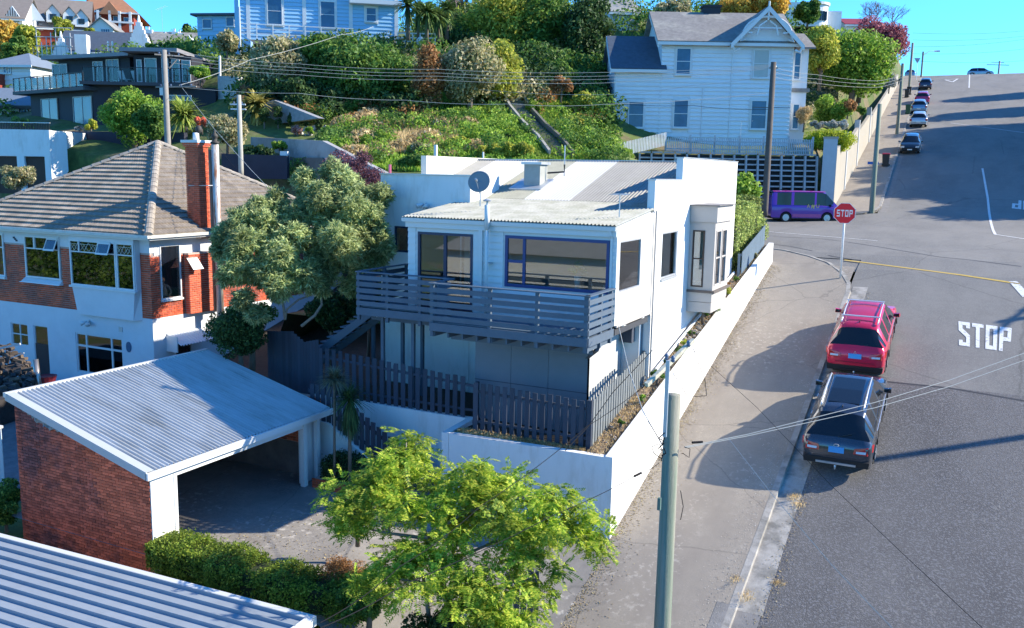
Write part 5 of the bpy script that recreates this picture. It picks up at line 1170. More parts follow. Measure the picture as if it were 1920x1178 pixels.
# feathery tree in front: many small pinnate fronds
t = thing('tree', 'feathery bright green tree in front of the shaded retaining wall, near us', 'tree', tuple(onZ(838, 1200, -9.8)))
BW = []
def WB(px, py, w, r, k=6):
    q = P(px, py, w)
    for i in range(k): d = rr.normal(size=3); d /= np.linalg.norm(d); d[2] *= .5; BW.append((np.array(q)+d*r*.85, r*(.30+.2*rr.rand())))
for a in [(765, 830, 19.6, .45), (740, 870, 19.3, .6), (800, 870, 19.6, .55), (690, 900, 19, .5), (650, 925, 18.8, .45), (640, 985, 18.6, .35), (700, 950, 18.6, .7), (780, 930, 18.8, .8), (870, 900, 19.2, .7), (930, 880, 19.4, .55), (850, 960, 18.5, .9), (940, 950, 18.6, .8), (1010, 930, 18.8, .6), (1060, 960, 18.9, .55), (1100, 990, 19, .5), (1125, 1020, 19, .3), (1030, 1000, 18.3, .6), (960, 1030, 18, .6), (880, 1040, 17.8, .6), (800, 1030, 18, .5), (740, 1050, 17.8, .5), (770, 1090, 17.2, .6), (700, 1090, 17.5, .4), (850, 1100, 17, .55), (930, 1090, 17.2, .6), (1000, 1120, 17.4, .4), (940, 1150, 16.9, .4), (890, 1150, 16.8, .4), (960, 1165, 16.8, .4), (735, 1120, 17, .3), (1050, 1060, 17.8, .25)]: WB(*a)
p_, d_ = blob_leaves(BW, 4300, 31, .55, .22); r2 = np.random.RandomState(8); n0 = len(p_)
ax = d_*np.array([1, 1, .25]) + r2.normal(size=d_.shape)*.45; ax[:, 2] -= .35; ax /= np.linalg.norm(ax, axis=1)[:, None]; up = np.array([0, 0, 1.])+r2.normal(size=d_.shape)*.35
sd_ = np.cross(ax, up); sd_ /= np.linalg.norm(sd_, axis=1)[:, None]; nn = np.cross(sd_, ax); L_ = .22+.16*r2.rand(n0)
PP, NN, TT = [], [], []
for j in range(9):
    f = (j+.6)/9
    for s in (-1, 1):
        dr = ax*.45+sd_*s; dr /= np.linalg.norm(dr, axis=1)[:, None]; ln = (.095*(1-.55*abs(f-.4)*1.4))
        PP.append(p_+ax*(L_*f)[:, None]-np.array([0, 0, 1.])*(.12*f*f*L_)[:, None]+dr*ln*.5); NN.append(nn); TT.append(dr)
leafobj('crown', leaf_mesh('crown', np.concatenate(PP), np.concatenate(NN), .085, L_WATTLE, .36, 9, jitter=.12, tang=np.concatenate(TT)*6), t)
mb = MB(); b0 = onZ(838, 1215, -9.8); b1 = onZ(812, 1215, -9.8)
mb.tube([b0, P(840, 1130, 18.0), P(800, 1010, 18.4), P(770, 930, 18.9)], [.10, .085, .06, .025], 8); mb.build('trunk', M_BARKG, t, True)
mb = MB(); mb.tube([b1, P(800, 1125, 17.9), P(790, 1060, 18)], [.055, .045, .03], 8); mb.build('trunk', M_BARKG, t, True)
mb = MB()
for a in ([(800, 1010, 18.4), (870, 960, 18.6), (940, 920, 19)], [(800, 1010, 18.4), (730, 1000, 18.5), (680, 990, 18.7)], [(820, 1060, 18.2), (920, 1020, 18.3), (1040, 980, 18.8)], [(835, 1110, 17.9), (900, 1090, 17.3), (960, 1110, 17.2)], [(830, 1100, 17.9), (770, 1090, 17.5), (720, 1080, 17.4)], [(770, 930, 18.9), (760, 880, 19.3), (762, 830, 19.5)], [(870, 960, 18.6), (990, 930, 18.8), (1080, 950, 19)], [(730, 1000, 18.5), (690, 930, 18.8), (650, 920, 18.9)]):
    mb.tube([P(*q) for q in a], [.045, .03, .012], 6)
mb.build('limb', M_BARKG, t, True)
# clipped hedge along the driveway, shrubs, lawn
def hedge(label, path, wd, h, m, n, size, seed, z0=None, name='hedge', cat='hedge', group=None):
    c = path[len(path)//2]; t = thing(name, label, cat, tuple(c)); r = np.random.RandomState(seed); pos = []; nor = []
    P0 = [np.array(p) for p in path]; seg = [np.linalg.norm(b-a) for a, b in zip(P0, P0[1:])]; tot = sum(seg)
    while len(pos) < n:
        s = r.rand()*tot; k = 0
        while s > seg[k]: s -= seg[k]; k += 1
        a, b = P0[k], P0[k+1]; d = (b-a)/seg[k]; q = a+d*s; sd = np.array([-d[1], d[0], 0]); sd /= np.linalg.norm(sd)
        u = r.rand(); bump = .08*math.sin(q[0]*4.3)+.06*math.sin(q[1]*7+q[0]*3)+.05*math.sin(q[0]*11+q[1]*5)
        if u < .45: x = (r.rand()*2-1)*wd/2; z = h+bump-.12*(abs(x)/(wd/2))**3; nm = np.array([0, 0, 1.])
        else: sg = 1 if r.rand() < .5 else -1; x = sg*(wd/2+bump); z = r.rand()*h; nm = sd*sg
        q = q+sd*x+np.array([0, 0, z])+r.normal(size=3)*.055; pos.append(q); nor.append(nm)
    for e, nm in ((P0[0], -(P0[1]-P0[0])), (P0[-1], P0[-1]-P0[-2])):
        nm = nm/np.linalg.norm(nm); sd = np.array([-nm[1], nm[0], 0])
        for i in range(int(n*.05)): pos.append(e+sd*(r.rand()*2-1)*wd/2+np.array([0, 0, r.rand()*h])+nm*.03); nor.append(nm)
    leafobj('foliage', leaf_mesh('foliage', np.array(pos), np.array(nor), size, m, .6, seed, jitter=.55), t)
    core = MB()
    for a, b in zip(path, path[1:]):
        d = (Vector(b)-Vector(a)); s = V(-d.y, d.x, 0).normalized()*(wd/2-.07); hh = V(0, 0, h-.09); a, b = Vector(a), Vector(b)
        core.hexa([a-s, b-s, b+s, a+s, a-s+hh, b-s+hh, b+s+hh, a+s+hh])
    core.build('stems', mat('hedge_core', (.02, .03, .012), .95, .2, 6), t); return t  # solid dark filler, inner shade of the hedge put into its colour
def Z_(px, py, z): return onZ(px, py, z)
hp = [Z_(305, 1050, -9.3), Z_(372, 1066, -9.3), Z_(450, 1092, -9.35), Z_(530, 1120, -9.4), Z_(620, 1138, -9.5), Z_(700, 1150, -9.6)]
hedge('clipped bright hedge curving from the white carport panel along the driveway', hp, .95, .58, L_HEDGE, 34000, .055, 41)
hedge('dark low hedge in the brick planter below the white stair wall', [V(-16.3, 20.5, -9.0), V(-14.3, 20.5, -9.0)], .8, .62, L_DARK, 6000, .06, 42)
tree('bush', 'dark clipped bush partly behind the feathery tree near the wall', 'bush', 670, 962, 21.2, 45, 34, L_DARK, n=5000, size=.06, seed=43, nb=20, trunk_h=.1, limbs=0)
tree('shrub', 'brown lacy maple shrub beside the driveway left of the feathery tree', 'shrub', 648, 1080, 20.2, 62, 42, L_RUST, n=9000, size=.055, seed=44, nb=36, br=.22, trunk_h=.2, flat=.6, droop=.6, aspect=.3)
tree('bush', 'dark green bush under the feathery tree at the bottom edge', 'bush', 690, 1130, 18.8, 80, 40, L_MID, n=7000, size=.07, seed=45, nb=24, trunk_h=.1, limbs=0)
tree('bush', 'dark bush in shade at the bottom below the feathery tree', 'bush', 900, 1190, 17.5, 160, 60, L_DARK, n=9000, size=.08, seed=46, nb=24, trunk_h=.0, limbs=0)
tree('bush', 'green bush at the left edge between the white fence and the long pale roof', 'bush', 8, 950, 24, 36, 60, L_MID, n=5000, size=.09, seed=47, nb=20, trunk_h=.2, limbs=0)
# lawn blades over the front garden
def blades(name, label, cat, fn, n, size, m, seed, thing_=True, aspect=.16):
    r = np.random.RandomState(seed); pos = np.array([fn(r) for _ in range(n)]); nor = r.normal(size=(n, 3))*np.array([1, 1, .15]); t_ = np.tile([0, 0, 1.], (n, 1))*3+r.normal(size=(n, 3))*.8; pos[:, 2] += size*.3
    o = leafobj(name, leaf_mesh(name, pos, nor, size, m, aspect, seed, jitter=.2, tang=t_)); o['label'] = label; o['category'] = cat; o['kind'] = 'stuff'; return o
def gz(x, y): u = (x+34)/26.4; return -9.75 if u < .7 else -9.75+((u-.7)/.3)*(zs(y)+.09+9.75)
def fn(r):
    x, y = r.uniform(-18, -8.2), r.uniform(11.8, 15.9); return (x, y, gz(x, y))
blades('lawn', 'shaded lawn grass below the hedge in front of the long pale roof', 'grass', fn, 60000, .10, L_GRASS, 51)
def fn(r): x, y = r.uniform(-12.3, -8.5), 21.13+abs(r.normal())*.12; return (x, min(y, 21.45), -7.24)
blades('rough_grass', 'rough grass strip between the dark front fence and the wall top', 'grass', fn, 5000, .16, L_DRY, 52)
def fn(r): y = r.uniform(21, 40); x = r.uniform(-8.38, -7.84) if y < 24.5 or r.rand() < .3 else -7.84+r.rand()*.03; return (x, y, zt_(y)-.08)
blades('bed_grass', 'dry grass and weeds in the garden bed on the wall', 'grass', fn, 5000, .09, L_DRY, 53)
def fn(r):
    q = [onR(1380, 1085, .12), onR(1490, 932, .12), onR(1460, 1092, 0), onR(1400, 1120, .12), onR(1497, 945, .02)][r.randint(5)]; return (q.x+r.normal()*.09, q.y+r.normal()*.16, q.z)
blades('weeds', 'weeds growing in the cracks of the kerb and channel', 'weeds', fn, 700, .07, L_DRY, 54)
def litter(name, label, fn, n, size, m, seed):
    r = np.random.RandomState(seed); pos = np.array([fn(r) for _ in range(n)]); nor = np.tile([0, 0, 1.], (n, 1)); o = leafobj(name, leaf_mesh(name, pos, nor, size, m, .7, seed, jitter=.25)); o['label'] = label; o['category'] = 'litter'; o['kind'] = 'stuff'
M_LIT = leafmat('leaf_litter', (.12, .09, .05), (.22, .17, .09), (.30, .26, .14), .1); M_GRIT = leafmat('pale_grit', (.22, .20, .17), (.30, .28, .25), (.36, .34, .31), .0)
def fn(r): y = r.uniform(14, 40); return (-7.58+abs(r.normal())*.22*(1 if r.rand() < .8 else 2.4), y, zs(y)+.122)
litter('leaf_litter', 'brown leaf litter and moss gathered along the foot of the white wall on the footpath', fn, 5500, .035, M_LIT, 91)
def fn(r): y = r.uniform(14, 40); return (-4.22-abs(r.normal())*.38, y, zs(y)+.123)
litter('grit', 'pale grit and broken lichen along the kerb edge of the footpath', fn, 2500, .025, M_GRIT, 92)
def fn(r): y = r.uniform(12, 38); return (-3.4+r.normal()*.14, y, zs(y)+.02)
litter('grit', 'loose grit along the edge of the gutter channel', fn, 1800, .035, M_LIT, 93)
def fn(r): x, y = r.uniform(-16, -8), 16+abs(r.normal())*1.6; return (x, min(y, 20.5), dz(x, min(y, 20.5))+.012)
litter('leaf_litter', 'fallen leaves scattered over the sunny driveway', fn, 700, .05, M_LIT, 94)
# planting on the wall top beside the side wall
for i, (px, py, r_, m, s_) in enumerate([(1337, 572, 22, L_MID, 61), (1360, 545, 14, L_YELL, 62), (1232, 705, 16, L_MID, 63), (1278, 660, 17, L_MID, 64), (1300, 640, 9, L_YELL, 65), (1318, 582, 9, L_BRIGHT, 66)]):
    d = ray(px, py); t_ = (-7.98)/d.x; w = (d*t_).dot(CF)
    tree('plant', ['green plant spilling over the wall top below the bay window', 'yellow green plant on the wall top just beyond the one under the bay', 'green plant at the foot of the downpipe beside the grey picket fence', 'green plant by the pole arm on the wall top', 'small yellowish plant on the wall top next to the pole arm', 'small bright plant on the near side of the bay plant'][i], 'plant', px, py, w, r_, r_*.9, m, n=900, size=.07, seed=s_, nb=10, trunk_h=0, limbs=0, group=None)
for i in range(12):
    y = [22.6, 24.2, 26.9, 28.4, 29.4, 31.2, 32.3, 33.4, 34.4, 35.2, 36.6, 38.2][i]; c = V(-8.02+.08*math.sin(i*2.3), y, zt_(y)+.06); px = 960+FPX*c.dot(CR)/c.dot(CF); py = 589-FPX*c.dot(CU)/c.dot(CF)
    tree('plant', ['small weedy plant', 'low green tuft', 'dark leafy plant', 'little yellow tuft', 'round green plant', 'trailing green plant', 'pale seedy plant', 'bright leafy plant', 'dry brown plant', 'dark green tuft', 'spiky green plant', 'small olive plant'][i]+' in the garden bed on the wall, '+['nearest of the bed', 'second nearest of the bed', 'third along the bed', 'fourth along the bed', 'fifth along the bed', 'sixth along the bed', 'seventh along the bed', 'eighth along the bed', 'ninth along the bed', 'tenth along the bed', 'by the paling fence', 'last before the corner'][i], 'plant', px, py, c.dot(CF), 6+3*(i % 3), 5+2*(i % 2), [L_MID, L_BRIGHT, L_DARK, L_YELL, L_MID, L_BRIGHT, L_BLOOM, L_BRIGHT, L_RUST, L_MID, L_BRIGHT, L_BLOOM][i], n=350, size=.07, seed=700+i, nb=7, trunk_h=0, limbs=0, group='small plants in the garden bed on the wall')
hedge('tall light green hedge at the junction end of the white house', [V(-8.95, 36.4, -3.9), V(-8.9, 40.3, -3.2)], 1.3, 2.3, leafmat('leaf_privet', (.09, .13, .035), (.20, .26, .07), (.38, .42, .14), .35), 24000, .085, 67)
tree('shrub', 'glossy leaved shrub with large bright leaves above the hedge behind the white house', 'shrub', 1395, 358, 44, 27, 42, L_BRIGHT, n=1500, size=.24, seed=68, nb=22, br=.35, trunk_h=1.5)
T_ = tree
T_('bush', 'loose light green bush bulging from the hedge above the purple van end', 'bush', 1412, 425, 43.5, 34, 44, leafmat('leaf_privet', (.09, .13, .035), (.20, .26, .07), (.38, .42, .14), .35), n=6000, size=.10, seed=69, nb=30, limbs=0, trunk_h=.1)
T_('bush', 'lower lumpy end of the hedge hanging over the wall near the bay window', 'bush', 1392, 490, 39.5, 22, 38, leafmat('leaf_privet', (.09, .13, .035), (.20, .26, .07), (.38, .42, .14), .35), n=4500, size=.10, seed=70, nb=24, limbs=0, trunk_h=.1)
# palm by the carport post
def palm(label, px, py_top, py_base, Y, n, L, seed, m, skirt=0, trunk_r=.05, name='palm', width=.5, lean=0):
    top = onY(px, py_top, Y); base = onY(px, py_base, Y); t = thing(name, label, 'palm', tuple(base)); r = np.random.RandomState(seed)
    mb = MB(); mb.tube([base-V(0, 0, .2), base.lerp(top, .5)+V(lean, 0, 0), top], [trunk_r*1.3, trunk_r, trunk_r], 8); mb.build('trunk', M_BARK, t, True)
    mb = MB()
    for i in range(n+skirt):
        az = r.rand()*2*PI; el = r.uniform(-.3, 1.3) if i < n else r.uniform(-1.4, -1.0); ln = L*(.7+.5*r.rand()); d = V(math.cos(az)*math.cos(el), math.sin(az)*math.cos(el), math.sin(el)); s = V(-math.sin(az), math.cos(az), 0)*width*.06
        p = top.copy(); prev = (p-s, p+s)
        for k in range(1, 6):
            f = k/5; q = top+d*ln*f-V(0, 0, ln*.38*f*f); ss = s*(1-f)*1.0+s*.15; cur = (q-ss, q+ss); mb.quad(prev[0], prev[1], cur[1], cur[0]); prev = cur
    mb.build('fronds', m, t); return t
L_YUC = leafmat('leaf_strap', (.03, .06, .02), (.06, .11, .03), (.14, .19, .05), .2)
palm('thin stemmed palm with a rounded tuft beside the carport post', 627, 712, 912, 20.0, 420, .62, 71, leafmat('leaf_grey_strap', (.05, .06, .04), (.09, .10, .06), (.15, .15, .09), .2), width=.22, trunk_r=.035)
palm('dark drooping palm hanging over the white stair wall', 656, 748, 905, 20.1, 200, .75, 72, L_DARK, skirt=340, width=.35, trunk_r=.05)

# ================================================================== HILL PLANTING
T = tree
T('tree', 'wide dense dark green tree below the blue house, rightmost of the bank', 'tree', 685, 150, 62, 95, 92, L_MID, n=30000, size=.28, seed=101, nb=60, depth=3.2, lo=.55)
T('tree', 'mid green leafy tree in the middle of the bank below the blue house', 'tree', 600, 125, 64, 85, 68, L_MID, n=20000, size=.30, seed=102, nb=40)
T('tree', 'brownish flowering bush at the left end of the bank below the blue house', 'tree', 525, 125, 63, 72, 64, L_BLOOM, n=16000, size=.28, seed=103, nb=50)
T('bush', 'dark lower growth under the bank of trees', 'bush', 560, 190, 60, 110, 40, L_DARK, n=14000, size=.28, seed=104, nb=40, trunk_h=.5)
T('bush', 'dark growth between the green tree and the rust coloured tree', 'bush', 740, 190, 64, 55, 55, L_DARK, n=9000, size=.28, seed=105, nb=30, trunk_h=.5)
T('tree', 'slender rust brown tree between the green bank and the seed head bushes', 'tree', 806, 145, 60, 24, 68, L_RUST, n=8000, size=.22, seed=106, nb=34, br=.65, trunk_h=1.0)
T('bush', 'pale seed headed bush right of the rust brown tree', 'bush', 880, 140, 61, 72, 72, L_BLOOM, n=15000, size=.26, seed=107, nb=50)
T('bush', 'pale yellow green bush above the mossy path', 'bush', 935, 145, 63, 50, 72, L_YELL, n=9000, size=.26, seed=108, nb=40)
T('bush', 'dark gap of undergrowth beneath the seed headed bush', 'bush', 860, 195, 66, 90, 34, L_DARK, n=7000, size=.3, seed=109, nb=20, trunk_h=.4)
T('tree', 'tall olive green tree on top of the bank in the centre', 'tree', 940, 60, 78, 95, 95, L_YELL, n=20000, size=.34, seed=110, nb=60)
T('tree', 'tall spreading tree with thin stems left of the dark evergreen', 'tree', 1020, 60, 78, 85, 100, L_MID, n=22000, size=.34, seed=111, nb=60)
T('tree', 'dark tree with bare grey twigs above the seed headed bush', 'tree', 860, 50, 84, 45, 60, L_DARK, n=9000, size=.34, seed=112, nb=34)
T('tree', 'dark evergreen tree left of the big white weatherboard house', 'tree', 1100, 100, 76, 60, 120, L_DARK, n=18000, size=.34, seed=113, nb=50)
T('tree', 'olive shrubbery right of the mossy path', 'tree', 1040, 160, 68, 50, 45, L_MID, n=9000, size=.28, seed=114, nb=34)
T('bush', 'light green shrub beside the lower left corner of the white weatherboard house', 'bush', 1095, 195, 64, 30, 28, L_YELL, n=5000, size=.22, seed=115, nb=24)
T('bush', 'bright shrub between the path and the white weatherboard house', 'bush', 1100, 283, 56, 34, 26, L_BRIGHT, n=5000, size=.2, seed=116, nb=24)
T('bush', 'rough reddish dry shrub on the slope right of the path', 'bush', 1052, 162, 63, 26, 22, L_RUST, n=3000, size=.16, seed=117, nb=16)
for i, (px, py) in enumerate([(930, 285), (955, 280), (985, 283), (905, 290)]): T('shrub', ['upright yellow green shrub just above the white roof ridge, second from left', 'tallest upright shrub above the white roof ridge', 'upright yellow green shrub above the roof ridge, rightmost of the row', 'upright shrub above the roof ridge, leftmost of the row'][i], 'shrub', px, py, 50, 17, 19, L_YELL, n=2200, size=.16, seed=118+i, nb=14, group='upright shrubs above the roof ridge')
T('bush', 'broad yellow green fern bush on the slope left of the roof', 'bush', 715, 272, 52, 58, 26, L_BRIGHT, n=7000, size=.24, seed=123, nb=40, aspect=.25)
T('bush', 'dark green leafy bush just behind the white parapet', 'bush', 775, 305, 48, 45, 20, L_MID, n=4000, size=.2, seed=124, nb=24)
T('shrub', 'small green shrub beside the grey garden wall', 'shrub', 615, 247, 54, 14, 13, L_BRIGHT, n=1500, size=.13, seed=125, nb=12)
T('shrub', 'little bright shrub above the end of the grey garden wall', 'shrub', 580, 245, 55, 13, 9, L_BRIGHT, n=1200, size=.12, seed=126, nb=12)
T('shrub', 'pink flowering shrub above the grey garden wall', 'shrub', 557, 245, 55, 15, 12, L_PINK, n=1500, size=.12, seed=127, nb=12)
T('bush', 'round green bush with a yellow top beside the thin pole', 'bush', 525, 275, 50, 19, 13, L_BRIGHT, n=2200, size=.12, seed=128, nb=16)
T('bush', 'grey green bush at the foot of the thin pole', 'bush', 425, 245, 50, 40, 42, L_BLOOM, n=9000, size=.17, seed=129, nb=34)
T('bush', 'dark bush under the thin pole', 'bush', 480, 290, 49, 45, 18, L_DARK, n=4000, size=.18, seed=130, nb=20)
T('bush', 'large bright green bush left of the concrete pole', 'bush', 250, 222, 56, 60, 55, L_BRIGHT, n=14000, size=.2, seed=131, nb=44)
T('bush', 'green leafy bush just behind the concrete pole', 'bush', 282, 230, 53, 34, 42, L_MID, n=8000, size=.2, seed=132, nb=34)
T('bush', 'olive bush overhanging the dark retaining wall at the left', 'bush', 218, 215, 58, 24, 36, L_YELL, n=6000, size=.2, seed=133, nb=24)
T('plant', 'bright plant on the dark balcony house terrace', 'plant', 375, 135, 66, 22, 18, L_BRIGHT, n=2500, size=.2, seed=134, nb=16)
T('shrub', 'low shrub in front of the ground floor of the dark house', 'shrub', 170, 236, 60, 16, 12, L_YELL, n=2000, size=.14, seed=135, nb=14)
T('shrub', 'pale flowering shrub on top of the dark retaining wall', 'shrub', 150, 241, 60, 14, 6, L_SILV, n=1200, size=.12, seed=136, nb=12)
T('shrub', 'red leaved shrub behind the brick chimney', 'shrub', 378, 231, 55, 18, 12, leafmat('leaf_red', (.35, .06, .04), (.5, .12, .07), (.5, .2, .1), .3), n=1600, size=.14, seed=137, nb=14)
T('bush', 'flowering bush above the white garage at the left edge', 'bush', 35, 333, 46, 40, 28, L_BLOOM, n=6000, size=.14, seed=138, nb=30)
T('tree', 'golden autumn tree at the left edge of the skyline', 'tree', 12, 75, 110, 34, 46, L_AUT, n=7000, size=.42, seed=139, nb=34)
T('tree', 'yellow green conifer second from the left on the hill', 'tree', 52, 80, 106, 24, 44, L_YELL, n=7000, size=.4, seed=140, nb=34)
T('tree', 'green conifer below the red and white gabled house', 'tree', 35, 100, 100, 22, 36, L_MID, n=5000, size=.4, seed=141, nb=30)
T('tree', 'conical tree in front of the dormered roof', 'tree', 116, 58, 112, 16, 28, L_YELL, n=5000, size=.38, seed=142, nb=30)
T('bush', 'olive bush beside the white conservatory', 'bush', 166, 60, 118, 18, 10, L_YELL, n=2500, size=.34, seed=143, nb=16)
T('tree', 'dark pointed cypress on the skyline', 'tree', 351, 58, 135, 6, 15, L_DARK, n=2000, size=.4, seed=144, nb=16, br=.4)
T('bush', 'yellow bushy growth in front of the small blue house', 'bush', 425, 80, 72, 24, 24, L_BLOOM, n=5000, size=.26, seed=145, nb=30)
T('bush', 'dark scrub above the black house roof', 'bush', 300, 88, 84, 40, 8, L_MID, n=3000, size=.28, seed=146, nb=20)
palm('spiky cabbage palm with a round head behind the brick house ridge', 345, 218, 262, 43, 420, 2.0, 147, L_YUC.copy() if False else leafmat('leaf_strap_yellow', (.10, .15, .03), (.20, .25, .05), (.34, .38, .10), .3), width=1.3, trunk_r=.15)
palm('tree fern with a brown drooping skirt beside the thin pole', 482, 196, 262, 45, 120, 1.5, 148, leafmat('fern_gold', (.12, .12, .03), (.24, .22, .06), (.36, .30, .10), .3), skirt=60, width=2.6, trunk_r=.16, name='tree_fern')
palm('brown headed fern beside the pale rendered wall', 458, 178, 215, 48, 90, 1.1, 149, leafmat('fern_rust', (.12, .06, .03), (.22, .12, .06), (.3, .18, .1), .3), width=2.0, trunk_r=.12, name='tree_fern')
for i, (px, py, b) in enumerate([(765, 10, 70), (800, 22, 75), (822, 30, 75), (785, 18, 72), (838, 18, 70)]): palm(['tallest cabbage tree, closest to the blue house', 'middle cabbage tree of the row right of the blue house', 'fourth cabbage tree from the blue house', 'second cabbage tree from the blue house', 'cabbage tree farthest from the blue house'][i], px, py, b, 62+i*1.2, 160, 1.35, 150+i, L_YUC, skirt=25, width=1.6, trunk_r=.14, name='cabbage_tree')['group'] = 'cabbage trees right of the blue house'
T('tree', 'broad green tree right of the white weatherboard house', 'tree', 1600, 118, 79, 78, 76, L_BRIGHT, n=22000, size=.30, seed=160, nb=56)
T('tree', 'paler green tree close to the gable of the white weatherboard house', 'tree', 1540, 100, 76, 42, 62, L_YELL, n=12000, size=.28, seed=161, nb=40)
T('tree', 'darker leaves painted as the shaded side of the broad tree above the upper street wall', 'tree', 1612, 150, 84, 60, 36, L_MID, n=14000, size=.30, seed=162, nb=44)  # separate crown, its darker leaves give the broad tree a shaded side
T('tree', 'golden tree behind the roof of the white weatherboard house', 'tree', 1415, 22, 98, 80, 40, L_AUT, n=14000, size=.36, seed=163, nb=50)
T('tree', 'green tree behind the golden one below the curved white house', 'tree', 1515, 22, 98, 26, 24, L_MID, n=6000, size=.34, seed=164, nb=30)
T('tree', 'dark shrubbery behind the left part of the big white roof', 'tree', 1260, 25, 96, 55, 30, L_BLOOM, n=8000, size=.34, seed=165, nb=34)
T('tree', 'purple leaved tree at the top of the upper street', 'tree', 1650, 80, 106, 56, 48, leafmat('leaf_plum', (.10, .03, .045), (.22, .07, .09), (.34, .14, .15), .3), n=12000, size=.30, seed=166, nb=44)
T('tree', 'bare brown twiggy tree near the crest beside the footpath', 'tree', 1680, 85, 122, 22, 24, L_RUST, n=3000, size=.26, seed=167, nb=22, aspect=.2)
T('shrub', 'light flowering shrub hanging over the upper wall', 'shrub', 1668, 150, 96, 14, 20, L_SILV, n=2500, size=.22, seed=168, nb=18)
T('bush', 'bright garden shrub behind the wall beside the white house bay', 'bush', 1560, 205, 68, 42, 30, L_BRIGHT, n=8000, size=.2, seed=169, nb=34)
T('shrub', 'reddish round headed shrub above the street wall', 'shrub', 1590, 200, 67, 20, 16, L_RUST, n=2500, size=.15, seed=170, nb=20)
T('bush', 'dry reedy grass clump beside the white house bay', 'bush', 1508, 218, 67, 18, 22, L_DRY, n=2500, size=.3, seed=171, nb=14, aspect=.12)
T('bush', 'silver grey lavender above the yellow green hedge', 'bush', 1555, 235, 66, 46, 12, L_SILV, n=5000, size=.16, seed=172, nb=30)
T('hedge', 'rounded yellow green hedge spilling over the wall behind the pillar', 'hedge', 1557, 266, 63.5, 52, 24, leafmat('leaf_conifer_gold', (.12, .17, .01), (.27, .32, .02), (.42, .44, .05), .3), n=16000, size=.13, seed=173, nb=60, br=.45)
T('shrub', 'small green shrub on the wall above the footpath', 'shrub', 1616, 206, 70, 12, 12, L_MID, n=1800, size=.15, seed=174, nb=12)
T('tree', 'dark dense tree behind the trees of the upper street garden', 'tree', 1560, 150, 90, 50, 45, L_DARK, n=9000, size=.34, seed=175, nb=34)
for i, (px, py, w, rx, ry, m) in enumerate([(665, 205, 60, 34, 26, L_MID), (752, 228, 58, 30, 18, L_DARK), (835, 222, 59, 30, 18, L_BRIGHT), (898, 250, 56, 34, 16, L_MID), (592, 222, 59, 22, 14, L_BLOOM), (1000, 205, 62, 20, 16, L_BRIGHT), (860, 270, 52, 36, 15, L_YELL), (655, 262, 52, 26, 12, L_DARK), (1075, 230, 60, 26, 16, L_YELL), (1130, 240, 62, 18, 20, L_MID), (790, 280, 50, 24, 12, L_BLOOM), (950, 262, 55, 20, 12, L_DARK)]):
    T('bush', ['rounded mid green bush below the dense tree of the bank', 'low dark bush below the rust brown tree', 'bright low bush right of the rust brown tree', 'spreading green bush left of the mossy path', 'pale seeding bush at the lower left end of the bank', 'bright little bush beside the top of the mossy path', 'yellow green bush above the white roof ridge, left of the upright shrubs', 'dark low bush above the pale garden wall', 'yellow green bush right of the mossy path halfway up', 'green bush against the left corner of the white weatherboard house', 'seed headed low bush just above the white parapet', 'dark low bush beside the lower part of the mossy path'][i], 'bush', px, py, w, rx, ry, m, n=4500, size=.2, seed=600+i, nb=30, limbs=2, trunk_h=.3)
# bare winter tree on the skyline
t = thing('tree', 'bare leafless tree on the skyline above the purple tree', 'tree', tuple(P(1645, 80, 128))); mb = MB(); rr3 = random.Random(3)
def br_(p, d, L, r, k):
    q = p+d*L; mb.tube([p, q], [r, r*.65], 5 if k > 3 else 3, False)
    if k == 0: return
    for i in range(3 if k > 1 else 4): nd = (d+V(rr3.gauss(0, .42), rr3.gauss(0, .42), rr3.gauss(.02, .25))).normalized(); br_(q, nd, L*rr3.uniform(.6, .85), r*.6, k-1)
for px in (1625, 1650, 1672): br_(P(px, 88, 128), V(rr3.gauss(0, .2), 0, 1).normalized(), 1.9, .14, 5)
mb.build('branches', mat('bare_bark', (.16, .12, .11), .9, .1), t)
t = thing('tree', 'bare grey stemmed tree over the dark crowns right of the cabbage trees', 'tree', tuple(P(870, 60, 82))); mb = MB()
for px in (850, 885): br_(P(px, 62, 82), V(rr3.gauss(0, .2), 0, 1).normalized(), 1.3, .1, 5)
mb.build('branches', mat('bare_bark', (.16, .12, .11)), t)
# grass and dry growth on the slope
def slope_fn(x0, x1, y0, y1, w0, w1):
    def fn(r):
        px, py = r.uniform(x0, x1), r.uniform(y0, y1); w = w0+(w1-w0)*(y1-py)/(y1-y0); q = P(px, py, w); z = tz0(q.x, q.y); return (q.x, q.y, z)
    return fn
_gz = Z.reshape(ny, nx)
def tz0(x, y):
    i = int(max(0, min(nx-2, (x+190)/1.6))); j = int(max(0, min(ny-2, (y-29)/1.6))); fx = (x+190)/1.6-i; fy = (y-29)/1.6-j
    return float((_gz[j, i]*(1-fx)+_gz[j, i+1]*fx)*(1-fy)+(_gz[j+1, i]*(1-fx)+_gz[j+1, i+1]*fx)*fy)
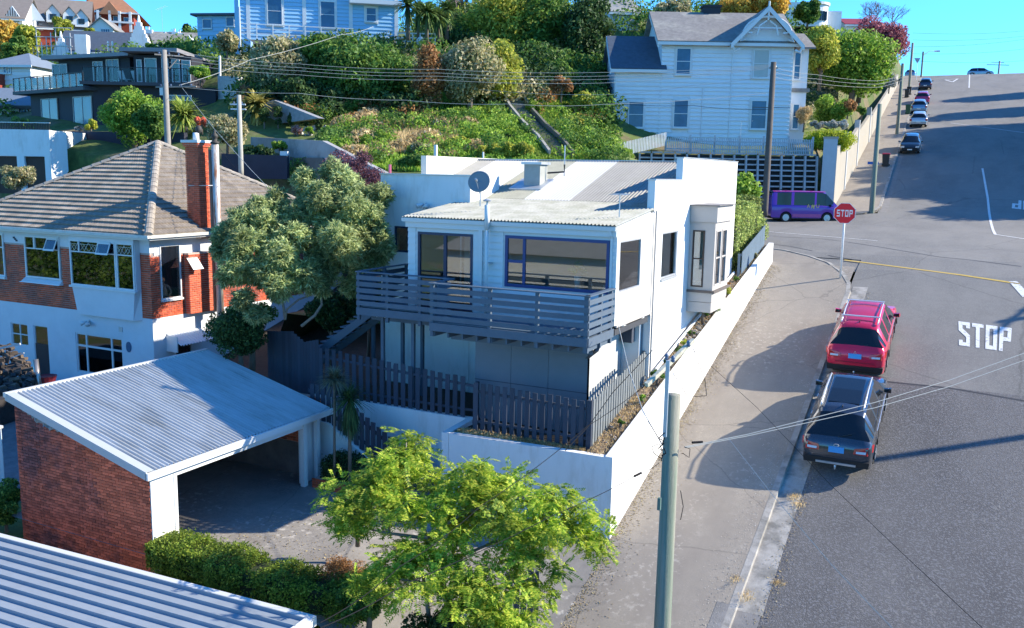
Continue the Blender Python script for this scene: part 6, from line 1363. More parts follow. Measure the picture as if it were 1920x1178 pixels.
# undergrowth that covers the bank between the trees
def scatter(label, regs, n, size, m, seed, nm='undergrowth', h=.8):
    r = np.random.RandomState(seed); bl = []
    tot = sum(x[6] for x in regs)
    for x0, x1, y0, y1, w0, w1, k, br in regs:
        for i in range(k):
            px, py = r.uniform(x0, x1), r.uniform(y0, y1); w = w0+(w1-w0)*(y1-py)/(y1-y0); q = P(px, py, w); b = br*(.6+.8*r.rand())
            if q.x > kx(q.y)-4.8-b or tz0(q.x, q.y) < q.z-6: continue
            bl.append((np.array([q.x, q.y, tz0(q.x, q.y)+b*h*.6]), b))
    pos, nor = blob_leaves(bl, n, seed, h, .25); o = leafobj(nm, leaf_mesh(nm, pos, nor, size, m, .5, seed)); o['label'] = label; o['category'] = 'undergrowth'; o['kind'] = 'stuff'
scatter('mixed mid green undergrowth covering the bank between the trees', [(450, 780, 70, 200, 60, 76, 26, 1.3), (780, 1130, 40, 175, 64, 84, 50, 1.4), (1090, 1150, 60, 230, 64, 84, 22, 1.3)], 30000, .30, L_MID, 501)
scatter('dark undergrowth in the hollows of the bank', [(450, 780, 90, 225, 58, 74, 40, 1.2), (780, 1130, 60, 190, 64, 82, 60, 1.3), (1500, 1680, 110, 190, 78, 100, 40, 1.3)], 24000, .30, L_DARK, 502)
scatter('olive and pale shrubs dotted over the bank', [(450, 780, 70, 160, 64, 76, 26, 1.1), (800, 1130, 50, 200, 62, 84, 46, 1.1), (1500, 1640, 150, 250, 66, 82, 24, .8)], 18000, .26, L_BLOOM, 503)
scatter('garden shrubs among the hillside houses on the left', [(0, 420, 62, 120, 88, 130, 60, 1.5), (130, 420, 120, 175, 74, 90, 20, 1.2), (0, 60, 150, 240, 66, 90, 10, 1.0)], 16000, .36, L_MID, 504)
scatter('low weeds and shrubs on the sunny slope below the bank', [(600, 1000, 215, 300, 48, 60, 90, .65), (1050, 1150, 200, 300, 52, 64, 30, .7)], 22000, .18, L_BRIGHT, 505, h=.7)
scatter('darker clumps between the weeds of the slope', [(560, 1000, 205, 300, 48, 62, 34, .7), (1060, 1150, 200, 300, 52, 64, 20, .8)], 18000, .18, L_MID, 507, h=.8)
scatter('straw coloured dead growth on the slope', [(640, 900, 205, 290, 49, 61, 40, .6)], 9000, .22, L_DRY, 508, h=.6)
scatter('brown flowering scrub along the foot of the bank', [(470, 800, 190, 225, 58, 62, 30, .8), (1000, 1130, 150, 210, 62, 68, 16, .8)], 9000, .2, L_RUST, 509, h=.7)
scatter('trees and shrubs along the skyline behind the houses', [(560, 1500, 5, 40, 95, 130, 90, 2.0), (250, 450, 60, 90, 110, 140, 24, 1.6)], 26000, .42, L_MID, 506)
blades('slope_grass', 'green grass and weeds on the sunny slope left of the path', 'grass', slope_fn(640, 1000, 190, 300, 47, 66), 24000, .36, L_BRIGHT, 201, aspect=.3)
blades('dry_grass', 'tawny dry grass in the middle of the slope', 'grass', slope_fn(690, 860, 215, 268, 50, 60), 9000, .55, L_DRY, 202, aspect=.12)
blades('bank_grass', 'short green grass on the bank right of the path', 'grass', slope_fn(1000, 1140, 195, 300, 50, 66), 14000, .30, L_GRASS, 203, aspect=.3)
blades('dry_grass', 'dry grass tuft behind the brick house roof', 'grass', slope_fn(460, 570, 305, 338, 45, 47), 3500, .5, L_DRY, 204, aspect=.1)
blades('lawn_edge', 'strip of bright lawn along the crib wall top', 'grass', slope_fn(1150, 1260, 282, 300, 57, 60), 6000, .2, L_BRIGHT, 205, aspect=.3)
# ================================================================== VEHICLES
M_TYRE = mat('tyre', (.015, .015, .016), .85, .1, 8); M_RIM = mat('alloy', (.45, .46, .48), .35, .05, 4, metal=.7)
M_CGLASS = mat('car_glass', (.010, .013, .018), .08, 0, spec=.5); M_TRIM = mat('car_trim', (.02, .02, .022), .5, 0)
M_TAIL = mat('tail_light', (.45, .01, .015), .15, 0, coat=.8); M_CLEAR = mat('clear_lamp', (.6, .6, .6), .15, 0, coat=.5); M_PLATE = mat('plate_blue', (.06, .30, .62), .5, 0); M_PLATEW = mat('plate_white', (.75, .75, .75), .5, 0)
def carpaint(name, c, metal=.35, rough=.28): return mat(name, c, rough, .02, 3, metal=metal, coat=.8, spec=.5)
def lerp_st(st, y):
    for a, b in zip(st, st[1:]):
        if a[0] <= y <= b[0]:
            t = (y-a[0])/(b[0]-a[0]) if b[0] > a[0] else 0; t2 = t
            return [a[i]+(b[i]-a[i])*t2 for i in range(len(a))]
    return list(st[-1])
# station: y, bottom z, belt z, top z, half width at belt, half width at top
def car(label, loc, rz, paint, st, wheels, wr, L, group=None, roof_paint=None, side=None, pitch=0.0, cat='car', name='parked_car', rails=None, pillars=(), detail=True, two=None, plate=M_PLATE, tail=True, bumper=None, crossbars=False, glass=None, rearbase=None):
    """body lofted from stations, y runs from the tail to the nose"""
    t = thing(name, label, cat, loc, 0, group, local=True); t.rotation_euler = (pitch, 0, rz)
    ys = set()
    for a, b in zip(st, st[1:]):
        n = max(1, int((b[0]-a[0])/.16))
        for i in range(n): ys.add(round(a[0]+(b[0]-a[0])*i/n, 4))
    ys.add(st[-1][0])
    for w in wheels:
        for i in range(-6, 7): ys.add(round(w+wr*1.14*math.sin(PI/2*i/6), 4))
    for p0, p1 in pillars: ys.add(p0); ys.add(p1)
    g0, g1, g2, g3 = glass       # rear glass bottom, roof start, roof end, windscreen base
    for g in glass: ys.add(g)
    ys = sorted(y for y in ys if 0 <= y <= L); rows = []
    for y in ys:
        _, zb, zl, ztp, wb, wt = lerp_st(st, y)
        arch = zb
        for w in wheels:
            if abs(y-w) < wr*1.14: arch = max(zb, wr+math.sqrt(max(0, (wr*1.14)**2-(y-w)**2)))
        k = min(1, max(0, (ztp-zl)/.35))
        sh = zl-.16*(1 if zl-arch > .3 else .6)
        row = [(wb*.80, zb+.02 if arch <= zb+.01 else arch), (wb*.97, arch+.0), (wb*1.0, max(arch+.03, arch*.5+sh*.5)), (wb*1.005, max(arch+.05, sh)), (wb*.985, zl-.03), (wb*.955, zl), (wb*.955*(1-k)+(wt*1.04+.02)*k if k > .02 else wb*.9, ztp-.09*k-.004), (wt*.93, ztp-.025*k), (wt*.6, ztp), (0, ztp+.012)]
        rows.append(row)
    B = MB(); Gl = {'side': MB(), 'side2': MB(), 'rear': MB(), 'front': MB()}; low = MB(); nr_ = len(rows[0])
    def isin(y0, y1, a, b): return y0 >= a-1e-4 and y1 <= b+1e-4
    for i in range(len(ys)-1):
        y0, y1 = ys[i], ys[i+1]
        for j in range(nr_-1):
            for s in (-1, 1):
                q = [V(s*rows[i][j][0], y0, rows[i][j][1]), V(s*rows[i+1][j][0], y1, rows[i+1][j][1]), V(s*rows[i+1][j+1][0], y1, rows[i+1][j+1][1]), V(s*rows[i][j+1][0], y0, rows[i][j+1][1])]
                if s < 0: q = q[::-1]
                tgt = B
                if j == 5 and isin(y0, y1, g0+.12*(1 if g1-g0 > .2 else .4), g3-.25) and not any(isin(y0, y1, a, b) for a, b in pillars): tgt = Gl['side' if s > 0 else 'side2']
                elif j in (6, 7, 8) and isin(y0, y1, g0, g1): tgt = Gl['rear']
                elif j in (6, 7, 8) and isin(y0, y1, g2, g3): tgt = Gl['front']
                elif j == 0: tgt = low
                elif two and j in (1,) : tgt = low
                tgt.quad(*q)
    for e in (0, -1):
        r = rows[e]; y = ys[e]; pts = [V(x, y, z) for x, z in r] + [V(-x, y, z) for x, z in r[:-1][::-1]]
        if e == 0: pts = pts[::-1]
        B.quad(*pts)
    def weld(o, ang=62):
        me = o.data; import bmesh; bm = bmesh.new(); bm.from_mesh(me); bmesh.ops.remove_doubles(bm, verts=bm.verts, dist=.0008); bm.to_mesh(me); bm.free(); me.shade_smooth(); me.set_sharp_from_angle(angle=rad(ang))
    body = B.build('body', paint, t); weld(body)
    for k in ('side', 'side2', 'rear', 'front'):
        if Gl[k].f: o = Gl[k].build({'side': 'side_window', 'side2': 'side_window', 'rear': 'rear_window', 'front': 'windscreen'}[k], M_CGLASS, t); weld(o, 50)
    o = low.build('sill', M_TRIM, t)
    mb = MB(); mb.box(-.7, .7, .25, L-.25, .22, .5); mb.build('underbody', M_TRIM, t)
    for w in wheels:
        for s in (-1, 1):
            X = s*(lerp_st(st, w)[4]-.02); mb = MB(); mb.tube([(X-s*.22, w, wr), (X-s*.02, w, wr), (X, w, wr)], [wr, wr, wr*.93], 20); ty = mb.build('tyre', M_TYRE, t, False)
            mb = MB(); mb.tube([(X-s*.05, w, wr), (X+s*.004, w, wr)], [wr*.66, wr*.62], 18)
            for k in range(5): a = 2*PI*k/5; mb.tube([(X+s*.012, w, wr), (X+s*.012, w+math.cos(a)*wr*.6, wr+math.sin(a)*wr*.6)], [.045, .03], 4)
            mb.build('rim', M_RIM, ty)
    if detail:
        yb = lerp_st(st, .1)
        for s in (-1, 1):
            ym = g3-.45; r = lerp_st(st, ym); mb = MB(); x = s*(r[4]*.95); mb.hexa([(x, ym-.05, r[2]+.02), (x+s*.20, ym-.08, r[2]+.02), (x+s*.22, ym+.05, r[2]+.03), (x, ym+.06, r[2]+.03), (x, ym-.04, r[2]+.12), (x+s*.19, ym-.07, r[2]+.16), (x+s*.20, ym+.04, r[2]+.15), (x, ym+.04, r[2]+.12)]); mi = mb.build('mirror', paint, t)
            g = MB(); g.quad((x+s*.04, ym-.085, r[2]+.04), (x+s*.19, ym-.085, r[2]+.04), (x+s*.18, ym-.078, r[2]+.14), (x+s*.05, ym-.06, r[2]+.12)); g.build('glass', M_CGLASS, mi)
    return t
OUT_ = [(0, .44, .60, .62, .66, .60), (.035, .38, .78, .80, .78, .68), (.08, .34, .92, .95, .84, .70), (.17, .30, 1.0, 1.04, .885, .71), (.32, .27, 1.02, 1.15, .91, .67), (.55, .26, 1.01, 1.38, .92, .615), (.80, .25, 1.01, 1.575, .92, .575), (1.0, .25, 1.01, 1.63, .92, .575), (2.0, .24, .99, 1.66, .92, .59), (2.9, .24, .97, 1.625, .92, .58), (3.15, .24, .96, 1.56, .92, .575), (3.85, .25, .95, 1.03, .915, .70), (4.2, .26, .90, .96, .905, .72), (4.6, .28, .80, .83, .86, .66), (4.78, .34, .66, .68, .76, .60), (4.82, .42, .55, .56, .66, .5)]
p1 = carpaint('paint_dark_grey', (.065, .075, .095), .6, .16); p2 = carpaint('paint_red', (.62, .015, .06), .25, .2); 
gslope = math.atan(.2903)
def placecar(px, py, Xoff=None, head=0.0):
    q = onR(px, py); sl = (zs(q.y+2)-zs(q.y-2))/4; return V(q.x, q.y, zs(q.y)+.005), math.atan(sl)
# near dark estate: tail centre
c1 = V(-2.72, 25.35, zs(25.35)+.01)
wag = car('dark grey estate car with roof rails, nearest car at the kerb', tuple(c1), 0, p1, OUT_, (.98, 3.72), .345, 4.82, group='cars parked at the near kerb', pitch=gslope, pillars=((.80, .98), (1.55, 1.66), (2.45, 2.56)), glass=(.26, .80, 3.0, 3.85))
def part(parent, name, m, fn, smooth=False): mb = MB(); fn(mb); return mb.build(name, m, parent, smooth)
M_RAIL = mat('silver_rail', (.62, .63, .65), .3, 0, metal=.6)
def add_suv_details(t, st, tailz, W, roofz, y0, y1, silver, cross=False, taildark=False):
    for s in (-1, 1):
        x = s*.56
        part(t, 'roof_rail', M_RAIL, lambda mb: mb.tube([(x, y0, roofz(y0)+.0), (x, y0+.08, roofz(y0)+.05), (x, (y0+y1)/2, roofz((y0+y1)/2)+.06), (x, y1-.08, roofz(y1)+.05), (x, y1, roofz(y1)+.0)], .022, 8), True)
        r = lerp_st(st, .1)
        part(t, 'tail_light', M_TAIL, lambda mb: (mb.hexa([(s*.44, .0, tailz), (s*.80, .03, tailz-.03), (s*.925, .26, tailz), (s*.6, .14, tailz), (s*.46, .06, tailz+.13), (s*.80, .10, tailz+.18), (s*.935, .36, tailz+.18), (s*.6, .20, tailz+.13)])))
        part(t, 'lamp_strip', M_CLEAR, lambda mb: mb.hexa([(s*.51, -.015, tailz+.03), (s*.76, -.0, tailz+.03), (s*.76, .05, tailz+.03), (s*.51, .05, tailz+.03), (s*.51, .03, tailz+.07), (s*.76, .04, tailz+.075), (s*.76, .08, tailz+.075), (s*.51, .08, tailz+.07)]))
    if cross:
        for yy in (y0+.35, y1-.25): part(t, 'cross_bar', M_RAIL, lambda mb: mb.box(-.60, .60, yy-.03, yy+.03, roofz(yy)+.08, roofz(yy)+.11))
    part(t, 'bumper', M_TRIM, lambda mb: mb.hexa([(-.84, -.03, .40), (.84, -.03, .40), (.86, .3, .36), (-.86, .3, .36), (-.86, -.02, .58), (.86, -.02, .58), (.88, .3, .58), (-.88, .3, .58)]))
    part(t, 'bumper_strip', M_RAIL if silver else M_TRIM, lambda mb: mb.box(-.52, .52, -.05, -.028, .42, .48))
    part(t, 'number_plate', M_PLATE, lambda mb: mb.hexa([(-.20, -.02, tailz-.02), (.20, -.02, tailz-.02), (.20, .03, tailz-.02), (-.20, .03, tailz-.02), (-.20, .03, tailz+.12), (.20, .03, tailz+.12), (.20, .06, tailz+.12), (-.20, .06, tailz+.12)]))
    part(t, 'tow_ball', M_RAIL, lambda mb: (mb.tube([(0, .1, .34), (0, -.14, .34), (0, -.14, .40)], .02, 6), mb.lathe((0, -.14, .40), [(.01, 0), (.03, .03), (.01, .06)], 8)))
    part(t, 'door_handles', M_RAIL if silver else t.children[0].data.materials[0] if False else M_TRIM, lambda mb: [mb.box(s*.925-.012, s*.925+.012, yy, yy+.18, .88, .91) for s in (-1, 1) for yy in (1.7, 2.75)])
    part(t, 'panel_gap', M_TRIM, lambda mb: [mb.box(s*.928-.006, s*.928+.004, yy, yy+.012, .42, .96) for s in (-1, 1) for yy in (1.62, 2.52, 3.42)])
    part(t, 'wheel_arch_trim', M_TRIM, lambda mb: [mb.tube([(s*.925, w+.40*math.cos(a), .36+.40*math.sin(a)) for a in [PI*i/10 for i in range(11)]], .02, 5) for s in (-1, 1) for w in ((.98, 3.72) if silver else (.95, 3.62))])
    part(t, 'tailgate_gap', M_TRIM, lambda mb: [mb.tube([(s*.60, .02, tailz-.16), (s*.64, .16, tailz+.2)], .006, 4) for s in (-1, 1)]+[mb.tube([(-.60, .0, tailz-.16), (.60, .0, tailz-.16)], .006, 4)])
    part(t, 'rear_wiper', M_TRIM, lambda mb: mb.tube([(0, .26, 1.12), (.35, .34, 1.2)], .012, 5))
    part(t, 'aerial_fin', M_TRIM, lambda mb: mb.hexa([(-.02, 1.0, roofz(1)), (.02, 1.0, roofz(1)), (.005, 1.2, roofz(1.2)), (-.005, 1.2, roofz(1.2)), (-.008, 1.0, roofz(1)+.07), (.008, 1.0, roofz(1)+.07), (.003, 1.15, roofz(1)+.02), (-.003, 1.15, roofz(1)+.02)]))
rz_ = lambda y: lerp_st(OUT_, y)[3]+.0
add_suv_details(wag, OUT_, .80, 1.84, rz_, 1.0, 3.0, True)
part(wag, 'sunroof', M_CGLASS, lambda mb: mb.grid(lambda u, v: V(-.42+.84*u, 1.25+1.5*v, rz_(1.25+1.5*v)+.017), 4, 6))
RD = [(0, .44, .62, .64, .66, .58), (.035, .38, .82, .85, .78, .66), (.09, .33, .98, 1.0, .84, .69), (.19, .30, 1.05, 1.09, .88, .69), (.34, .27, 1.07, 1.20, .90, .655), (.55, .26, 1.06, 1.43, .905, .60), (.76, .25, 1.06, 1.61, .905, .56), (.95, .25, 1.05, 1.665, .905, .565), (1.9, .24, 1.02, 1.70, .905, .58), (2.8, .24, .99, 1.665, .905, .575), (3.0, .24, .98, 1.61, .905, .57), (3.7, .25, .97, 1.07, .90, .70), (4.1, .26, .93, .99, .89, .72), (4.45, .28, .82, .86, .84, .66), (4.62, .36, .62, .64, .70, .55)]
c2 = V(-2.95, 30.75, zs(30.75)+.01)
suv = car('bright red sport utility car parked ahead of the dark estate', tuple(c2), 0, p2, RD, (.95, 3.62), .35, 4.62, group='cars parked at the near kerb', pitch=gslope, pillars=((.74, 1.0), (1.55, 1.66), (2.4, 2.5)), glass=(.30, .74, 2.85, 3.7))
rz2 = lambda y: lerp_st(RD, y)[3]
add_suv_details(suv, RD, .86, 1.81, rz2, .95, 2.85, False, True)
part(suv, 'emblem', M_RAIL, lambda mb: [mb.quad(V(math.sin(a)*.0, .035, 1.03+.0)+V(0, 0, 0), V(math.sin(a-.35)*.035, .04, 1.03+math.cos(a-.35)*.035), V(math.sin(a)*.06, .042, 1.03+math.cos(a)*.06), V(math.sin(a+.35)*.035, .04, 1.03+math.cos(a+.35)*.035)) for a in (0, 2.094, 4.189)])
part(wag, 'emblem', M_RAIL, lambda mb: mb.tube([(math.cos(a)*.07, .028, .985+math.sin(a)*.04) for a in [2*PI*i/14 for i in range(15)]], .008, 4))
part(wag, 'door_glass_trim', M_RAIL, lambda mb: mb.tube([(.935, 1.0, 1.03), (.935, 3.3, .99)], .012, 4)); part(suv, 'door_glass_trim', M_RAIL, lambda mb: mb.tube([(.92, 1.0, 1.07), (.92, 3.2, 1.02)], .010, 4))
# upper street cars
HB = [(0, .38, .62, .64, .74, .6), (.06, .30, .88, .92, .82, .66), (.18, .26, .95, 1.02, .84, .64), (.55, .25, .94, 1.38, .85, .54), (.8, .24, .93, 1.46, .85, .55), (1.8, .24, .91, 1.48, .85, .56), (2.5, .24, .90, 1.43, .85, .55), (3.25, .25, .89, .96, .84, .62), (3.8, .28, .78, .82, .80, .6), (4.05, .36, .58, .6, .66, .5)]
def smallcar(label, px, py, w, paint, rz=0.0, group='cars parked up the far street', st=HB, L=4.05, wd=(.78, 3.22), tails=True, pl=M_PLATEW):
    q = onR(px, py); s = math.atan((zs(q.y+3)-zs(q.y))/3); t = car(label, (q.x, q.y, zs(q.y)+.01), rz, paint, st, wd, .31, L, group=group, pitch=s if abs(rz) < 1 else -s, pillars=((.6, .75), (1.5, 1.6), (2.3, 2.36)) , glass=(.18, .56, 2.5, 3.25))
    for k in (-1, 1):
        part(t, 'tail_light', M_TAIL, lambda mb: mb.box(k*.76-.10, k*.76+.10, -.01, .12, .72, .90))
        part(t, 'headlight', M_CLEAR, lambda mb: mb.box(k*.60-.14, k*.60+.14, L-.16, L-.01, .60, .74))
    part(t, 'number_plate', pl, lambda mb: mb.box(-.2, .2, -.03, .0, .55, .66)); part(t, 'number_plate', pl, lambda mb: mb.box(-.2, .2, L-.0, L+.02, .40, .50))
    return t
th = math.atan(-.0361)*-1
smallcar('small dark hatchback facing downhill, alone nearest on the upper street', 1708, 277, 78, carpaint('paint_black', (.008, .009, .012), .1), PI+th)
smallcar('silver hatchback in the row up the far street, nearest of the row', 1721, 240, 95, carpaint('paint_silver', (.55, .57, .60), .5), th)
smallcar('pale blue car in the row, between the silver and the pink red car', 1722, 214, 105, carpaint('paint_sky', (.22, .33, .45), .4), th)
smallcar('pink red car in the row up the far street', 1728, 197, 113, carpaint('paint_pink', (.45, .03, .12), .2), th)
smallcar('dark blue car at the top of the row near the crest', 1734, 169, 128, carpaint('paint_navy', (.03, .045, .09), .3), th)
for lab, px, py, Y, pc in (('blue car half hidden beyond the crest at the top of the footpath', 1712, 139, 174, 'paint_sky'), ('grey blue car whose roof shows over the crest in the middle of the road', 1838, 139, 176, 'paint_crest')):
    X = (px-960)/FPX; q = ray(px, py); x_ = q.x/q.y*Y; pp_ = carpaint(pc, (.25, .34, .45), .4); t = car(lab, (x_-(2 if pc == 'paint_crest' else .5), Y, zs(Y)), -PI/2 if pc == 'paint_crest' else 0.0, pp_, HB, (.78, 3.22), .31, 4.05, pillars=((1.5, 1.6),), glass=(.18, .56, 2.5, 3.25))
# purple van standing in the cross street, side on
VAN = [(0, .40, .95, 1.30, .80, .72), (.03, .34, 1.08, 1.90, .84, .70), (.12, .32, 1.10, 1.95, .845, .72), (1.5, .30, 1.10, 1.985, .845, .73), (3.2, .30, 1.10, 1.97, .845, .72), (3.45, .30, 1.08, 1.90, .845, .71), (4.25, .30, .98, 1.10, .83, .68), (4.6, .32, .74, .80, .78, .62), (4.7, .38, .62, .64, .70, .56)]
pv = carpaint('paint_purple', (.085, .02, .30), .2); bodyq = P(1437, 416, 57.2)
yawv = FRONT + rad(1.5)
van = car('purple van with gold letters parked side on beyond the stop sign', tuple(bodyq), yawv-PI/2, pv, VAN, (.95, 3.55), .33, 4.7, cat='van', name='parked_van', pillars=((.06, .35), (1.25, 1.42), (2.72, 2.84)), glass=(.02, .12, 3.42, 4.25))
fv = Fr(tuple(bodyq), yaw=yawv)
# van-local: y along travel, +x is the side that faces us
part(van, 'roof_stripe', carpaint('paint_magenta', (.30, .02, .22), .1), lambda mb: mb.grid(lambda u, v: V(.60+.16*u-.0, .1+3.3*v, 1.985-.06*u+.012-.03*abs(v-.5)), 2, 6))
part(van, 'lower_stripe', carpaint('paint_magenta', (.30, .02, .22), .1), lambda mb: mb.box(.835, .855, 1.35, 3.15, .36, .56))
part(van, 'front_bumper', M_TRIM, lambda mb: mb.box(-.82, .85, 4.35, 4.78, .34, .60)); part(van, 'headlight', M_CLEAR, lambda mb: mb.box(.60, .80, 4.52, 4.68, .68, .84))
part(van, 'roof_rack', M_TRIM, lambda mb: (mb.box(-.6, .6, .9, .96, 2.02, 2.06), mb.box(-.6, .6, 2.5, 2.56, 2.02, 2.06)))
M_GOLD = mat('gold_lettering', (.55, .40, .14), .5, .05)
def poly_on_van(name, pts, y0, z0, s): part(van, name, M_GOLD, lambda mb: mb.quad(*[V(.862, y0+a*s, z0+b*s) for a, b in pts]))
for ch, y0 in (('A', 2.22), ('U', 2.80)):
    if ch == 'A':
        poly_on_van('letter', [(0, 0), (.22, 0), (.5, .85), (.78, 0), (1, 0), (.62, 1.1), (.38, 1.1)], y0, .95, .20); poly_on_van('letter', [(.25, .3), (.75, .3), (.7, .45), (.3, .45)], y0, .95, .20)
    else: poly_on_van('letter', [(0, 1.1), (0, .25), (.25, 0), (.75, 0), (1, .25), (1, 1.1), (.78, 1.1), (.78, .3), (.65, .2), (.35, .2), (.22, .3), (.22, 1.1)], y0, .95, .20)
poly_on_van('emblem', [(0, .2), (.25, .0), (.35, .35), (.6, .3), (.62, 0), (.9, .0), (.95, .5), (1.2, .8), (1.1, 1.05), (.95, .8), (.8, 1.1), (.6, .85), (.4, 1.15), (.3, .85), (.05, .9), (.15, .6)], 2.48, .90, .24)
# ================================================================== SIGNS AND STREET FURNITURE
t = thing('stop_sign', 'red octagonal stop sign on a white post at the footpath corner', 'sign', tuple(onR(1575, 522, .11)))
b0 = onR(1575, 522, .11); top = onY(1583, 387, b0.y)
mb = MB(); mb.tube([b0, V(b0.x, b0.y, top.z-.0)], .045, 10); mb.build('post', M_WHITEP, t, True)
cz = V(b0.x, b0.y-.05, onY(1583, 400, b0.y).z); n0 = V(.10, -1, 0).normalized(); fr = Fr(cz, u=(1, .10, 0)); R8 = .415
def octa(mb, r, d0, d1): 
    pts = [fr.p(r*math.cos(PI/8+i*PI/4)/math.cos(PI/8), r*math.sin(PI/8+i*PI/4)/math.cos(PI/8), d1) for i in range(8)]; mb.slab(pts[::-1] if False else pts, d1-d0, fr.n)
mb = MB(); octa(mb, R8, .0, .012); pl_ = mb.build('plate', M_WHITEP, t)
mb = MB(); octa(mb, R8-.022, .0125, .018); mb.build('red_face', mat('sign_red', (.60, .008, .02), .4, 0), t)
def letters(word, fr, u0, v0, h, wd, gap, d, m, parent, th=.2):
    S = {'S': [[(0, 0, 1, th), (1-th, th, 1, .5), (0, .4, 1, .6), (0, .6, th, 1-th), (0, 1-th, 1, 1)]], 'T': [[(0, 1-th, 1, 1), (.38, 0, .62, 1-th)]], 'O': [[(0, 0, .26, 1), (.74, 0, 1, 1), (.26, 0, .74, th), (.26, 1-th, .74, 1)]], 'P': [[(0, 0, .26, 1), (.26, 1-th, 1, 1), (.74, .55, 1, 1-th), (.26, .40, 1, .55)]]}
    for i, c in enumerate(word):
        mb = MB()
        for a, b, c_, e in S[c][0]: mb.fbox(fr, u0+i*(wd+gap)+a*wd, u0+i*(wd+gap)+c_*wd, v0+b*h, v0+e*h, d, d+.004)
        mb.build('letter', m, parent)
letters('STOP', fr, -.30, -.14, .28, .125, .035, .019, M_WHITEP, t)
# wheelie bins on the far footpath
def bin_(label, px, py, lid, body=(.02, .022, .024)):
    q = onR(px, py, .11); t = thing('wheelie_bin', label, 'wheelie bin', tuple(q), 0, 'wheelie bins on the far footpath', local=True)
    part(t, 'body', mat('bin_%s' % label[:5].strip(), body, .5, .05), lambda mb: mb.hexa([(-.22, -.25, .02), (.22, -.25, .02), (.22, .22, .02), (-.22, .22, .02), (-.28, -.33, .98), (.28, -.33, .98), (.28, .3, .98), (-.28, .3, .98)]))
    part(t, 'lid', mat('lid_%s' % label[:5].strip(), lid, .4, .03), lambda mb: mb.hexa([(-.30, -.36, .98), (.30, -.36, .98), (.30, .34, .98), (-.30, .34, .98), (-.27, -.30, 1.06), (.27, -.30, 1.06), (.28, .34, 1.10), (-.28, .34, 1.10)]))
    for s in (-1, 1): part(t, 'wheel', M_TYRE, lambda mb: mb.tube([(s*.24, .24, .10), (s*.30, .24, .10)], .10, 10))
bin_('black wheelie bin with a red lid on the far footpath', 1660, 312, (.5, .01, .03)); bin_('green wheelie bin by the kerb beside the silver car', 1702, 214, (.02, .12, .05), (.02, .08, .04)); bin_('dark wheelie bin by the kerb next to the third pole', 1704, 178, (.02, .02, .02)); bin_('second dark wheelie bin just below the top of the row of cars', 1700, 183, (.03, .03, .035))

# ================================================================== POLES AND WIRES
M_POLE = mat('pole_timber', (.26, .25, .20), .85, .2, 2, .5, 30, stretch=(5, 5, .25), col2=(.16, .20, .15), c2scale=.8, c2lo=.45, c2hi=.6)
M_POLEC = mat('pole_grey', (.30, .28, .25), .85, .15, 3, .3, 30, stretch=(3, 3, .3)); M_WIRE = mat('wire', (.015, .015, .017), .9, 0, spec=.1); M_WIREL = mat('pale_wire', (.34, .36, .35), .7, 0, spec=.2); M_INS = mat('insulator', (.10, .14, .22), .3, 0)
def pole(label, top, base, r0, r1, m=M_POLEC, sides=10, name='power_pole'):
    t = thing(name, label, 'pole', tuple(base)); mb = MB(); mb.tube([base-V(0, 0, .4), base, V(base.x, base.y, top.z)], [r0, r0, r1], sides); mb.build('shaft', m, t, True); return t
b = V(*P(1262, 740, 17.2)); zb = zs(b.y)+.1; p0 = V(b.x, b.y, zb); ptop = V(b.x, b.y, P(1267, 740, 17.2).z)
pt = pole('thick weathered timber pole standing on the footpath in the foreground', ptop, p0, .175, .145, M_POLE, 24)
mb = MB(); st_ = P(1247, 800, 17.05); mb.box(st_.x-.035, st_.x+.035, st_.y-.02, st_.y+.02, st_.z-.2, P(1247, 672, 17.05).z); mb.build('steel_riser', mat('blue_galv', (.40, .47, .55), .4, .1, 3, metal=.4), pt)
mb = MB(); a_, c_ = P(1212, 722, 16.8), P(1300, 638, 17.8); mb.tube([a_, c_], .055, 4); mb.build('crossarm', mat('lichen_arm', (.48, .46, .36), .9, .35, 10), pt)
for px, py, w in ((1262, 672, 17.0), (1291, 643, 17.6), (1250, 668, 17.0)):
    q = P(px, py, w); mb = MB(); mb.lathe(tuple(q), [(.02, -.08), (.045, -.05), (.03, -.02), (.045, .01), (.02, .05)], 10); mb.build('insulator', M_INS, pt, True)
mb = MB(); q = P(1241, 840, 17.05)
for i in range(5): a = rr3.uniform(0, 6); mb.tube([q+V(0, 0, .1*i-.25), q+V(.08*math.cos(a), .08*math.sin(a), .1*i-.2), q+V(.04, 0, .1*i-.1)], .012, 5)
mb.tube([P(1240, 860, 17), P(1226, 850, 17), P(1222, 838, 17), P(1236, 832, 17), P(1242, 845, 17)], .009, 5); mb.tube([P(1280, 850, 17.2), P(1292, 858, 17.2), P(1294, 842, 17.2), P(1283, 838, 17.2)], .008, 5); mb.tube([P(1276, 920, 17.1), P(1281, 950, 17.1), P(1276, 975, 17.1)], .008, 5)
mb.build('cable_loops', M_WIRE, pt)
mb = MB(); q = P(1236, 945, 17.05); mb.box(q.x-.03, q.x+.03, q.y-.03, q.y+.03, q.z-.12, q.z+.12); mb.build('fuse_box', mat('green_box', (.10, .16, .14), .6, .05), pt)
def basez(px, py, w): return P(px, py, w)
pc = pole('dark timber pole beside the purple van, with a short crossarm low down', P(1450, 122, 53), P(1434, 392, 53), .19, .15, mat('dark_pole', (.10, .085, .075), .9, .2, 3))
